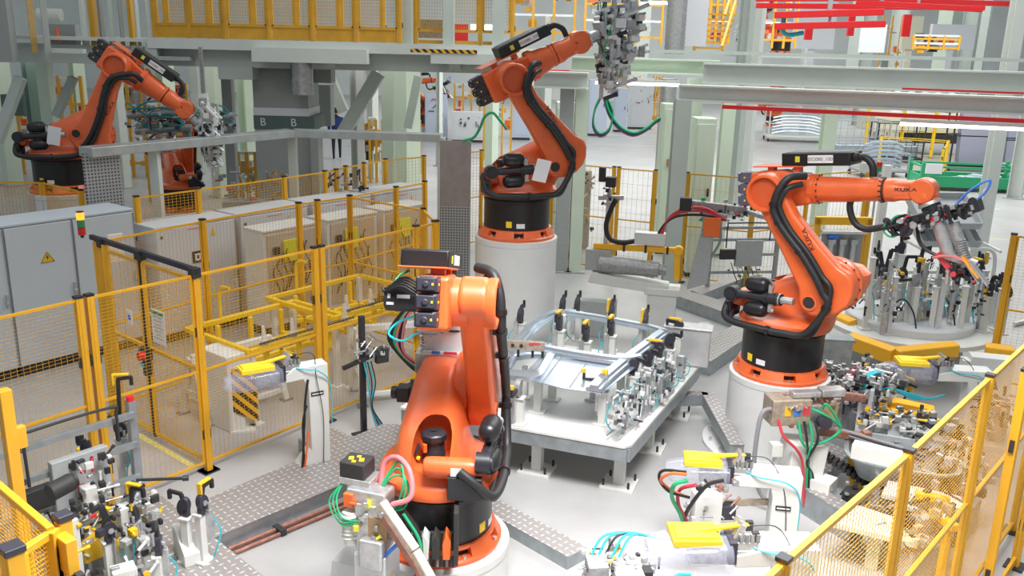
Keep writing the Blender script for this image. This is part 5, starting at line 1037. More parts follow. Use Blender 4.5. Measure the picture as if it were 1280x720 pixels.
for k in range(4): mb = MB(); mb.tube([(-.2, .1 - .1 * k, .5), (-.3, .05 - .1 * k, .6), (-.1, -.2, .66 - .03 * k), (.2, -.26, .6), (.3, -.2 + .05 * k, .45)], .011, 8); mb.build('air_tube', CYAN if k % 2 == 0 else RUBBER, t)
p = at(100, 600, .9); t = machine('dark cable and sensor assembly in front of the pipe frame', 'sensor_station', 'sensor station', p.x, p.y + .1, 0, .7, [('riser', WHITE, -.05, .05, -.05, .05, 0, .8)], 37, ((.05, 0, .72), (.18, .12, .30)), 50, [MOTOR, MOTG, DARK, ALU, ALUG, WHITE, RCAB], .02, .06)

p = at(130, 690, .4); t = machine('crowd of grey and black valves at the foot of the lower left clamps', 'valve_station', 'valve station', p.x, p.y + .05, 0, .9, [('base_rail', ALUG, -.45, .45, -.12, .12, 0, .2), ('bracket_post', WHITE, -.3, -.2, -.06, .06, .2, .75), ('second_post', WHITE, .1, .2, -.05, .05, .2, .68)], 33, ((.0, 0, .5), (.42, .22, .26)), 120, [MOTG, MOTOR, DARK, ALU, ALUG, WHITE, GREY, STEEL, YELP], .022, .06)
mb = MB(); q = at(170, 600, .98); mb.cyl((0, 0, 0), (.30, .10, -.03), .012, n=8); mb.cyl((.29, .097, -.03), (.33, .11, -.033), .02, n=10); o = mb.build('side_rod', MOTOR, None); o.location = q; tag(o, 'thin black side rod reaching right from the tall yellow-headed clamp tower', 'rod')
# ------------------------------------------------------------------ turntable with clamp towers, right
tc = V((5.3, 11.35, 0))
t = thing('turntable', 'round white turntable ringed with yellow guard plates under the right clamp towers', 'turntable', tc)
mb = MB(); mb.lathe([(1.02, .50), (1.06, .50), (1.06, .56), (1.02, .57)], n=48); mb.build('disc', WHITE, t); mb = MB(); mb.lathe([(.7, 0), (.7, .50)], n=36); mb.build('drum', GREY, t); mb = MB(); mb.lathe([(.8, .57), (.8, .66), (.78, .68)], n=40); mb.build('inner_ring', CABL, t)
gl = [((1043, 392), (1066, 402), .16), ((1062, 418), (1118, 438), .17), ((1120, 438), (1196, 430), .17), ((1196, 408), (1178, 414), .12), ((1232, 432), (1268, 437), .10)]
for (p0, p1, hh) in gl:
    a_, b_ = at(*p0, .62) - tc, at(*p1, .62) - tc; mb = MB(); d = b_ - a_; n = V((-d.y, d.x, 0)).normalized() * .06; mb.add([a_ - n + V((0, 0, -hh)), b_ - n + V((0, 0, -hh)), b_ - n, a_ - n, a_ + n + V((0, 0, -hh)), b_ + n + V((0, 0, -hh)), b_ + n + V((0, 0, .03)), a_ + n + V((0, 0, .03))], [(0, 1, 2, 3), (4, 7, 6, 5), (0, 4, 5, 1), (3, 2, 6, 7), (0, 3, 7, 4), (1, 5, 6, 2)]); mb.build('guard_plate', YELT2, t, bev=.01)
RT = [(1085, 408, 1.0, 2, 0), (1100, 412, 1.05, 1, 0), (1118, 405, .95, 0, 0), (1120, 370, 1.0, 0, 1), (1138, 415, .95, 2, 1), (1150, 398, .80, 1, 1), (1162, 418, 1.0, 2, 0), (1176, 400, .9, 1, 0), (1190, 408, .85, 1, 1), (1205, 412, .95, 0, 1), (1214, 398, .90, 1, 1), (1228, 415, .75, 1, 0), (1238, 405, .7, 0, 0), (1250, 418, .75, 1, 0), (1090, 385, .9, 1, 0), (1140, 380, .85, 0, 0), (1168, 382, .9, 2, 1), (1092, 395, .9, 1, 0)]
pos_l = ['leftmost front', 'second from left in front', 'third from left in front', 'tall yellow-tipped rear', 'silver-cored front', 'short yellow-headed middle', 'slim front middle', 'dark-armed middle', 'low yellow-hooked middle', 'broad yellow-hooked right', 'black-wheeled right', 'short dark right', 'dark long-armed right', 'rightmost low', 'plain rear left', 'plain rear middle', 'slim rear right', 'edge-standing far left']
for i, (px, py, h, k, yl) in enumerate(RT):
    p = at(px, py, .57); clamp('%s clamp tower on the turntable at the right' % pos_l[i], p.x, p.y, .57, rnd.uniform(0, 6.28), h, k, yel=bool(yl), s=1.0)
for i, (px, py, hh) in enumerate([(1080, 412, .95), (1110, 418, .75), (1130, 412, .7), (1170, 420, .75), (1198, 420, .65), (1222, 402, .7), (1155, 405, .6), (1244, 412, .55)]):
    p = at(px, py, .57); mb = MB(); mb.bar((0, 0, 0), (0, 0, hh), .055, .055); mb.box((0, 0, .012), (.14, .12, .024)); mb.box((0, 0, hh), (.08, .07, .02)); o = mb.build('support_post', [WHITE, CABL][i % 2], None, bev=.004); o.location = (p.x, p.y, .57); tag(o, '%s plain square support post on the turntable' % ORD[i], 'post', 'support posts on the turntable'); o['label'] = ['tall white square post at the left of the turntable', 'white square post left of the middle on the turntable', 'grey square post before the yellow-tipped tower on the turntable', 'white square post at the centre front of the turntable', 'grey square post right of the centre on the turntable', 'white square post among the right towers on the turntable', 'grey square post in the middle of the turntable', 'short square post at the right rim of the turntable'][i]
t2 = machine('silver valve and cylinder assembly in the centre of the turntable', 'valve_station', 'valve station', tc.x, tc.y, .57, .3, [('base_box', WHITE, -.5, .5, -.25, .25, 0, .25), ('module', GREY, -.2, .2, -.3, -.1, .25, .38)], 41, ((0, 0, .3), (.9, .5, .12)), 60, SIL + [MOTOR, DARK], .03, .08)
for k in range(4): mb = MB(); mb.tube([(-.6 + .3 * k, -.3, .3), (-.5 + .3 * k, -.4, .45), (-.4 + .3 * k, -.5, .3), (-.4 + .3 * k, -.6, .08)], .010, 6); mb.build('air_tube', [RUBBER, CYAN][k % 2], t2)
# ------------------------------------------------------------------ gun on stand in front of the right robot
p = at(985, 610, 0); p = V((2.62, 7.35, 0))
t = thing('gun_stand', 'welding gun with green cables on a white tapered stand before the right robot', 'welding gun', p, math.radians(8))
mb = MB(); mb.prism([(-.16, 0), (.16, 0), (.22, .62), (-.12, .66)], -.13, .13); mb.build('stand', WHITE, t, bev=.01)
mb = MB(); mb.box((-.16, 0, .95), (.36, .22, .24)); mb.build('transformer', TAN, t, bev=.01)
mb = MB(); 
for k, mm in enumerate((YELP, BCAB, RCAB)): mb.use(mm).box((-.20 + .085 * k, -.112, .97), (.06, .006, .09))
mb.build('colour_plates', None, t)
mb = MB(); mb.bar((.02, 0, 1.0), (.35, .02, 1.05), .09, .08); mb.bar((.35, .02, 1.05), (.62, .1, .98), .07, .07); mb.build('upper_arm', COPPER, t, bev=.01)
mb = MB(); mb.bar((.10, -.02, .74), (.66, .05, .62), .07, .07); mb.box((.66, .05, .62), (.08, .08, .12)); mb.build('lower_arm', COPPER, t, bev=.01)
mb = MB(); mb.box((.06, 0, .86), (.13, .18, .3)); mb.box((-.02, -.03, 1.10), (.26, .10, .05)); mb.box((.24, .0, 1.10), (.22, .12, .07)); mb.build('gun_body', ALU, t, bev=.01)
mb = MB(); mb.box((.20, -.10, .93), (.13, .01, .18)); mb.build('side_plate', BROWN, t)
mb = MB(); mb.cyl((.12, -.12, .88), (.12, -.20, .88), .06, n=16); mb.build('drive_motor', MOTG, t)
for k in range(4): mb = MB(); mb.tube([(-.1 + .05 * k, -.13, .88), (-.08 + .05 * k, -.18, .72), (.0, -.17, .6 - .03 * k), (.02 + .02 * k, -.16, .35), (.04 + .02 * k, -.17, .05)], .012, 8); mb.build('green_cable', GCAB if k % 2 == 0 else RUBBER, t)
for k in range(2): mb = MB(); mb.tube([(.0 + .1 * k, -.14, 1.0), (.12, -.18, .95 + .1 * k), (.28, -.16, .82), (.20, -.16, .72), (.05, -.16, .66)], .012, 8); mb.build('green_cable', GCAB, t)
mb = MB(); mb.tube([(-.30, -.06, .98), (-.42, -.08, .95), (-.46, -.1, .7), (-.45, -.1, .4), (-.38, -.1, .2), (-.30, -.12, .10)], .020, 8); mb.build('grey_hose', GRYC, t)
mb = MB(); mb.tube([(-.28, -.1, .9), (-.24, -.16, .76), (-.12, -.18, .64), (-.04, -.17, .5), (.0, -.18, .2), (.03, -.18, .02)], .013, 8); mb.build('red_cable', RCAB, t)
mb = MB(); mb.box((-.26, -.08, .60), (.10, .09, .12)); mb.bar((-.26, -.08, .54), (-.26, -.04, .06), .03, .03); mb.build('white_junction', WHITE, t, bev=.006)
clut(t, V((.02, -.06, .95)), (.22, .08, .14), 34, random.Random(14), [ALU, ALUG, STEEL, COPPER, RCAB, TAN], .02, .05)
# steel container behind it
p = at(1037, 440, .55); mb = MB(); t = thing('steel_box', 'big galvanised box between the right robot drum and the turntable', 'box', (p.x, p.y, 0), -.12); mb.box((0, 0, .55), (.46, .22, .34)); mb.build('casing', STEEL, t, bev=.006); mb = MB(); mb.bar((-.15, 0, 0), (-.15, 0, .4), .06, .06); mb.bar((.15, 0, 0), (.15, 0, .4), .06, .06); mb.build('legs', GALV, t); mb = MB(); mb.box((0, -.0, .735), (.50, .26, .03)); mb.build('lid', GALV, t, bev=.004)
# dense welding fixture right of the gun stand
p = at(1085, 500, .5); t = machine('dense silver clamping fixture with cyan tubes between the right robot and the near fence', 'weld_fixture', 'fixture', p.x, p.y, 0, .5, [('base_frame', GALV, -.55, .55, -.35, .35, 0, .22), ('console', WHITE, -.1, .2, -.2, .1, .22, .55), ('side_plate', ALU, -.5, -.2, -.1, -.05, .22, .8)], 51, ((-.12, .05, .68), (.50, .30, .17)), 190, SIL + [MOTOR, MOTG, YELP], .03, .08)
for k in range(3): mb = MB(); mb.tube([(-.30 + math.cos(tt) * (.13 + .01 * k), -.25 - .02 * k, .82 + math.sin(tt) * .13) for tt in [j * PI / 4 for j in range(8)]], .012, 8); mb.build('cyan_tube', CYAN, t)
for k in range(3): mb = MB(); mb.tube([(-.35, -.2, .70 + .03 * k), (-.1, -.32, .76), (.2, -.36, .62 + .02 * k), (.45, -.38, .58), (.75, -.34, .55)], .012, 8); mb.build('cyan_tube', CYAN, t)
p = at(1050, 470, .75); t = machine('row of silver clamp cylinders with red cables beside the floor ring', 'weld_fixture', 'fixture', p.x, p.y, 0, -.3, [('column', WHITE, -.08, .08, -.08, .08, 0, .62), ('beam', ALU, -.3, .5, -.05, .05, .62, .70)], 52, ((.1, 0, .76), (.46, .16, .12)), 120, SIL + [MOTOR, RCAB], .025, .06)
for k in range(3): mb = MB(); mb.tube([(.12 + .02 * k, -.1, .72), (.14 + .02 * k, -.14, .5), (.12 + .02 * k, -.12, .25), (.1 + .03 * k, -.14, .04)], .014, 8); mb.build('red_cable', RCAB, t)
p = at(1140, 505, .62); mb = MB(); mb.prism([(-.30, .0), (.28, -.06), (.22, .12), (.05, .05), (-.30, .10)], -.02, .02); mb.prism([(-.30, .08), (-.10, .05), (.26, .10), (-.1, .15)], .02, .09); o = mb.build('yellow_bracket', YELT2, None, bev=.008); o.location = (p.x - .05, p.y, .50); o.rotation_euler = (.5, 0, -.3); tag(o, 'large yellow bent bracket plate under the grey dressing stand', 'bracket')
p = at(1095, 505, .35); mb = MB(); mb.prism([(-.2, 0), (.2, 0), (.28, .2), (.1, .42), (-.12, .32)], -.12, .12); mb.box((.1, -.1, .36), (.2, .2, .05)); o = mb.build('white_housing', WHITE, None, bev=.012); o.location = (p.x, p.y, .12); o.rotation_euler.z = -.5; tag(o, 'white angular housing among the silver clamps beside the near fence', 'housing')
# tray lying by the fence
pts = [at(x, y, .62) for x, y in ((1076, 566), (1100, 538), (1160, 548), (1192, 562), (1150, 596), (1085, 590))]; c = sum(pts, V()) / 6; c.z = 0
t = thing('steel_tray', 'deep grey sheet-metal tray with rounded corners beside the near fence', 'tray', (c.x, c.y, .42)); n = 36; mb = MB(); vs = []
ex, ey = V((math.cos(-.35), math.sin(-.35))), V((.35, .94))
for rr, z in ((.72, .0), (.92, .20), (1.0, .20), (1.0, .185), (.93, .185), (.74, -.012)):
    for (u, v) in superell(.48, .36, n, .55): q = ex * u * rr + ey * v * rr; vs.append((q.x, q.y, z))
fs = [(r * n + i, r * n + (i + 1) % n, (r + 1) * n + (i + 1) % n, (r + 1) * n + i) for r in range(5) for i in range(n)] + [tuple(range(n)), tuple(range(5 * n, 6 * n))[::-1]]
mb.add(vs, fs); mb.build('pan', GALV, t)
mb = MB(); 
for u, v in ((-.25, -.15), (.25, -.15), (.25, .15), (-.25, .15)): mb.bar((u, v, -.42), (u, v, 0), .05, .05)
mb.build('stand_legs', GREY, t)
p = at(1098, 566, .70); mb = MB(); mb.box((0, 0, .06), (.42, .13, .13)); mb.cyl((-.1, -.0, .125), (-.1, 0, .13), .02); mb.cyl((.12, 0, .125), (.12, 0, .13), .02); o = mb.build('white_beam', WHITE, None, bev=.006); o.location = (p.x, p.y, .62); o.rotation_euler.z = -.55; tag(o, 'white square beam lying across the front edge of the grey tray', 'beam')
p = at(1062, 600, .35); t = machine('black cable chain and motor unit in front of the grey tray', 'cable_chain', 'cable chain', p.x, p.y, 0, -.7, [('base', GALV, -.3, .4, -.12, .12, 0, .18), ('white_block', WHITE, -.32, -.1, -.2, .0, .18, .34), ('motor', DARK, .0, .14, -.16, -.04, .18, .32)], 61, ((.0, -.05, .3), (.3, .12, .06)), 26, SIL + [MOTOR, DARK, YELP], .02, .05)
for k in range(14): mb = MB(); mb.box((-.26 + .045 * k, .1, .46 - .015 * k), (.036, .10, .06), 0); mb.build('chain_link', DARK, t, bev=.004)
for k in range(4): mb = MB(); mb.tube([(-.3, .1, .48), (-.42 - .01 * k, .12, .56), (-.36, .16, .66 + .01 * k), (-.2, .2, .66 + .015 * k), (.1, .26, .62 + .02 * k), (.5, .34, .58 + .02 * k)], .014, 8); mb.build('black_hose', [RUBBER, GRYC][k % 2], t)
mb = MB(); mb.prism([(-.05, .2), (.1, .2), (.16, .55), (.05, .62), (-.1, .5)], .16, .24); mb.build('yellow_bracket', YELP, t, bev=.006)
# things behind the near fence
items = [(1095, 660, .35, 'flat white cover plate behind the near fence, low', [(-.35, -.15), (.3, -.2), (.35, .1), (-.2, .25)], CREAM, .05), (1150, 625, .45, 'white flat plate behind the near fence post', [(-.3, -.12), (.35, -.1), (.3, .12), (-.25, .16)], CABL, .05)]
for px, py, z, lb, poly, mm, th in items:
    p = at(px, py, z); mb = MB(); mb.slab(poly, 0, th); mb.bar((0, 0, -z), (0, 0, 0), .1, .1); o = mb.build('cover_plate', mm, None, bev=.006); o.location = (p.x, p.y, z); o.rotation_euler.z = -.4; tag(o, lb, 'plate')
for i, (px, py, z, lb) in enumerate([(1185, 560, .6, 'brown and silver clamp assembly seen through the upper part of the near fence'), (1165, 660, .45, 'dark wheel and clamp assembly seen through the near fence, lower part'), (1215, 600, .55, 'yellow-marked clamp assembly seen through the near fence by its second post'), (1262, 520, .6, 'clamp assembly behind the fence at the right edge')]):
    p = at(px, py, z); machine(lb, 'clamp_station', 'fixture', p.x - .05, p.y + .1, 0, .4 * i, [('base', GREY, -.2, .2, -.15, .15, 0, .3), ('riser', GREYD, -.06, .08, -.06, .06, .3, z + .05)], 70 + i, ((0, 0, z), (.30, .2, .2)), 60, [MOTOR, DARK, TAN, ALUG, GREYD, MOTG, STEEL, GREY], .03, .08)
for i, (px, py) in enumerate([(1165, 622), (1180, 650)]):
    p = at(px, py, .55); mb = MB(); mb.box((0, 0, 0), (.26, .07, .06)); mb.bar((.05, 0, -.55), (.05, 0, 0), .05, .05); o = mb.build('yellow_block', YELT2, None, bev=.006); o.location = (p.x, p.y, .55); o.rotation_euler.z = -.4 - .9 * i; tag(o, ['short yellow bar behind the near fence, upper one', 'short yellow bar behind the near fence, lower one'][i], 'bar')
# ------------------------------------------------------------------ service frame behind the right robot
p = V((4.55, 13.1, 0)); t = thing('service_frame', 'yellow upright frame holding an air service board behind the right robot', 'frame', p, .05)
mb = MB(); mb.bar((0, 0, 0), (0, 0, 1.62), .08, .08); mb.bar((.78, 0, 0), (.78, 0, 1.62), .08, .08); mb.bar((-.04, 0, 1.58), (.82, 0, 1.58), .08, .12); mb.bar((0, 0, .45), (.78, 0, .45), .06, .08); mb.build('posts', YELT2, t, bev=.005)
mb = MB(); mb.b2(.08, .70, -.03, .0, .62, 1.42); mb.build('board', GREY, t); mb = MB(); mb.b2(.05, .73, -.12, .02, 1.40, 1.44); mb.build('shelf', WHITE, t)
for k in range(3): mb = MB(); mb.cyl((.2 + .17 * k, -.09, .98), (.2 + .17 * k, -.09, 1.26), .045, n=14); mb.box((.2 + .17 * k, -.09, 1.28), (.10, .09, .07)); mb.build('filter', ALU, t); mb = MB(); mb.tube([(.2 + .17 * k, -.1, .98), (.2 + .17 * k, -.14, .82), (.28 + .17 * k, -.14, .78), (.32 + .17 * k, -.1, .95)], .012, 8); mb.build('pipe', [BCAB, GRYC, ALU][k], t)
mb = MB(); mb.box((.22, -.08, 1.36), (.14, .09, .06)); mb.build('blue_valve', BCAB, t); mb = MB(); mb.b2(.15, .62, -.05, -.03, .64, .78); mb.build('nameplate', TAN, t)
lp = at(1091, 215, 1.98); t = thing('signal_light', 'small red and green signal light over the back fence, right of the hose', 'light', (lp.x + .1, lp.y, 0)); mb = MB(); mb.cyl((0, 0, 0), (0, 0, 2.0), .02, n=10); mb.build('pole', GREY, t); mb = MB(); mb.cyl((0, 0, 2.0), (0, 0, 2.08), .05); mb.build('lamp_segment', LGRN, t); mb = MB(); mb.cyl((0, 0, 2.08), (0, 0, 2.16), .05); mb.build('lamp_segment', LRED, t); mb = MB(); mb.box((-.22, 0, 2.06), (.22, .1, .16)); mb.build('white_box', WHITE, t)
# ------------------------------------------------------------------ white gun station behind the table
p = at(822, 425, 0); t = thing('gun_station', 'white console with a yellow arm and grey sleeve behind the welding table', 'gun station', (p.x, p.y, 0), math.radians(-12))
mb = MB(); mb.b2(-.18, .22, -.16, .16, 0, .70); mb.b2(-.22, .26, -.18, .18, .70, .80); mb.build('pedestal_box', WHITE, t, bev=.01)
mb = MB(); mb.prism([(-1.02, .80), (.10, .70), (.10, .84), (-.98, .95)], -.14, .14); mb.build('tray', WHITE, t, bev=.008)
mb = MB(); mb.b2(-1.12, -.62, -.12, .2, .0, .52); mb.build('grey_console', GREY, t, bev=.008)
mb = MB(); mb.cyl((-.88, -.02, 1.06), (-.05, -.04, 1.04), .13, .11, n=20); mb.cyl((-.05, -.04, 1.04), (.06, -.04, 1.03), .08, n=16); mb.build('grey_sleeve', ALUG, t)
mb = MB(); mb.b2(-1.08, -.72, -.06, .1, .96, 1.26); mb.build('end_block', GREY, t, bev=.006)
mb = MB(); mb.bar((-.98, .02, 1.30), (.22, .0, 1.32), .075, .08); mb.bar((.18, .0, 1.34), (.20, .0, .90), .08, .08); mb.cyl((.20, -.06, 1.32), (.20, .06, 1.32), .065, n=18); mb.build('yellow_arm', YELT2, t, bev=.008)
for k in range(3): mb = MB(); mb.box((-.55 + .3 * k, .0, 1.31), (.03, .09, .10)); mb.build('black_band', DARK, t)
mb = MB(); mb.box((-.20, .02, 1.46), (.42, .15, .17)); mb.build('white_module', WHITE, t, bev=.008)
mb = MB(); mb.tube([(-.36, 0, 1.42), (-.58, 0, 1.38), (-.76, .02, 1.42), (-.82, .02, 1.6), (-.76, .02, 1.84), (-.70, .02, 1.98)], .035, 10); mb.build('black_hose', RUBBER, t)
mb = MB(); mb.bar((-.82, .06, 1.3), (-.80, .06, 2.12), .06, .06); mb.bar((-.95, .05, 1.98), (-.6, .05, 2.0), .05, .06); mb.build('mast', ALU, t); mb = MB(); mb.cyl((-.9, -.05, 2.22), (-.9, -.05, 2.42), .05, n=14); mb.box((-.78, -.02, 2.22), (.14, .12, .14)); mb.build('camera_head', DARK, t, bev=.01)
clut(t, V((-.8, 0, 2.1)), (.12, .06, .2), 16, random.Random(71), [MOTOR, ALU, DARK], .03, .06)
mb = MB(); mb.prism([(.35, .8), (.62, .9), (.66, 1.7), (.5, 1.75)], -.1, .1); mb.build('upright', GREY, t, bev=.01)
mb = MB(); mb.bar((.22, .0, 1.98), (1.05, .02, 1.92), .10, .12); mb.box((.62, -.05, 1.72), (.26, .12, .34)); mb.build('gun_head', ALUG, t, bev=.01); mb = MB(); mb.box((.62, -.12, 1.70), (.22, .03, .26)); mb.build('red_cover', ORC, t, bev=.01); mb = MB(); mb.box((.25, -.06, 1.98), (.16, .10, .18)); mb.build('dark_motor', DARK, t, bev=.01); mb = MB(); mb.tube([(1.05, .0, 1.92), (1.3, .0, 1.86), (1.45, .0, 1.9), (1.46, .0, 2.1)], .035, 10); mb.build('electrode_hook', ALUG, t)
clut(t, V((.75, -.04, 1.92)), (.32, .06, .14), 40, random.Random(72), [MOTOR, ALUG, GCAB, RCAB, DARK, ALU], .025, .06)
for k in range(3): mb = MB(); mb.tube([(-.05 - .05 * k, 0, 1.42), (.0, -.05, 1.7), (.18, -.08, 1.9 - .04 * k), (.5, -.1, 1.95 - .05 * k), (.8, -.1, 1.8)], .018, 8); mb.build('red_hose', RCAB if k < 2 else RUBBER, t)
mb = MB(); mb.tube([(.72, -.1, 1.8), (.74, -.1, 1.5), (.6, -.05, 1.2), (.5, 0, .95)], .018, 8); mb.build('green_hose', GRYC, t)
# trays on a light stand, far right
p = at(1205, 262, 1.0); t = thing('tray_stand', 'pale tubular stand carrying two grey divided part trays at the right', 'stand', (7.0, 14.2, 0), .1)
def traybox(nm, z, x0, tilt, w, d, div):
    mb = MB(); R = Matrix.Rotation(tilt, 3, 'X'); o = V((x0, 0, z))
    def bb(c, s_): mb.box(o + R @ V(c), s_, R=R)
    bb((0, 0, 0), (w, d, .02)); 
    for s_ in (-1, 1): bb((s_ * w / 2, 0, .06), (.025, d, .13)); bb((0, s_ * d / 2, .06), (w, .025, .13))
    for k in range(div): bb((-w / 2 + w * (k + 1) / (div + 1), 0, .05), (.015, d, .09))
    mb.build(nm, GREY2, t, bev=.004)
traybox('upper_tray', 1.55, -.1, .6, 1.0, .7, 1); traybox('lower_tray', 1.18, 0, .6, 1.0, .5, 4)
for x in (-.5, .75):
    mb = MB(); mb.bar((x, .25, 0), (x, .25, 1.9), .05, .05); mb.bar((x, -.45, .05), (x, .5, .05), .05, .05); mb.bar((x, -.4, 1.0), (x, .25, 1.05), .04, .04); mb.build('upright', WHITE, t)
mb = MB(); mb.bar((-.5, .25, .5), (.75, .25, .5), .05, .05); mb.bar((-.5, .25, 1.7), (.75, .25, 1.7), .04, .04); mb.build('cross_bar', WHITE, t)
mb = MB(); mb.tube([(.30, -.3, .2), (.30, -.3, .8), (.4, -.3, 1.0), (.65, -.3, 1.0), (.75, -.3, .8), (.75, -.3, .2)], .03, 8); mb.build('hoop', WHITE, t)
t = thing('tube_frame', 'white bent tube frame at the far right beside the trays', 'frame', (8.35, 13.6, 0), 0); mb = MB(); mb.tube([(.0, 0, 0), (0.05, 0, 1.5), (.12, 0, 1.75), (1.4, .5, 2.2)], .035, 8, 3); mb.build('bent_tube', WHITE, t); mb = MB(); mb.bar((-.6, -.5, .04), (1.2, .6, .04), .05, .05); mb.bar((.0, 0, 1.2), (1.2, .5, 1.2), .04, .04); mb.bar((1.2, .5, 0), (1.2, .5, 2.1), .05, .05); mb.build('base_bar', WHITE, t)

for i, (px, py, h_, lb) in enumerate([(1102, 418, .98, 'silver cylinder stack left of centre on the turntable'), (1146, 412, .9, 'silver cylinder stack at the centre of the turntable'), (1184, 414, .82, 'silver cylinder stack right of centre on the turntable'), (1222, 412, .7, 'silver cylinder stack at the right side of the turntable')]):
    p = at(px, py, .57); machine(lb, 'cylinder_stack', 'valve', p.x, p.y, .57, i * .7, [('mast', ALU, -.025, .025, -.025, .025, 0, h_)], 110 + i, ((0, 0, h_ * .6), (.11, .09, h_ * .4)), 34, [ALU, STEEL, WHITE, ALUG, MOTOR, YELP, CABL], .02, .05)
pa, pb_ = at(770, 520, .8), at(842, 462, .8); c_ = (pa + pb_) / 2
t = machine('row of small silver air fittings mounted along the right edge of the welding table', 'fitting_row', 'fittings', c_.x, c_.y, .55, math.atan2(pb_.y - pa.y, pb_.x - pa.x), [('mounting_rail', ALU, -.72, .72, -.03, .03, 0, .05), ('mast', ALU, -.5, -.47, -.02, .02, .05, .42), ('mast', ALU, .0, .03, -.02, .02, .05, .42), ('mast', ALU, .5, .53, -.02, .02, .05, .42)], 120, ((0, 0, .26), (.72, .09, .2)), 130, [ALU, STEEL, WHITE, ALUG, MOTG, ALU, CABL], .02, .055)
for k in range(7): mb = MB(); x = -.6 + .2 * k; mb.tube([(x, .08, .35), (x + .03, .14, .25), (x - .02, .13, .12), (x + .02, .08, .02)], .006, 6); mb.build('air_tube', CYAN, t)

p = at(1088, 478, .85); machine('tall silver clamp unit with dark levers left of the grey dressing stand', 'weld_fixture', 'fixture', p.x, p.y, 0, .9, [('column', CABL, -.07, .07, -.07, .07, 0, .8), ('head_plate', ALU, -.22, .24, -.03, .03, .72, .80)], 131, ((.02, 0, .80), (.30, .20, .16)), 95, [ALU, STEEL, ALUG, MOTG, MOTOR, WHITE, ALU], .03, .07)
p = at(1122, 522, .62); machine('low silver and black clamp unit with yellow hooks above the grey tray', 'weld_fixture', 'fixture', p.x, p.y, 0, -.4, [('column', CABL, -.07, .07, -.07, .07, 0, .56), ('head_plate', WHITE, -.28, .2, -.05, .05, .5, .56)], 132, ((.0, 0, .58), (.34, .16, .12)), 80, [ALU, STEEL, ALUG, MOTG, MOTOR, WHITE, YELP], .03, .07)
# ------------------------------------------------------------------ hall, platform, gantries, stock behind
def fbox(label, name, cat, px0, py0, px1, py1, Y, dep, m, bev=0, kind=None, ex=()):
    """block with its camera-side face spanning the read-off rectangle at distance Y, real depth dep"""
    a_, b_ = far(px0, py0, Y), far(px1, py1, Y); cx, cz = (a_.x + b_.x) / 2, (a_.z + b_.z) / 2; w_, h_ = abs(b_.x - a_.x), abs(b_.z - a_.z)
    mb = MB(); mb.box((0, 0, 0), (w_, dep, h_)); o = mb.build(name, m, None, bev=bev); o.location = (cx, Y + dep / 2, cz); tag(o, label, cat, kind=kind); return o, w_, h_
def column(label, px, Y, w, ztop, m, zb=0.0, py=200, flange=True, group=None, stripes=None):
    p = far(px, py, Y); t = thing('steel_column', label, 'column', (p.x, Y, zb), rnd.choice((0, .9)) if w < .3 else .9, group); mb = MB(); h = ztop - zb
    if flange: mb.box((0, -w / 2 + .012, h / 2), (w, .024, h)); mb.box((0, w / 2 - .012, h / 2), (w, .024, h)); mb.box((0, 0, h / 2), (.02, w - .04, h))
    else: mb.box((0, 0, h / 2), (w, w, h))
    mb.build('shaft', m, t); mb = MB(); mb.box((0, 0, .012), (w + .14, w + .14, .024)); mb.build('base_plate', GREY, t); return t
m = MB(); m.b2(-45, 70, 70, 70.3, 0, 11); m.build('wall_back', WALLM, None); bpy.data.objects['wall_back']['kind'] = 'structure'
m = MB(); m.b2(-36.3, -36, -6, 70, 0, 11); m.build('wall_left', WALLM, None); bpy.data.objects['wall_left']['kind'] = 'structure'
m = MB(); m.b2(58, 58.3, -6, 70, 0, 11); m.build('wall_right', WALLM, None); bpy.data.objects['wall_right']['kind'] = 'structure'
# portal and gantry beams on the right
def beam(label, p0, p1, z0, z1, w, m, name='steel_beam', cat='beam', ibeam=True):
    a_, b_ = V(p0), V(p1); t = thing(name, label, cat, (a_.x, a_.y, 0)); d = b_ - a_; d.z = 0; mb = MB(); h = z1 - z0; zc = (z0 + z1) / 2; f_ = .03
    if ibeam:
        mb.bar(V((0, 0, z1 - f_ / 2)), d + V((0, 0, z1 - f_ / 2)), w, f_); mb.bar(V((0, 0, z0 + f_ / 2)), d + V((0, 0, z0 + f_ / 2)), w, f_); mb.bar(V((0, 0, zc)), d + V((0, 0, zc)), .03, h - 2 * f_)
    else: mb.bar(V((0, 0, zc)), d + V((0, 0, zc)), w, h)
    mb.build('girder', m, t); return t
def X(px, py, Y): q = far(px, py, Y); return V((q.x, q.y, 0))
zz = lambda px, py, Y: far(px, py, Y).z
beam('lower pale grey I-beam running across the right half above the right robot', X(850, 100, 15.0), X(1330, 115, 13.2), 3.18, 3.44, .26, BEAML)
beam('upper pale grey beam behind the lower one, across the right half', X(880, 82, 16.2), X(1330, 82, 14.6), 3.42, 3.78, .3, BEAML)
beam('pale green beam between the aluminium gripper and the right gantry', X(715, 78, 17.5), X(900, 80, 16.6), 3.55, 3.82, .3, COLG)
beam('grey beam head on the portal left of the gripper', X(668, 92, 15.8), X(735, 95, 15.6), 3.30, 3.58, .3, BEAML)
beam('thin upper rail along the top of the right gantry', X(735, 62, 18), X(1330, 64, 16), 3.92, 3.98, .3, BEAMG, ibeam=False)
t = beam('red pipe along the lower gantry beam', X(905, 108, 14.6), X(1330, 125, 12.8), 3.09, 3.15, .06, RED, 'red_pipe', 'pipe', False)
t = beam('thin red line pipe above the lower gantry beam', X(1130, 94, 14.3), X(1330, 97, 13.4), 3.47, 3.50, .04, RED, 'red_pipe', 'pipe', False)
beam('red pipe behind the portal left of the middle robot wrist', X(560, 98, 20), X(735, 100, 20), 3.42, 3.50, .08, RED, 'red_pipe', 'pipe', False)
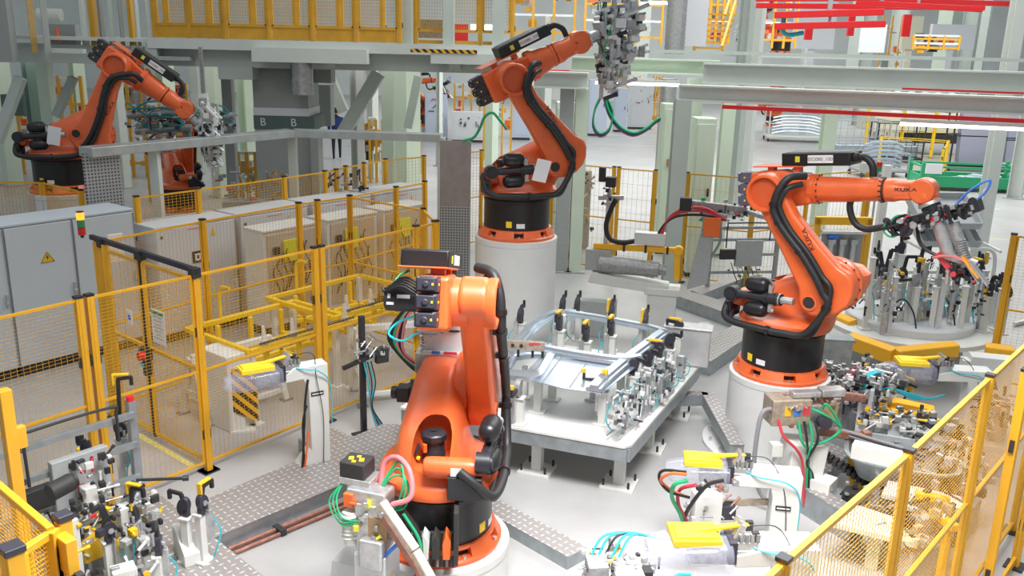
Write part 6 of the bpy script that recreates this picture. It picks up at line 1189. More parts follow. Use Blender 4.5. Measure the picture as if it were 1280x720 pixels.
beam('short red pipe under the platform beside the blue worker', X(415, 100, 22), X(452, 100, 22), 3.38, 3.50, .10, RED, 'red_pipe', 'pipe', False)
def lamp(label, p0, p1, z): t = thing('strip_lamp', label, 'lamp', (p0.x, p0.y, z)); d = p1 - p0; mb = MB(); mb.bar(V((0, 0, .05)), d + V((0, 0, .05)), .12, .05); mb.build('housing', WHITE, t); mb = MB(); mb.bar(V((0, 0, .0)), d, .09, .05); mb.build('tube', LITE, t)
lamp('long lit strip lamp under the right gantry beam', X(1130, 122, 13.8), X(1290, 130, 13.3), 2.98)
lamp('lit strip lamp behind the aluminium gripper', X(745, 90, 16.5), X(850, 92, 16.3), 3.38)
lamp('lit strip lamp high behind the gripper', X(800, 12, 30), X(835, 12, 30), 5.4)
column('pale column left of the gripper, in front of the blue-grey cabinets', 724, 15.9, .22, 3.5, COLG, py=200); column('grey box column joined to the pale column left of the gripper', 706, 15.9, .24, 3.3, GREY, py=200, flange=False)
column('grey column carrying the left end of the right gantry', 848, 14.9, .26, 3.2, BEAMG, py=200); column('pale green column right of the gantry end', 862, 16.5, .26, 3.5, COLG, py=200)
column('slim pale green column right of the pipe frame', 905, 17.5, .24, 3.5, COLG, py=200); column('pale green column above the supply box of the right robot', 1037, 20, .28, 3.6, COLG, py=150); column('tall light steel column near the right edge', 1250, 18, .24, 8, BEAML, py=150)
column('white square post behind the service frame', 1097, 15.0, .12, 2.2, WHITE, py=300, flange=False)
# cabinets and stock behind
for i, (x0, x1, y0, y1, Y, mm, lb) in enumerate([(735, 757, 100, 170, 24, CABB, 'pale blue cabinet left of the hanging cable loop'), (767, 782, 110, 165, 25, CABB, 'pale blue cabinet right of the hanging cable loop'), (640, 662, 130, 175, 24, CABB, 'pale blue cabinet behind the middle robot link'), (532, 558, 118, 175, 22, CABB, 'pale blue control panel under the far orange arm'), (565, 605, 140, 178, 23, CABL, 'light cabinet behind the wrist motors of the middle robot'), (787, 815, 98, 140, 26, CABL, 'light grey machine cabinet behind the gripper'),
        (828, 850, 130, 175, 17.5, COLG, 'pale green junction cabinet where the hanging cables end'), (694, 716, 128, 205, 17.0, COLG, 'pale green cabinet left of the pale column'), (868, 892, 148, 200, 15.6, COLG, 'pale green cabinet beside the gantry column')]):
    if i < 6: Y = min(46, at((x0 + x1) / 2, y1, 0).y)
    g = far((x0 + x1) / 2, y1, Y); zt = far((x0 + x1) / 2, y0, Y).z; w_ = (x1 - x0) / 1110 * Y * 1.04; t = thing('machine_cabinet', lb, 'cabinet', (g.x, Y, 0)); mb = MB(); mb.b2(-w_ / 2, w_ / 2, 0, .5, .1, zt); mb.build('body', mm, t, bev=.01); mb = MB(); mb.b2(-w_ / 2 + .02, w_ / 2 - .02, .02, .48, 0, .1); mb.build('plinth', DARK, t); mb = MB(); mb.b2(-w_ * .42, w_ * .42, -.012, 0, .2, zt - .1); d_ = mb.build('door', mm, t, bev=.005); mb = MB(); mb.box((w_ * .3, -.03, zt * .55), (.03, .03, .14)); mb.build('handle', DARK, d_)
    if i in (3, 4, 5): clut(t, V((0, -.04, zt * .7)), (w_ * .4, .03, zt * .25), 9, random.Random(i), [DARK, MOTG, GREY, RCAB], .04, .09)
    if i in (6, 7): mb = MB(); mb.box((-.0, -.03, zt * .62), (.12, .04, .14)); mb.build('switch_box', BROWN, t)
p0_, pm, p1_ = far(756, 118, 16.2), far(790, 165, 16.2), far(826, 148, 16.6)
for k, mm in enumerate((GCAB, RUBBER, BCAB, RCAB)):
    o_ = V((0, .03 * k, -.02 * k)); t = thing('hanging_cable', ['green hanging cable looping right of the gripper', 'black hanging cable looping right of the gripper', 'blue hanging cable looping right of the gripper', 'red hanging cable looping right of the gripper'][k], 'cable', p0_ + o_); q = [far(x, y, 16.2) - p0_ for x, y in ((755, 116), (762, 140), (775, 158), (792, 166), (808, 160), (820, 150), (826, 147))]; mb = MB(); mb.tube(q, .022, 7); mb.build('right_loop', mm, t); q = [far(x, y, 16.2) - p0_ for x, y in ((753, 116), (744, 135), (742, 155), (750, 167), (762, 160), (766, 140), (758, 120))]; mb = MB(); mb.tube(q, .018, 7); mb.build('left_loop', mm, t)
mb = MB(); mb.bar((0, 0, 0), (0, 0, .8), .06, .06); o = mb.build('cable_hanger', WHITE, None); o.location = (p0_.x, p0_.y, p0_.z - .05); tag(o, 'short white hanger rod holding the looped cables under the gantry', 'rod')
t = thing('cable', 'green cable arching in front of the tinted panel towards the middle robot', 'cable', far(578, 176, 13)); q = [far(x, y, 13) - t.location for x, y in ((578, 176), (592, 172), (600, 160), (606, 146), (616, 141), (626, 152), (634, 162))]; mb = MB(); mb.tube(q, .02, 8); mb.build('cable_run', GCAB, t)
# duct columns
def duct_round(label, px, Y, r, z0, z1, m, rib=True, name='air_duct'):
    p = far(px, 60, Y); t = thing(name, label, 'duct', (p.x, Y, z0)); prof = []; n = int((z1 - z0) / .09)
    for k in range(n): prof += [(r, k * .09), (r * (1.05 if rib else 1), k * .09 + .04)]
    mb = MB(); mb.lathe(prof + [(r, z1 - z0)], n=24); mb.build('tube', m, t)
duct_round('ribbed silver air duct rising behind the right gantry', 843, 19, .20, 3.9, 7, ALU); duct_round('ribbed silver air duct continuing below the gantry', 839, 19, .17, 0, 3.4, ALU); duct_round('smooth silver air duct hanging under the platform beside the grey pillar', 376, 16.3, .20, 3.05, 3.75, STEEL, False)
fbox('broad pale pillar rising behind the right gantry', 'pillar', 'pillar', 856, -120, 882, 58, 20, .5, CABL2)
for i, (x0, x1, Y, mm, lb) in enumerate([(918, 932, 22, BEAMG, 'grey green column behind the gantry, left of the bright one'), (934, 946, 24, BEAML, 'bright column above the gantry, left of the red beams'), (300, 316, 24, COLG, 'pale green column under the platform, left of the grey pillar'), (262, 280, 23, COLG, 'pale green column behind the shaded robot wrist'), (34, 48, 20, COLG2, 'dark green column at the far left behind the shaded robot'), (52, 66, 19, COLG, 'pale column at the far left behind the shaded robot'), (478, 492, 21, COLG, 'pale green column behind the diagonal brace'), (496, 520, 24, COLG, 'broad pale green column left of the far orange arm'), (440, 452, 20, WHITE, 'bright white column edge beside the diagonal brace'), (1113, 1122, 55, BEAMG, 'slim far column above the gantry at right'), (1070, 1082, 52, BEAMG, 'grey column above the gantry, right of the white panel'), (1213, 1222, 56, BEAMG, 'far grey column near the right edge')]):
    pc = far((x0 + x1) / 2, 120, Y); column(lb, (x0 + x1) / 2, Y, (x1 - x0) / 1110 * Y, 9 if y1 and x0 > 900 else 3.8, mm, py=120, flange=(i % 2 == 0))
# ---- platform (mezzanine) at upper left
PY = 16.0
t = thing('steel_platform', 'grey steel platform carrying the yellow railings at the upper left', 'platform', (0, PY, 0))
xl = far(-80, 60, PY).x; xm = far(186, 68, PY).x; xr = far(640, 70, PY).x
mb = MB(); mb.b2(xl, xr, .0, 9, 3.90, 3.96); mb.build('deck', BEAML, t)
mb = MB(); mb.b2(xm, xr, -.02, .06, 3.80, 3.98); mb.build('edge_beam', BEAML, t)
mb = MB(); mb.b2(xl, xr, .25, .45, 3.50, 3.82); mb.build('front_girder', BEAMG, t); 
for x_ in (-6.5, -3.4, -1.2): mb = MB(); mb.b2(x_, x_ + .2, -.0, 8, 3.55, 3.88); mb.build('cross_girder', BEAMG, t)
mb = MB(); mb.b2(far(316, 0, PY).x, far(460, 0, PY).x, -.25, .05, 3.62, 3.86); mb.build('bracket_beam', BEAML, t)
mb = MB(); mb.b2(far(540, 0, PY).x, far(650, 0, PY).x, -.25, .1, 3.66, 3.84); mb.build('tread_box', BEAML, t)
mb = MB(); mb.b2(far(515, 0, PY).x, far(598, 0, PY).x, -.27, -.25, 3.84, 3.90); mb.build('hazard_edge', HAZ, t, smooth=False)
def brace(label, x0, y0, x1, y1, Y, w): a_, b_ = far(x0, y0, Y), far(x1, y1, Y); c = (a_ + b_) / 2; mb = MB(); mb.bar(a_ - c, b_ - c, w, w); o = mb.build('diagonal_brace', BEAMG, None); o.location = c; tag(o, label, 'brace')
brace('thick grey diagonal brace under the platform right of the blue worker', 473, 92, 428, 168, 17.0, .24); brace('pale diagonal brace at the far left edge under the beam', 26, 97, -4, 178, 15.6, .16); brace('pale diagonal brace right of the shaded robot elbow', 92, 97, 70, 145, 17.5, .14); brace('thin green diagonal brace beside the broad green column', 523, 95, 510, 160, 22, .2); brace('pale brace left of the blue worker', 412, 98, 430, 140, 23, .25)
# pillar with the letter B
o = thing('grey_pillar', 'big grey pillar with a dark band lettered B under the platform', 'pillar', (far(352, 150, 16.6).x, 16.6, 0)); wP = 66 / 1110 * 17.0
mb = MB(); mb.b2(-wP / 2, wP / 2, 0, .9, 0, 3.8); mb.build('shaft', GREYP, o)
zb0, zb1 = far(352, 162, 16.55).z, far(352, 145, 16.55).z
mb = MB(); mb.b2(-wP / 2 - .01, wP / 2 + .1, -.012, .91, zb0, zb1); bd_ = mb.build('dark_band', DGREEN, o); mb = MB(); mb.b2(-wP / 2 - .01, wP / 2 + .01, -.01, .91, zb1, zb1 + .14); mb.build('pale_band', CABL2, o)
for xx in (-wP * .34, wP * .22): text('B', 'lettering', .20, PAPER, bd_, Matrix.Translation((xx, -.014, (zb0 + zb1) / 2)) @ Matrix.Rotation(PI / 2, 4, 'X'))
for i, (x0, y0, x1, y1, Y, mm, lb) in enumerate([(396, 106, 414, 158, 19, GREY, 'grey wall box left of the blue worker'), (272, 82, 316, 100, 16.2, BEAMG, 'grey beam end under the platform left of the pillar'), (392, 82, 414, 104, 17, GREYP, 'square duct end under the platform above the blue worker'), (185, 70, 235, 76, 15.9, GREY, 'dark-edged channel under the platform edge'), (387, 165, 400, 250, 16.5, GREYP, 'grey panel behind the cabinets, right of the pillar'), (0, 118, 30, 145, 20, DGREEN, 'dark green wall band at the far left')]): fbox(lb, 'grey_block', 'block', x0, y0, x1, y1, Y, .4, mm)
# left wall machinery above the platform
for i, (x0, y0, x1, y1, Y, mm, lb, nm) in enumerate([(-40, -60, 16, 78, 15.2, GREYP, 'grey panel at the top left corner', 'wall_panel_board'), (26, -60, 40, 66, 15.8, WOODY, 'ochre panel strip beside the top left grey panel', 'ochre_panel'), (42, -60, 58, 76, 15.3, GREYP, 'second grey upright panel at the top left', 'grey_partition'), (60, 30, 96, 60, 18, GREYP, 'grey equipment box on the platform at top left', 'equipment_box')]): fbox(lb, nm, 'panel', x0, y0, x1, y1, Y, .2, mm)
fbox('white horizontal rail at the top left over the platform edge', 'white_rail', 'rail', 55, 60, 104, 67, 15.5, .12, BEAML); pR = far(48, 18, 17); mb = MB(); mb.cyl((0, 0, 0), (.42, 0, 0), .11, n=20); o = mb.build('white_roll', WHITE, None); o.location = pR; tag(o, 'white horizontal roll on the platform at top left', 'roll'); pR = far(72, 48, 17); mb = MB(); mb.ball((0, 0, 0), .07, 12); mb.cyl((0, 0, .05), (0, 0, .2), .03); o = mb.build('ball_switch', ORC, None); o.location = pR; tag(o, 'small orange ball switch on the grey box at top left', 'switch')
vs_ = [(100, 6, BEAML, 'bright'), (112, 4, YEL, 'ochre'), (122, 7, GREYP, 'grey'), (134, 6, BEAMG, 'grey green'), (147, 8, GREYP, 'broad grey'), (160, 4, YEL, 'thin ochre'), (168, 9, BEAMG, 'pale'), (181, 8, GREYP, 'plain grey'), (190, 6, BEAML, 'light')]
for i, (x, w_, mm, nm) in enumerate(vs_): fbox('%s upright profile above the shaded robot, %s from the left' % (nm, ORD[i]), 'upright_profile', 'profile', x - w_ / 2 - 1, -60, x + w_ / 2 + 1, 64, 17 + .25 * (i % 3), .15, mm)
# railings on the platform
def rail2(label, x0, x1, n, Y0, Y1, kick=.22, m_=YELR, z=3.98, hh=1.5):
    pts = [(far(x0 + (x1 - x0) * k / n, 60, Y0 + (Y1 - Y0) * k / n).x, Y0 + (Y1 - Y0) * k / n) for k in range(n + 1)]
    return fence(label, pts, h=hh, z0=z, dx=.05, dz=.06, pw=.08, wire=.0022, rails=(.24, 1.1), caps=False, feet=False, rail=.05, kick=kick, m=m_, name='platform_railing')
rail2('yellow platform railing with kick plate, left front stretch above the shaded robot', 196, 282, 2, 16.6, 16.15); rail2('yellow platform railing with kick plate, long middle stretch at the top', 284, 500, 4, 16.1, 16.1); rail2('dim yellow railing behind the front one at the top', 210, 480, 5, 19, 19, .15); rail2('yellow meshed railing with grey posts, top centre', 520, 640, 3, 16.6, 16.6, .06)
for i, x in enumerate((508, 560, 623)): fbox('%s grey post standing on the platform at top centre' % ORD[i], 'grey_post', 'post', x - 6, -60, x + 7, 66 if i == 0 else 60, 16.3, .25, BEAMG, ex=())
for i, (x0, y0, x1, y1, Y, mm, lb) in enumerate([(522, 24, 553, 48, 18, BROWN2, 'brown slatted panel behind the top centre railing'), (568, 30, 585, 55, 26, RED, 'red board far behind the top centre railing'), (588, 30, 615, 40, 30, LITE2, 'bright lit panel far behind the top centre railing'), (1078, 30, 1105, 66, 30, CABL2, 'white panel above the gantry between far columns'), (1008, 28, 1015, 50, 26, RED, 'small red upright above the gantry, left one'), (1062, 20, 1067, 45, 26, RED, 'small red upright above the gantry, middle one'), (1131, 18, 1137, 46, 26, RED, 'small red upright above the gantry, right one')]): fbox(lb, 'board', 'board', x0, y0, x1, y1, Y, .1, mm)
# overhead frame with perforated sheets
z_ = 2.52; c0, c1, c2 = at(107, 190, z_), at(365, 166, z_), at(552, 172, z_)
t = thing('overhead_frame', 'grey overhead channel frame on thin legs behind the mesh fences', 'frame', (c1.x, c1.y, 0)); O_ = V((c1.x, c1.y, 0)); mb = MB()
for a_, b_ in ((c0, c1), (c1, c2)): mb.bar(a_ - O_, b_ - O_, .30, .12)
mb.build('channel', GALVL, t, bev=.004)
for p in (c0.lerp(c1, .28), c1, c2): mb = MB(); mb.bar(V((p.x, p.y, 0)) - O_, V((p.x, p.y, z_)) - O_, .13, .13); mb.build('leg', BEAML, t)
p = c0; t = thing('perforated_screen', 'perforated grey sheet hanging at the left end of the overhead frame', 'panel', (p.x, p.y, 0), .9); mb = MB(); mb.b2(-.05, .45, -.02, .02, 1.2, 2.5); mb.build('sheet', PERF, t, smooth=False)
p = at(572, 176, 2.5); t = thing('perforated_screen', 'tall tinted sheet panel with a perforated foot left of the tall drum', 'panel', (p.x, p.y, 0), -.05); mb = MB(); mb.b2(-.28, .22, -.02, .02, 1.45, 2.5); mb.build('tinted_sheet', SMOKE, t); mb = MB(); mb.b2(-.28, .22, -.02, .02, 0, 1.45); mb.build('sheet', PERF, t, smooth=False)
# small back robot and far robots
p = at(226, 262, .3); r2_ = dup(near, (p.x, p.y, .3), math.radians(118), 'small orange robot behind the overhead frame, between the grey posts', 'orange robots of the cell'); pedestal('white drum under the small back robot', p.x, p.y, .3, .5)
p = at(520, 172, 0); dup(right, (p.x, p.y, .5), math.radians(-20), 'far orange robot under the platform beside the pale blue panel', 'far orange robots'); pedestal('far white drum under the orange robot beside the blue panel', p.x, p.y, .5, .5)
p = at(965, 165, 0); dup(mid, (p.x, p.y, .3), math.radians(190), 'far orange robot below the red gantry pipe', 'far orange robots'); pedestal('far white drum under the orange robot below the red pipe', p.x, p.y, .3, .5)
p = at(150, 205, .5); dup(right, (p.x + .3, p.y + 3, .5), math.radians(170), 'partly hidden orange robot behind the shaded robot and its gripper', 'far orange robots'); pedestal('far white drum of the partly hidden robot at left', p.x + .3, p.y + 3, .5, .5)
pz = far(975, 70, 40); dup(left_back, (pz.x, 40, 3.9), math.radians(200), 'orange robot on the far upper deck under the red beams', 'far orange robots')
mb = MB(); mb.box((0, 0, 0), (7, 3, .15)); 
for x_ in (-3.2, 3.2): mb.bar((x_, 0, -3.85), (x_, 0, 0), .2, .2)
o = mb.build('upper_deck', BEAMG, None); o.location = (pz.x + 1.5, 40.3, 3.82); tag(o, 'far grey deck carrying the orange robot under the red beams', 'deck')
# red beams, top right
for i, (x0, y0, x1, y1, Y, hh) in enumerate([(945, 7, 1230, 10, 19, .10), (968, 19, 1105, 15, 18, .12), (968, 33, 1107, 30, 18, .12), (1070, 3, 1228, 12, 18.4, .10), (1105, 0, 1265, 5, 20, .10), (945, -2, 1100, -3, 18.5, .12)]):
    a_, b_ = far(x0, y0, Y), far(x1, y1, Y - .6); c = (a_ + b_) / 2; mb = MB(); mb.bar(a_ - c, b_ - c, .16, hh); o = mb.build('red_beam', RED, None, bev=.008); o.location = c; tag(o, ['long upper red crane rail at the top right', 'short red crane arm, upper one of the pair', 'short red crane arm, lower one of the pair', 'slanting red rail at the top right', 'topmost red rail near the right edge', 'red rail cut by the top edge of the picture'][i], 'crane rail')
    pd = far((x0 + x1) / 2, min(y0, y1), Y); mb = MB(); mb.bar((0, 0, 0), (0, 0, 3.2), .04, .04); o = mb.build('hanger_rod', GREY, None); o.location = (c.x, c.y, c.z); tag(o, 'thin hanger rod over ' + ['the long red crane rail', 'the upper short crane arm', 'the lower short crane arm', 'the slanting red rail', 'the topmost red rail', 'the cut red rail'][i], 'rod')
pb = far(985, 38, 18); mb = MB(); mb.tube([(-.1, 0, .3), (-.1, 0, .02), (0, 0, -.08), (.3, 0, -.04)], .045, 12); o = mb.build('blue_hose', CYAN, None); o.location = pb; tag(o, 'short thick blue hose under the red crane arms', 'hose')
# yellow stairs far above the gantry
t = thing('stairs', 'yellow steel stairs behind the gantry, above the gripper cables', 'stairs', far(885, 60, 26)); 
for k in range(7): mb = MB(); mb.box((.1 * k, .2 * k, .16 * k), (.8, .22, .05)); mb.build('step', YELR, t)
mb = MB(); mb.bar((-.4, 0, 0), (.2, 1.4, 1.3), .06, .2); mb.bar((.4, 0, 0), (1.0, 1.4, 1.3), .06, .2); mb.bar((-.4, 0, .9), (.2, 1.4, 2.2), .06, .06); mb.bar((.4, 0, .9), (1.0, 1.4, 2.2), .06, .06); mb.build('stringers', YELR, t)
# ---- person
def worker(px, py, Y):
    g = far(px, py, Y); t = thing('person', 'person in a dark blue work jacket walking away under the platform', 'person', (g.x, Y, 0), .2)
    def skin(nm, V_, E_, R_, mt):
        me = bpy.data.meshes.new(nm); me.from_pydata(V_, E_, []); o = bpy.data.objects.new(nm, me); COL.objects.link(o); o.parent = t; md = o.modifiers.new('s', 'SKIN'); 
        for i, r in enumerate(R_): me.skin_vertices[0].data[i].radius = r if isinstance(r, tuple) else (r, r)
        me.skin_vertices[0].data[0].use_root = True; md.use_smooth_shade = True; o.modifiers.new('u', 'SUBSURF').levels = 1; me.materials.append(mt); return o
    Vb = [(0, 0, .95), (0, 0, 1.15), (0, .0, 1.38), (0, .01, 1.50), (0, .02, 1.60), (-.19, 0, 1.42), (-.24, .02, 1.14), (-.22, .08, .88), (-.22, .10, .80), (.19, 0, 1.42), (.24, .0, 1.14), (.22, .08, .90), (.22, .10, .82), (-.10, 0, .88), (-.11, .04, .48), (-.11, -.04, .08), (-.11, .10, .04), (.10, 0, .88), (.11, .10, .50), (.11, .16, .10), (.11, .28, .05)]
    Eb = [(0, 1), (1, 2), (2, 3), (3, 4), (2, 5), (5, 6), (6, 7), (7, 8), (2, 9), (9, 10), (10, 11), (11, 12), (0, 13), (13, 14), (14, 15), (15, 16), (0, 17), (17, 18), (18, 19), (19, 20)]
    skin('body', Vb, Eb, [(.15, .10), (.14, .10), (.17, .10), .055, .055, .06, .045, .032, .035, .06, .045, .032, .035, .085, .06, .04, .035, .085, .06, .04, .035], TROU)
    skin('jacket', [(0, 0, .86), (0, 0, 1.12), (0, 0, 1.38), (0, .01, 1.46), (-.2, 0, 1.41), (-.25, .02, 1.14), (-.23, .08, .90), (.2, 0, 1.41), (.25, 0, 1.14), (.23, .08, .92)], [(0, 1), (1, 2), (2, 3), (2, 4), (4, 5), (5, 6), (2, 7), (7, 8), (8, 9)], [(.19, .13), (.17, .125), (.19, .12), .08, .075, .058, .045, .075, .058, .045], NAVY)
    mb = MB(); mb.ball((0, .02, 1.66), .105, 16, (.85, 1, 1.15)); mb.ball((0, .13, 1.645), .018, 8); mb.ball((-.09, .02, 1.65), .02, 8); mb.ball((.09, .02, 1.65), .02, 8); mb.build('head', SKIN, t)
    mb = MB(); mb.ball((0, -.005, 1.69), .11, 16, (.88, .95, 1.0)); mb.build('hair', HAIR, t)
    for s_ in (-1, 1):
        mb = MB(); mb.box((s_ * .225, .105, .80), (.03, .08, .09))
        for k in range(4): mb.tube([(s_ * .225, .075 + .021 * k, .76), (s_ * .222, .077 + .021 * k, .72 - .004 * (k % 2)), (s_ * .212, .080 + .021 * k, .69)], .009, 6, 2)
        mb.tube([(s_ * .22, .14, .80), (s_ * .205, .165, .77), (s_ * .20, .165, .74)], .010, 6, 2); mb.build('hand', SKIN, t)
worker(420, 150, 31)
# ---- stock at the far right
def cart(label, px, py, w, d, h, m, kind, rz=0, name='stock_cart'):
    p = at(px, py, 0); t = thing(name, label, 'cart', (p.x, p.y, 0), rz)
    for x in (-w / 2, w / 2):
        for y in (0, d): mb = MB(); mb.bar((x, y, .1), (x, y, h), .05, .05); mb.build('post', m, t); mb = MB(); mb.cyl((x - .03, y, .08), (x + .03, y, .08), .08, n=14); mb.build('wheel', DARK, t)
    mb = MB(); mb.b2(-w / 2, w / 2, 0, d, .16, .22)
    for z in (.22, h * .55, h): mb.bar((-w / 2, 0, z), (w / 2, 0, z), .04, .04); mb.bar((-w / 2, d, z), (w / 2, d, z), .04, .04); mb.bar((-w / 2, 0, z), (-w / 2, d, z), .04, .04); mb.bar((w / 2, 0, z), (w / 2, d, z), .04, .04)
    mb.build('frame', m, t)
    if kind == 'panels':
        for k in range(6): q = MB(); z = .35 + .14 * k; q.tube([(-w * .42, d * .3, z), (-w * .2, d * .3, z + .1), (w * .2, d * .3, z + .1), (w * .42, d * .3, z - .02)], .045, 8); q.build('pressed_part', SHEET, t)
    if kind == 'mesh':
        q = MB(); 
        for k in range(9): x = -w / 2 + w * k / 8; q.bar((x, 0, .2), (x, 0, h), .016, .016)
        for k in range(6): z = .2 + (h - .2) * k / 5; q.bar((-w / 2, 0, z), (w / 2, 0, z), .016, .016)
        q.build('bars', m, t)
        q = MB(); q.b2(-w * .4, w * .4, .1, d * .8, .24, .24 + h * .3); q.build('stock_stack', SHEET, t, bev=.05)
    return t
cart('white cart stacked with shiny pressed parts behind the gantry', 996, 178, 2.6, 1.2, 1.5, BEAML, 'panels', -.1)
cart('grey barred cage cart behind the right robot supply box', 1072, 205, 2.2, 1.0, 1.6, GREYD, 'mesh', .1); cart('dark framed cart with stacked pressed parts, middle of the stock area', 1122, 205, 1.7, 1.0, 1.5, MOTG, 'mesh', -.1); cart('grey cart with a white hoop handle in the stock area', 1105, 222, 1.6, .9, .8, GREYD, 'panels', .1)
cart('black framed cart holding tall grey sheets, beside the light column', 1215, 215, 1.6, .8, 2.3, MOTOR, 'x', -.15, 'sheet_cart'); cart('black framed cart holding tall grey sheets at the right edge', 1275, 222, 1.6, .8, 2.3, MOTOR, 'x', -.15, 'sheet_cart')
for i, px in enumerate((1222, 1280)):
    p = at(px, 213, 0)
    for k in range(3): mb = MB(); mb.box((0, 0, 1.05), (1.15, .05, 2.0)); o = mb.build('grey_sheet', SHG, None, bev=.01); o.location = (p.x - .1, p.y + .1 + .13 * k, .2); o.rotation_euler = (-.12, 0, -.15); tag(o, '%s tall grey sheet in the black cart %s' % (['front', 'middle', 'rear'][k], ['beside the light column', 'at the right edge'][i]), 'sheet')
# green crate
p = at(1212, 240, 0); t = thing('green_crate', 'green steel crate with posts holding grey parts at the right', 'crate', (p.x, p.y, 0), -.12); w_, d_, h_ = 2.9, 1.2, .72
for x in (-w_ / 2, w_ / 2):
    for y in (0, d_): mb = MB(); mb.bar((x, y, 0), (x, y, h_ + .12), .10, .10); mb.box((x, y, .03), (.16, .16, .06)); mb.build('corner_post', GREEN2, t)
mb = MB(); mb.b2(-w_ / 2, w_ / 2, -.03, .03, .12, .45); mb.b2(-w_ / 2, w_ / 2, d_ - .03, d_ + .03, .12, .45); mb.b2(-w_ / 2 - .03, -w_ / 2 + .03, 0, d_, .12, .45); mb.b2(w_ / 2 - .03, w_ / 2 + .03, 0, d_, .12, .45); mb.b2(-w_ / 2, w_ / 2, 0, d_, .12, .16); mb.build('side_panel', GREEN2, t, bev=.006)
mb = MB()
for y in (0, d_): mb.bar((-w_ / 2, y, h_), (w_ / 2, y, h_), .06, .06)
for x in (-w_ / 2, w_ / 2): mb.bar((x, 0, h_), (x, d_, h_), .06, .06)
mb.build('top_rail', GREEN2, t)
for k in range(5): mb = MB(); mb.box((0, 0, 0), (.9, .5, .05)); mb.box((.2, 0, .04), (.3, .3, .05)); o = mb.build('grey_part', SHEET, None, bev=.01); o.location = (p.x - .95 + .46 * k, p.y + .6, .19 + .06 * k + .02); o.rotation_euler = (.05, .02, .3 * k); tag(o, '%s flat grey part lying in the green crate, counted from the left' % ORD[k], 'part', 'grey parts in the green crate')
mb = MB(); mb.box((0, 0, .15), (.5, .05, .3)); o = mb.build('white_card', PAPER, None); o.location = (p.x - 1.15, p.y + .08, .52); tag(o, 'white card standing in the left end of the green crate', 'card')
# yellow railing machine far right
fence('far yellow railing around the pressed part line at the right', [(far(1085, 150, 36).x, 36), (far(1130, 150, 36).x, 36), (far(1170, 150, 36).x, 36), (far(1210, 150, 36).x, 36)], h=1.9, pw=.09, mesh_ok=False, m=YELT, name='safety_railing'); fence('near yellow railing in front of the pressed part line', [(far(1105, 150, 33).x, 33), (far(1190, 150, 32).x, 32), (far(1185, 150, 29).x, 29)], h=1.1, pw=.08, mesh_ok=False, m=YELT, name='safety_railing')
fbox('cream machine bed inside the far yellow railing', 'machine_bed', 'machine', 1095, 140, 1212, 168, 37, 2, CREAM, .05); fbox('dark block put in for the shaded gap under the cream machine bed', 'bed_gap_shade', 'machine', 1150, 168, 1205, 180, 36.8, 2, DARK)  # second block is a dark stand-in for the shade below the bed
for k in range(5): p = far(1120 + 17 * k, 140, 37.5); mb = MB(); mb.lathe([(.25, 0), (.10, .5), (.18, .55), (.12, .9)], n=14); o = mb.build('white_roller', CABL2, None); o.location = (p.x, 37.6, p.z); tag(o, '%s white cone on the cream machine bed, from the left' % ORD[k], 'cone', 'white cones on the machine bed')
# far machinery between the columns: yellow racks with parts
for i, (x0, x1, y0, y1, Y, lb) in enumerate([(66, 100, 95, 165, 24, 'yellow machine rack far left behind the shaded robot link'), (185, 240, 130, 200, 22, 'yellow machine rack behind the shaded robot gripper'), (128, 175, 105, 150, 26, 'yellow machine rack seen under the shaded forearm'), (568, 600, 105, 170, 26, 'yellow machine rack behind the wrist motors'), (655, 690, 100, 140, 30, 'yellow machine rack right of the middle robot elbow'), (300, 330, 190, 235, 20, 'yellow machine rack behind the robot cabinets'), (640, 720, -20, 50, 30, 'yellow rack above the middle robot forearm'), (730, 830, -10, 55, 32, 'yellow rack high behind the gripper'), (885, 915, -10, 55, 30, 'yellow rack above the gantry beside the stairs'), (950, 1000, -10, 60, 34, 'yellow rack behind the red crane arms'), (815, 828, 95, 130, 27, 'yellow rack right of the light machine cabinet'), (1140, 1200, 45, 62, 34, 'yellow low rack above the gantry at right'), (775, 800, 95, 128, 28, 'yellow rack behind the light machine cabinet')]):
    if y1 > 120 and x0 > 560: Y = min(50, at((x0 + x1) / 2, y1, 0).y)
    a_, b_ = far(x0, y1, Y), far(x1, y0, Y); w_, h_ = b_.x - a_.x, b_.z - a_.z; zb_ = max(0, a_.z) if a_.z > 2.5 else 0; h_ = b_.z - zb_; t = thing('machine_rack', lb, 'rack', (a_.x, Y, zb_)); r3 = random.Random(i + 200)
    for k in range(4): mb = MB(); x = w_ * k / 3; mb.bar((x, 0, 0), (x, 0, h_), .08, .08); mb.build('upright', YELR, t)
    for z in (.15, .45, .75, .98): mb = MB(); mb.bar((0, 0, h_ * z), (w_, 0, h_ * z), .07, .07); mb.build('shelf_beam', [YELR, CABL2, YELR, BEAML][int(z * 3.9) % 4], t)
    for k in range(14): mb = MB(); mb.box((r3.uniform(.1, .9) * w_, r3.uniform(.1, .5), r3.uniform(.1, .95) * h_), (r3.uniform(.08, .3), .2, r3.uniform(.08, .35))); mb.build('stored_part', r3.choice([WHITE, CABL2, GREY, YELR, ORC, DARK, ALU, RCAB, BEAMG]), t)
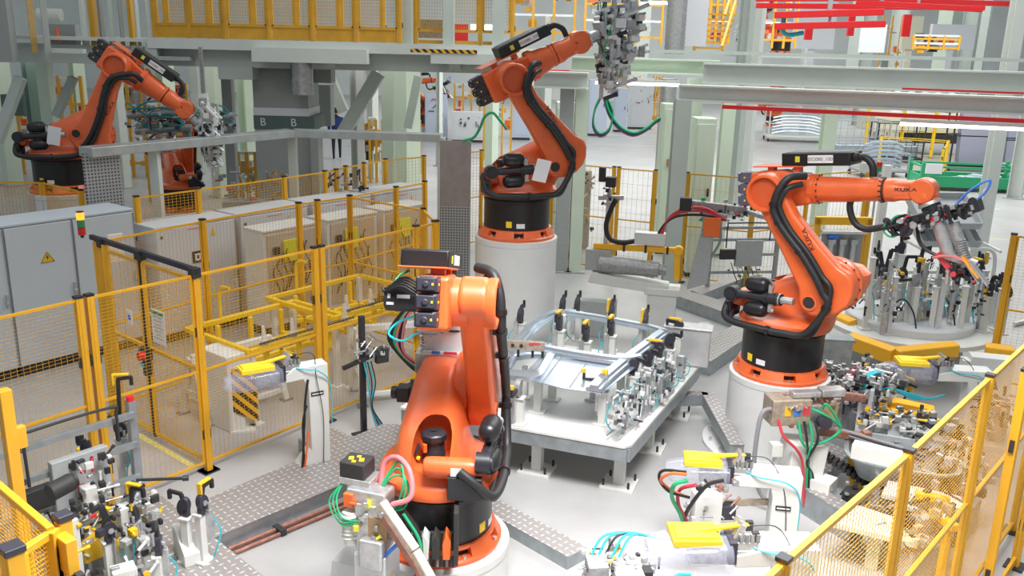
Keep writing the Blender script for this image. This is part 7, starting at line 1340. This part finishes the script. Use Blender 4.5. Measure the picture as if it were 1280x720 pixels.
# gripper frames and hoses lying behind the shaded robot
for i, (px, py, Y, w_, lb) in enumerate([(195, 145, 14.5, .9, 'grey gripper frame hanging behind the shaded robot forearm, upper'), (205, 165, 14.5, .9, 'grey gripper frame hanging behind the shaded robot forearm, lower'), (270, 150, 14.8, .6, 'grey gripper with teal tubes at the shaded robot wrist')]):
    p = far(px, py, Y); t = thing('gripper_frame', lb, 'gripper', p, 0); mb = MB(); mb.cyl((-w_ / 2, 0, 0), (w_ / 2, 0, .08), .06, n=14); mb.bar((-w_ * .3, 0, 0), (-w_ * .3, 0, 3.85 - p.z), .05, .05); mb.build('beam', ALUG, t); clut(t, V((0, 0, 0)), (w_ / 2, .1, .18), 34, random.Random(300 + i), [ALUG, GREY, MOTG, GRYC, ALU], .03, .08)
    for k in range(3): mb = MB(); mb.tube([(-w_ / 2, 0, .1 * k), (-.1, -.08, .22 - .1 * k), (w_ * .3, -.05, .2 - .08 * k), (w_ / 2, 0, -.15)], .014, 6); mb.build('tube', TEAL, t)
p = at(345, 246, 1.7); machine('black and brown valve bunch standing behind the robot cabinets', 'valve_station', 'valve station', p.x + .8, p.y + 1.3, 0, .2, [('riser', GREY, -.1, .1, -.1, .1, 0, 1.55)], 81, ((0, 0, 1.7), (.3, .12, .2)), 36, [DARK, TAN, ALUG, MOTG], .03, .08)
p = at(310, 240, 1.7); machine('tangled cable bundle machine behind the cabinets under the fence rail', 'valve_station', 'valve station', p.x - .3, p.y + 1.6, 0, .2, [('base', GREY, -.6, .6, -.2, .2, 0, 1.3)], 82, ((0, 0, 1.5), (.7, .15, .3)), 60, [ALUG, PCAB, BROWN, YELR, GRYC, GREY], .04, .1)
for i, (px, py) in enumerate([(650, 215), (715, 230), (722, 270), (690, 250)]):
    p = at(px + 6, 300, 0); machine(['silver valve tree behind the middle robot column', 'silver valve tree left of the pale column', 'silver valve tree right of the pale column, low', 'small silver valve tree behind the tall drum'][i], 'valve_tree', 'valve', far(px, py, 17 + i * .4).x, 17 + i * .4, 0, 0, [('riser', TANP, -.25, .25, 0, .3, 0, 1.2 + .2 * i)], 90 + i, ((0, -.1, 1.0), (.3, .1, .6)), 30, SIL + [DARK, TAN], .04, .08)

for i, (x0, x1, Y, mm, lb) in enumerate([(4, 22, 24, COLG, 'pale green column at the far left behind the first diagonal brace'), (100, 114, 25, COLG, 'pale green column seen left of the shaded robot link'), (150, 160, 24, BEAML, 'light column seen under the shaded robot forearm'), (206, 222, 26, COLG, 'pale green column behind the teal-tubed gripper'), (284, 296, 19, GREYP, 'grey column left of the pillar, under the platform'), (246, 256, 27, BEAML, 'light column right of the shaded robot gripper'), (462, 472, 27, BEAML, 'light column behind the yellow gate posts'), (546, 552, 30, BEAML, 'thin light column behind the far orange arm'), (608, 620, 25, COLG, 'pale green column right of the middle robot motors'), (670, 684, 28, BEAMG, 'grey column behind the middle robot forearm'), (786, 800, 58, BEAML, 'far light column right of the gripper'), (990, 1000, 60, BEAML, 'far light column behind the red crane arms'), (1046, 1062, 58, BEAMG, 'far grey column behind the red crane rail'), (1094, 1110, 62, BEAML, 'far pale column above the gantry at right'), (1150, 1166, 62, COLG, 'far pale green column above the gantry at right'), (1180, 1196, 60, BEAMG, 'far broad grey column above the gantry at right'), (1232, 1242, 54, BEAMG, 'grey column beside the tall light steel column'), (1268, 1284, 26, BEAML, 'light column cut by the right edge of the picture')]): column(lb, (x0 + x1) / 2, Y, (x1 - x0) / 1110 * Y, 9 if x0 > 780 else 3.8, mm, flange=(i % 2 == 1))
for i, (x0, x1, y0, y1, Y, mm, lb) in enumerate([(1000, 1040, -40, 62, 44, CABL2, 'far white wall cladding board behind the red crane arms'), (1130, 1148, 20, 62, 44, CREAM, 'far cream board above the gantry at right'), (1165, 1215, 30, 62, 45, CABL2, 'far pale cabinet front above the gantry at right'), (640, 690, 60, 84, 40, CREAM, 'far cream board between the middle robot and the beam')]):
    a_, b_ = far(x0, y0, Y), far(x1, y1, Y); mb = MB(); mb.box((0, 0, b_.z / 2 + a_.z / 2), (b_.x - a_.x, .3, abs(a_.z - b_.z))); mb.box((0, .1, min(a_.z, b_.z) / 2), (.3, .2, min(a_.z, b_.z))); o = mb.build('cladding_board', mm, None); o.location = ((a_.x + b_.x) / 2, Y, 0); tag(o, lb, 'board')
for i, (x0, x1, y0, y1, Y, lb) in enumerate([(4, 30, 100, 200, 26, 'yellow machine rack at the far left edge under the beam'), (222, 262, 105, 165, 28, 'yellow machine rack behind the shaded robot wrist'), (455, 478, 150, 215, 26, 'yellow machine rack behind the white column edge'), (500, 525, 150, 205, 28, 'yellow machine rack left of the pale blue panel'), (605, 640, 110, 150, 32, 'yellow machine rack far behind the green arched cable'), (1100, 1140, 20, 60, 46, 'far yellow rack above the gantry beside the white panel')]):
    a_, b_ = far(x0, y1, Y), far(x1, y0, Y); w_ = b_.x - a_.x; h_ = b_.z; t = thing('machine_rack', lb, 'rack', (a_.x, Y, 0)); r3 = random.Random(i + 400)
    for k in range(4): mb = MB(); x = w_ * k / 3; mb.bar((x, 0, 0), (x, 0, h_), .07, .07); mb.build('upright', YELR, t)
    for k in range(22): mb = MB(); mb.box((r3.uniform(.05, .95) * w_, r3.uniform(.1, .6), r3.uniform(.3, .98) * h_), (r3.uniform(.06, .3), .2, r3.uniform(.06, .3))); mb.build('stored_part', r3.choice([WHITE, CABL2, GREY, YELR, ORC, DARK, ALU, YELR, BEAMG]), t)
# ------------------------------------------------------------------ light
w = bpy.data.worlds.new('hall_light'); bpy.context.scene.world = w; w.use_nodes = True
w.node_tree.nodes['Background'].inputs[0].default_value = (.86, .95, 1.0, 1); w.node_tree.nodes['Background'].inputs[1].default_value = .36
def area(name, x, y, z, sx, sy, e, col=(1, 1, .97), rot=(0, 0, 0)):
    l = bpy.data.lights.new(name, 'AREA'); l.shape = 'RECTANGLE'; l.size = sx; l.size_y = sy; l.energy = e; l.color = col
    o = bpy.data.objects.new(name, l); COL.objects.link(o); o.location = (x, y, z); o.rotation_euler = rot; return o
k_ = area('hall_and_fill_lamp', 1.0, 3.9, 6.8, 3.2, 2.2, 640, (1, .97, .97)); k_.data.spread = math.radians(118)
area('hall_and_fill_lamp', 4.5, 14.0, 9.5, 9, 5, 800)
area('hall_and_fill_lamp', -5.5, 7, 9.5, 6, 6, 210)
area('hall_and_fill_lamp', -5, 22, 3.4, 12, 5, 120)  # fill lamp added under the platform deck to brighten what stands there
area('hall_and_fill_lamp', 12, 52, 10, 40, 16, 4200)  # fill lamp added far back because the end wall came out dark
area('hall_and_fill_lamp', 10, 28, 10, 24, 10, 3600)
s = bpy.context.scene
s.view_settings.view_transform = 'Standard'; s.view_settings.look = 'None'; s.view_settings.gamma = 1; s.view_settings.exposure = 0.0; s.view_settings.use_curve_mapping = False
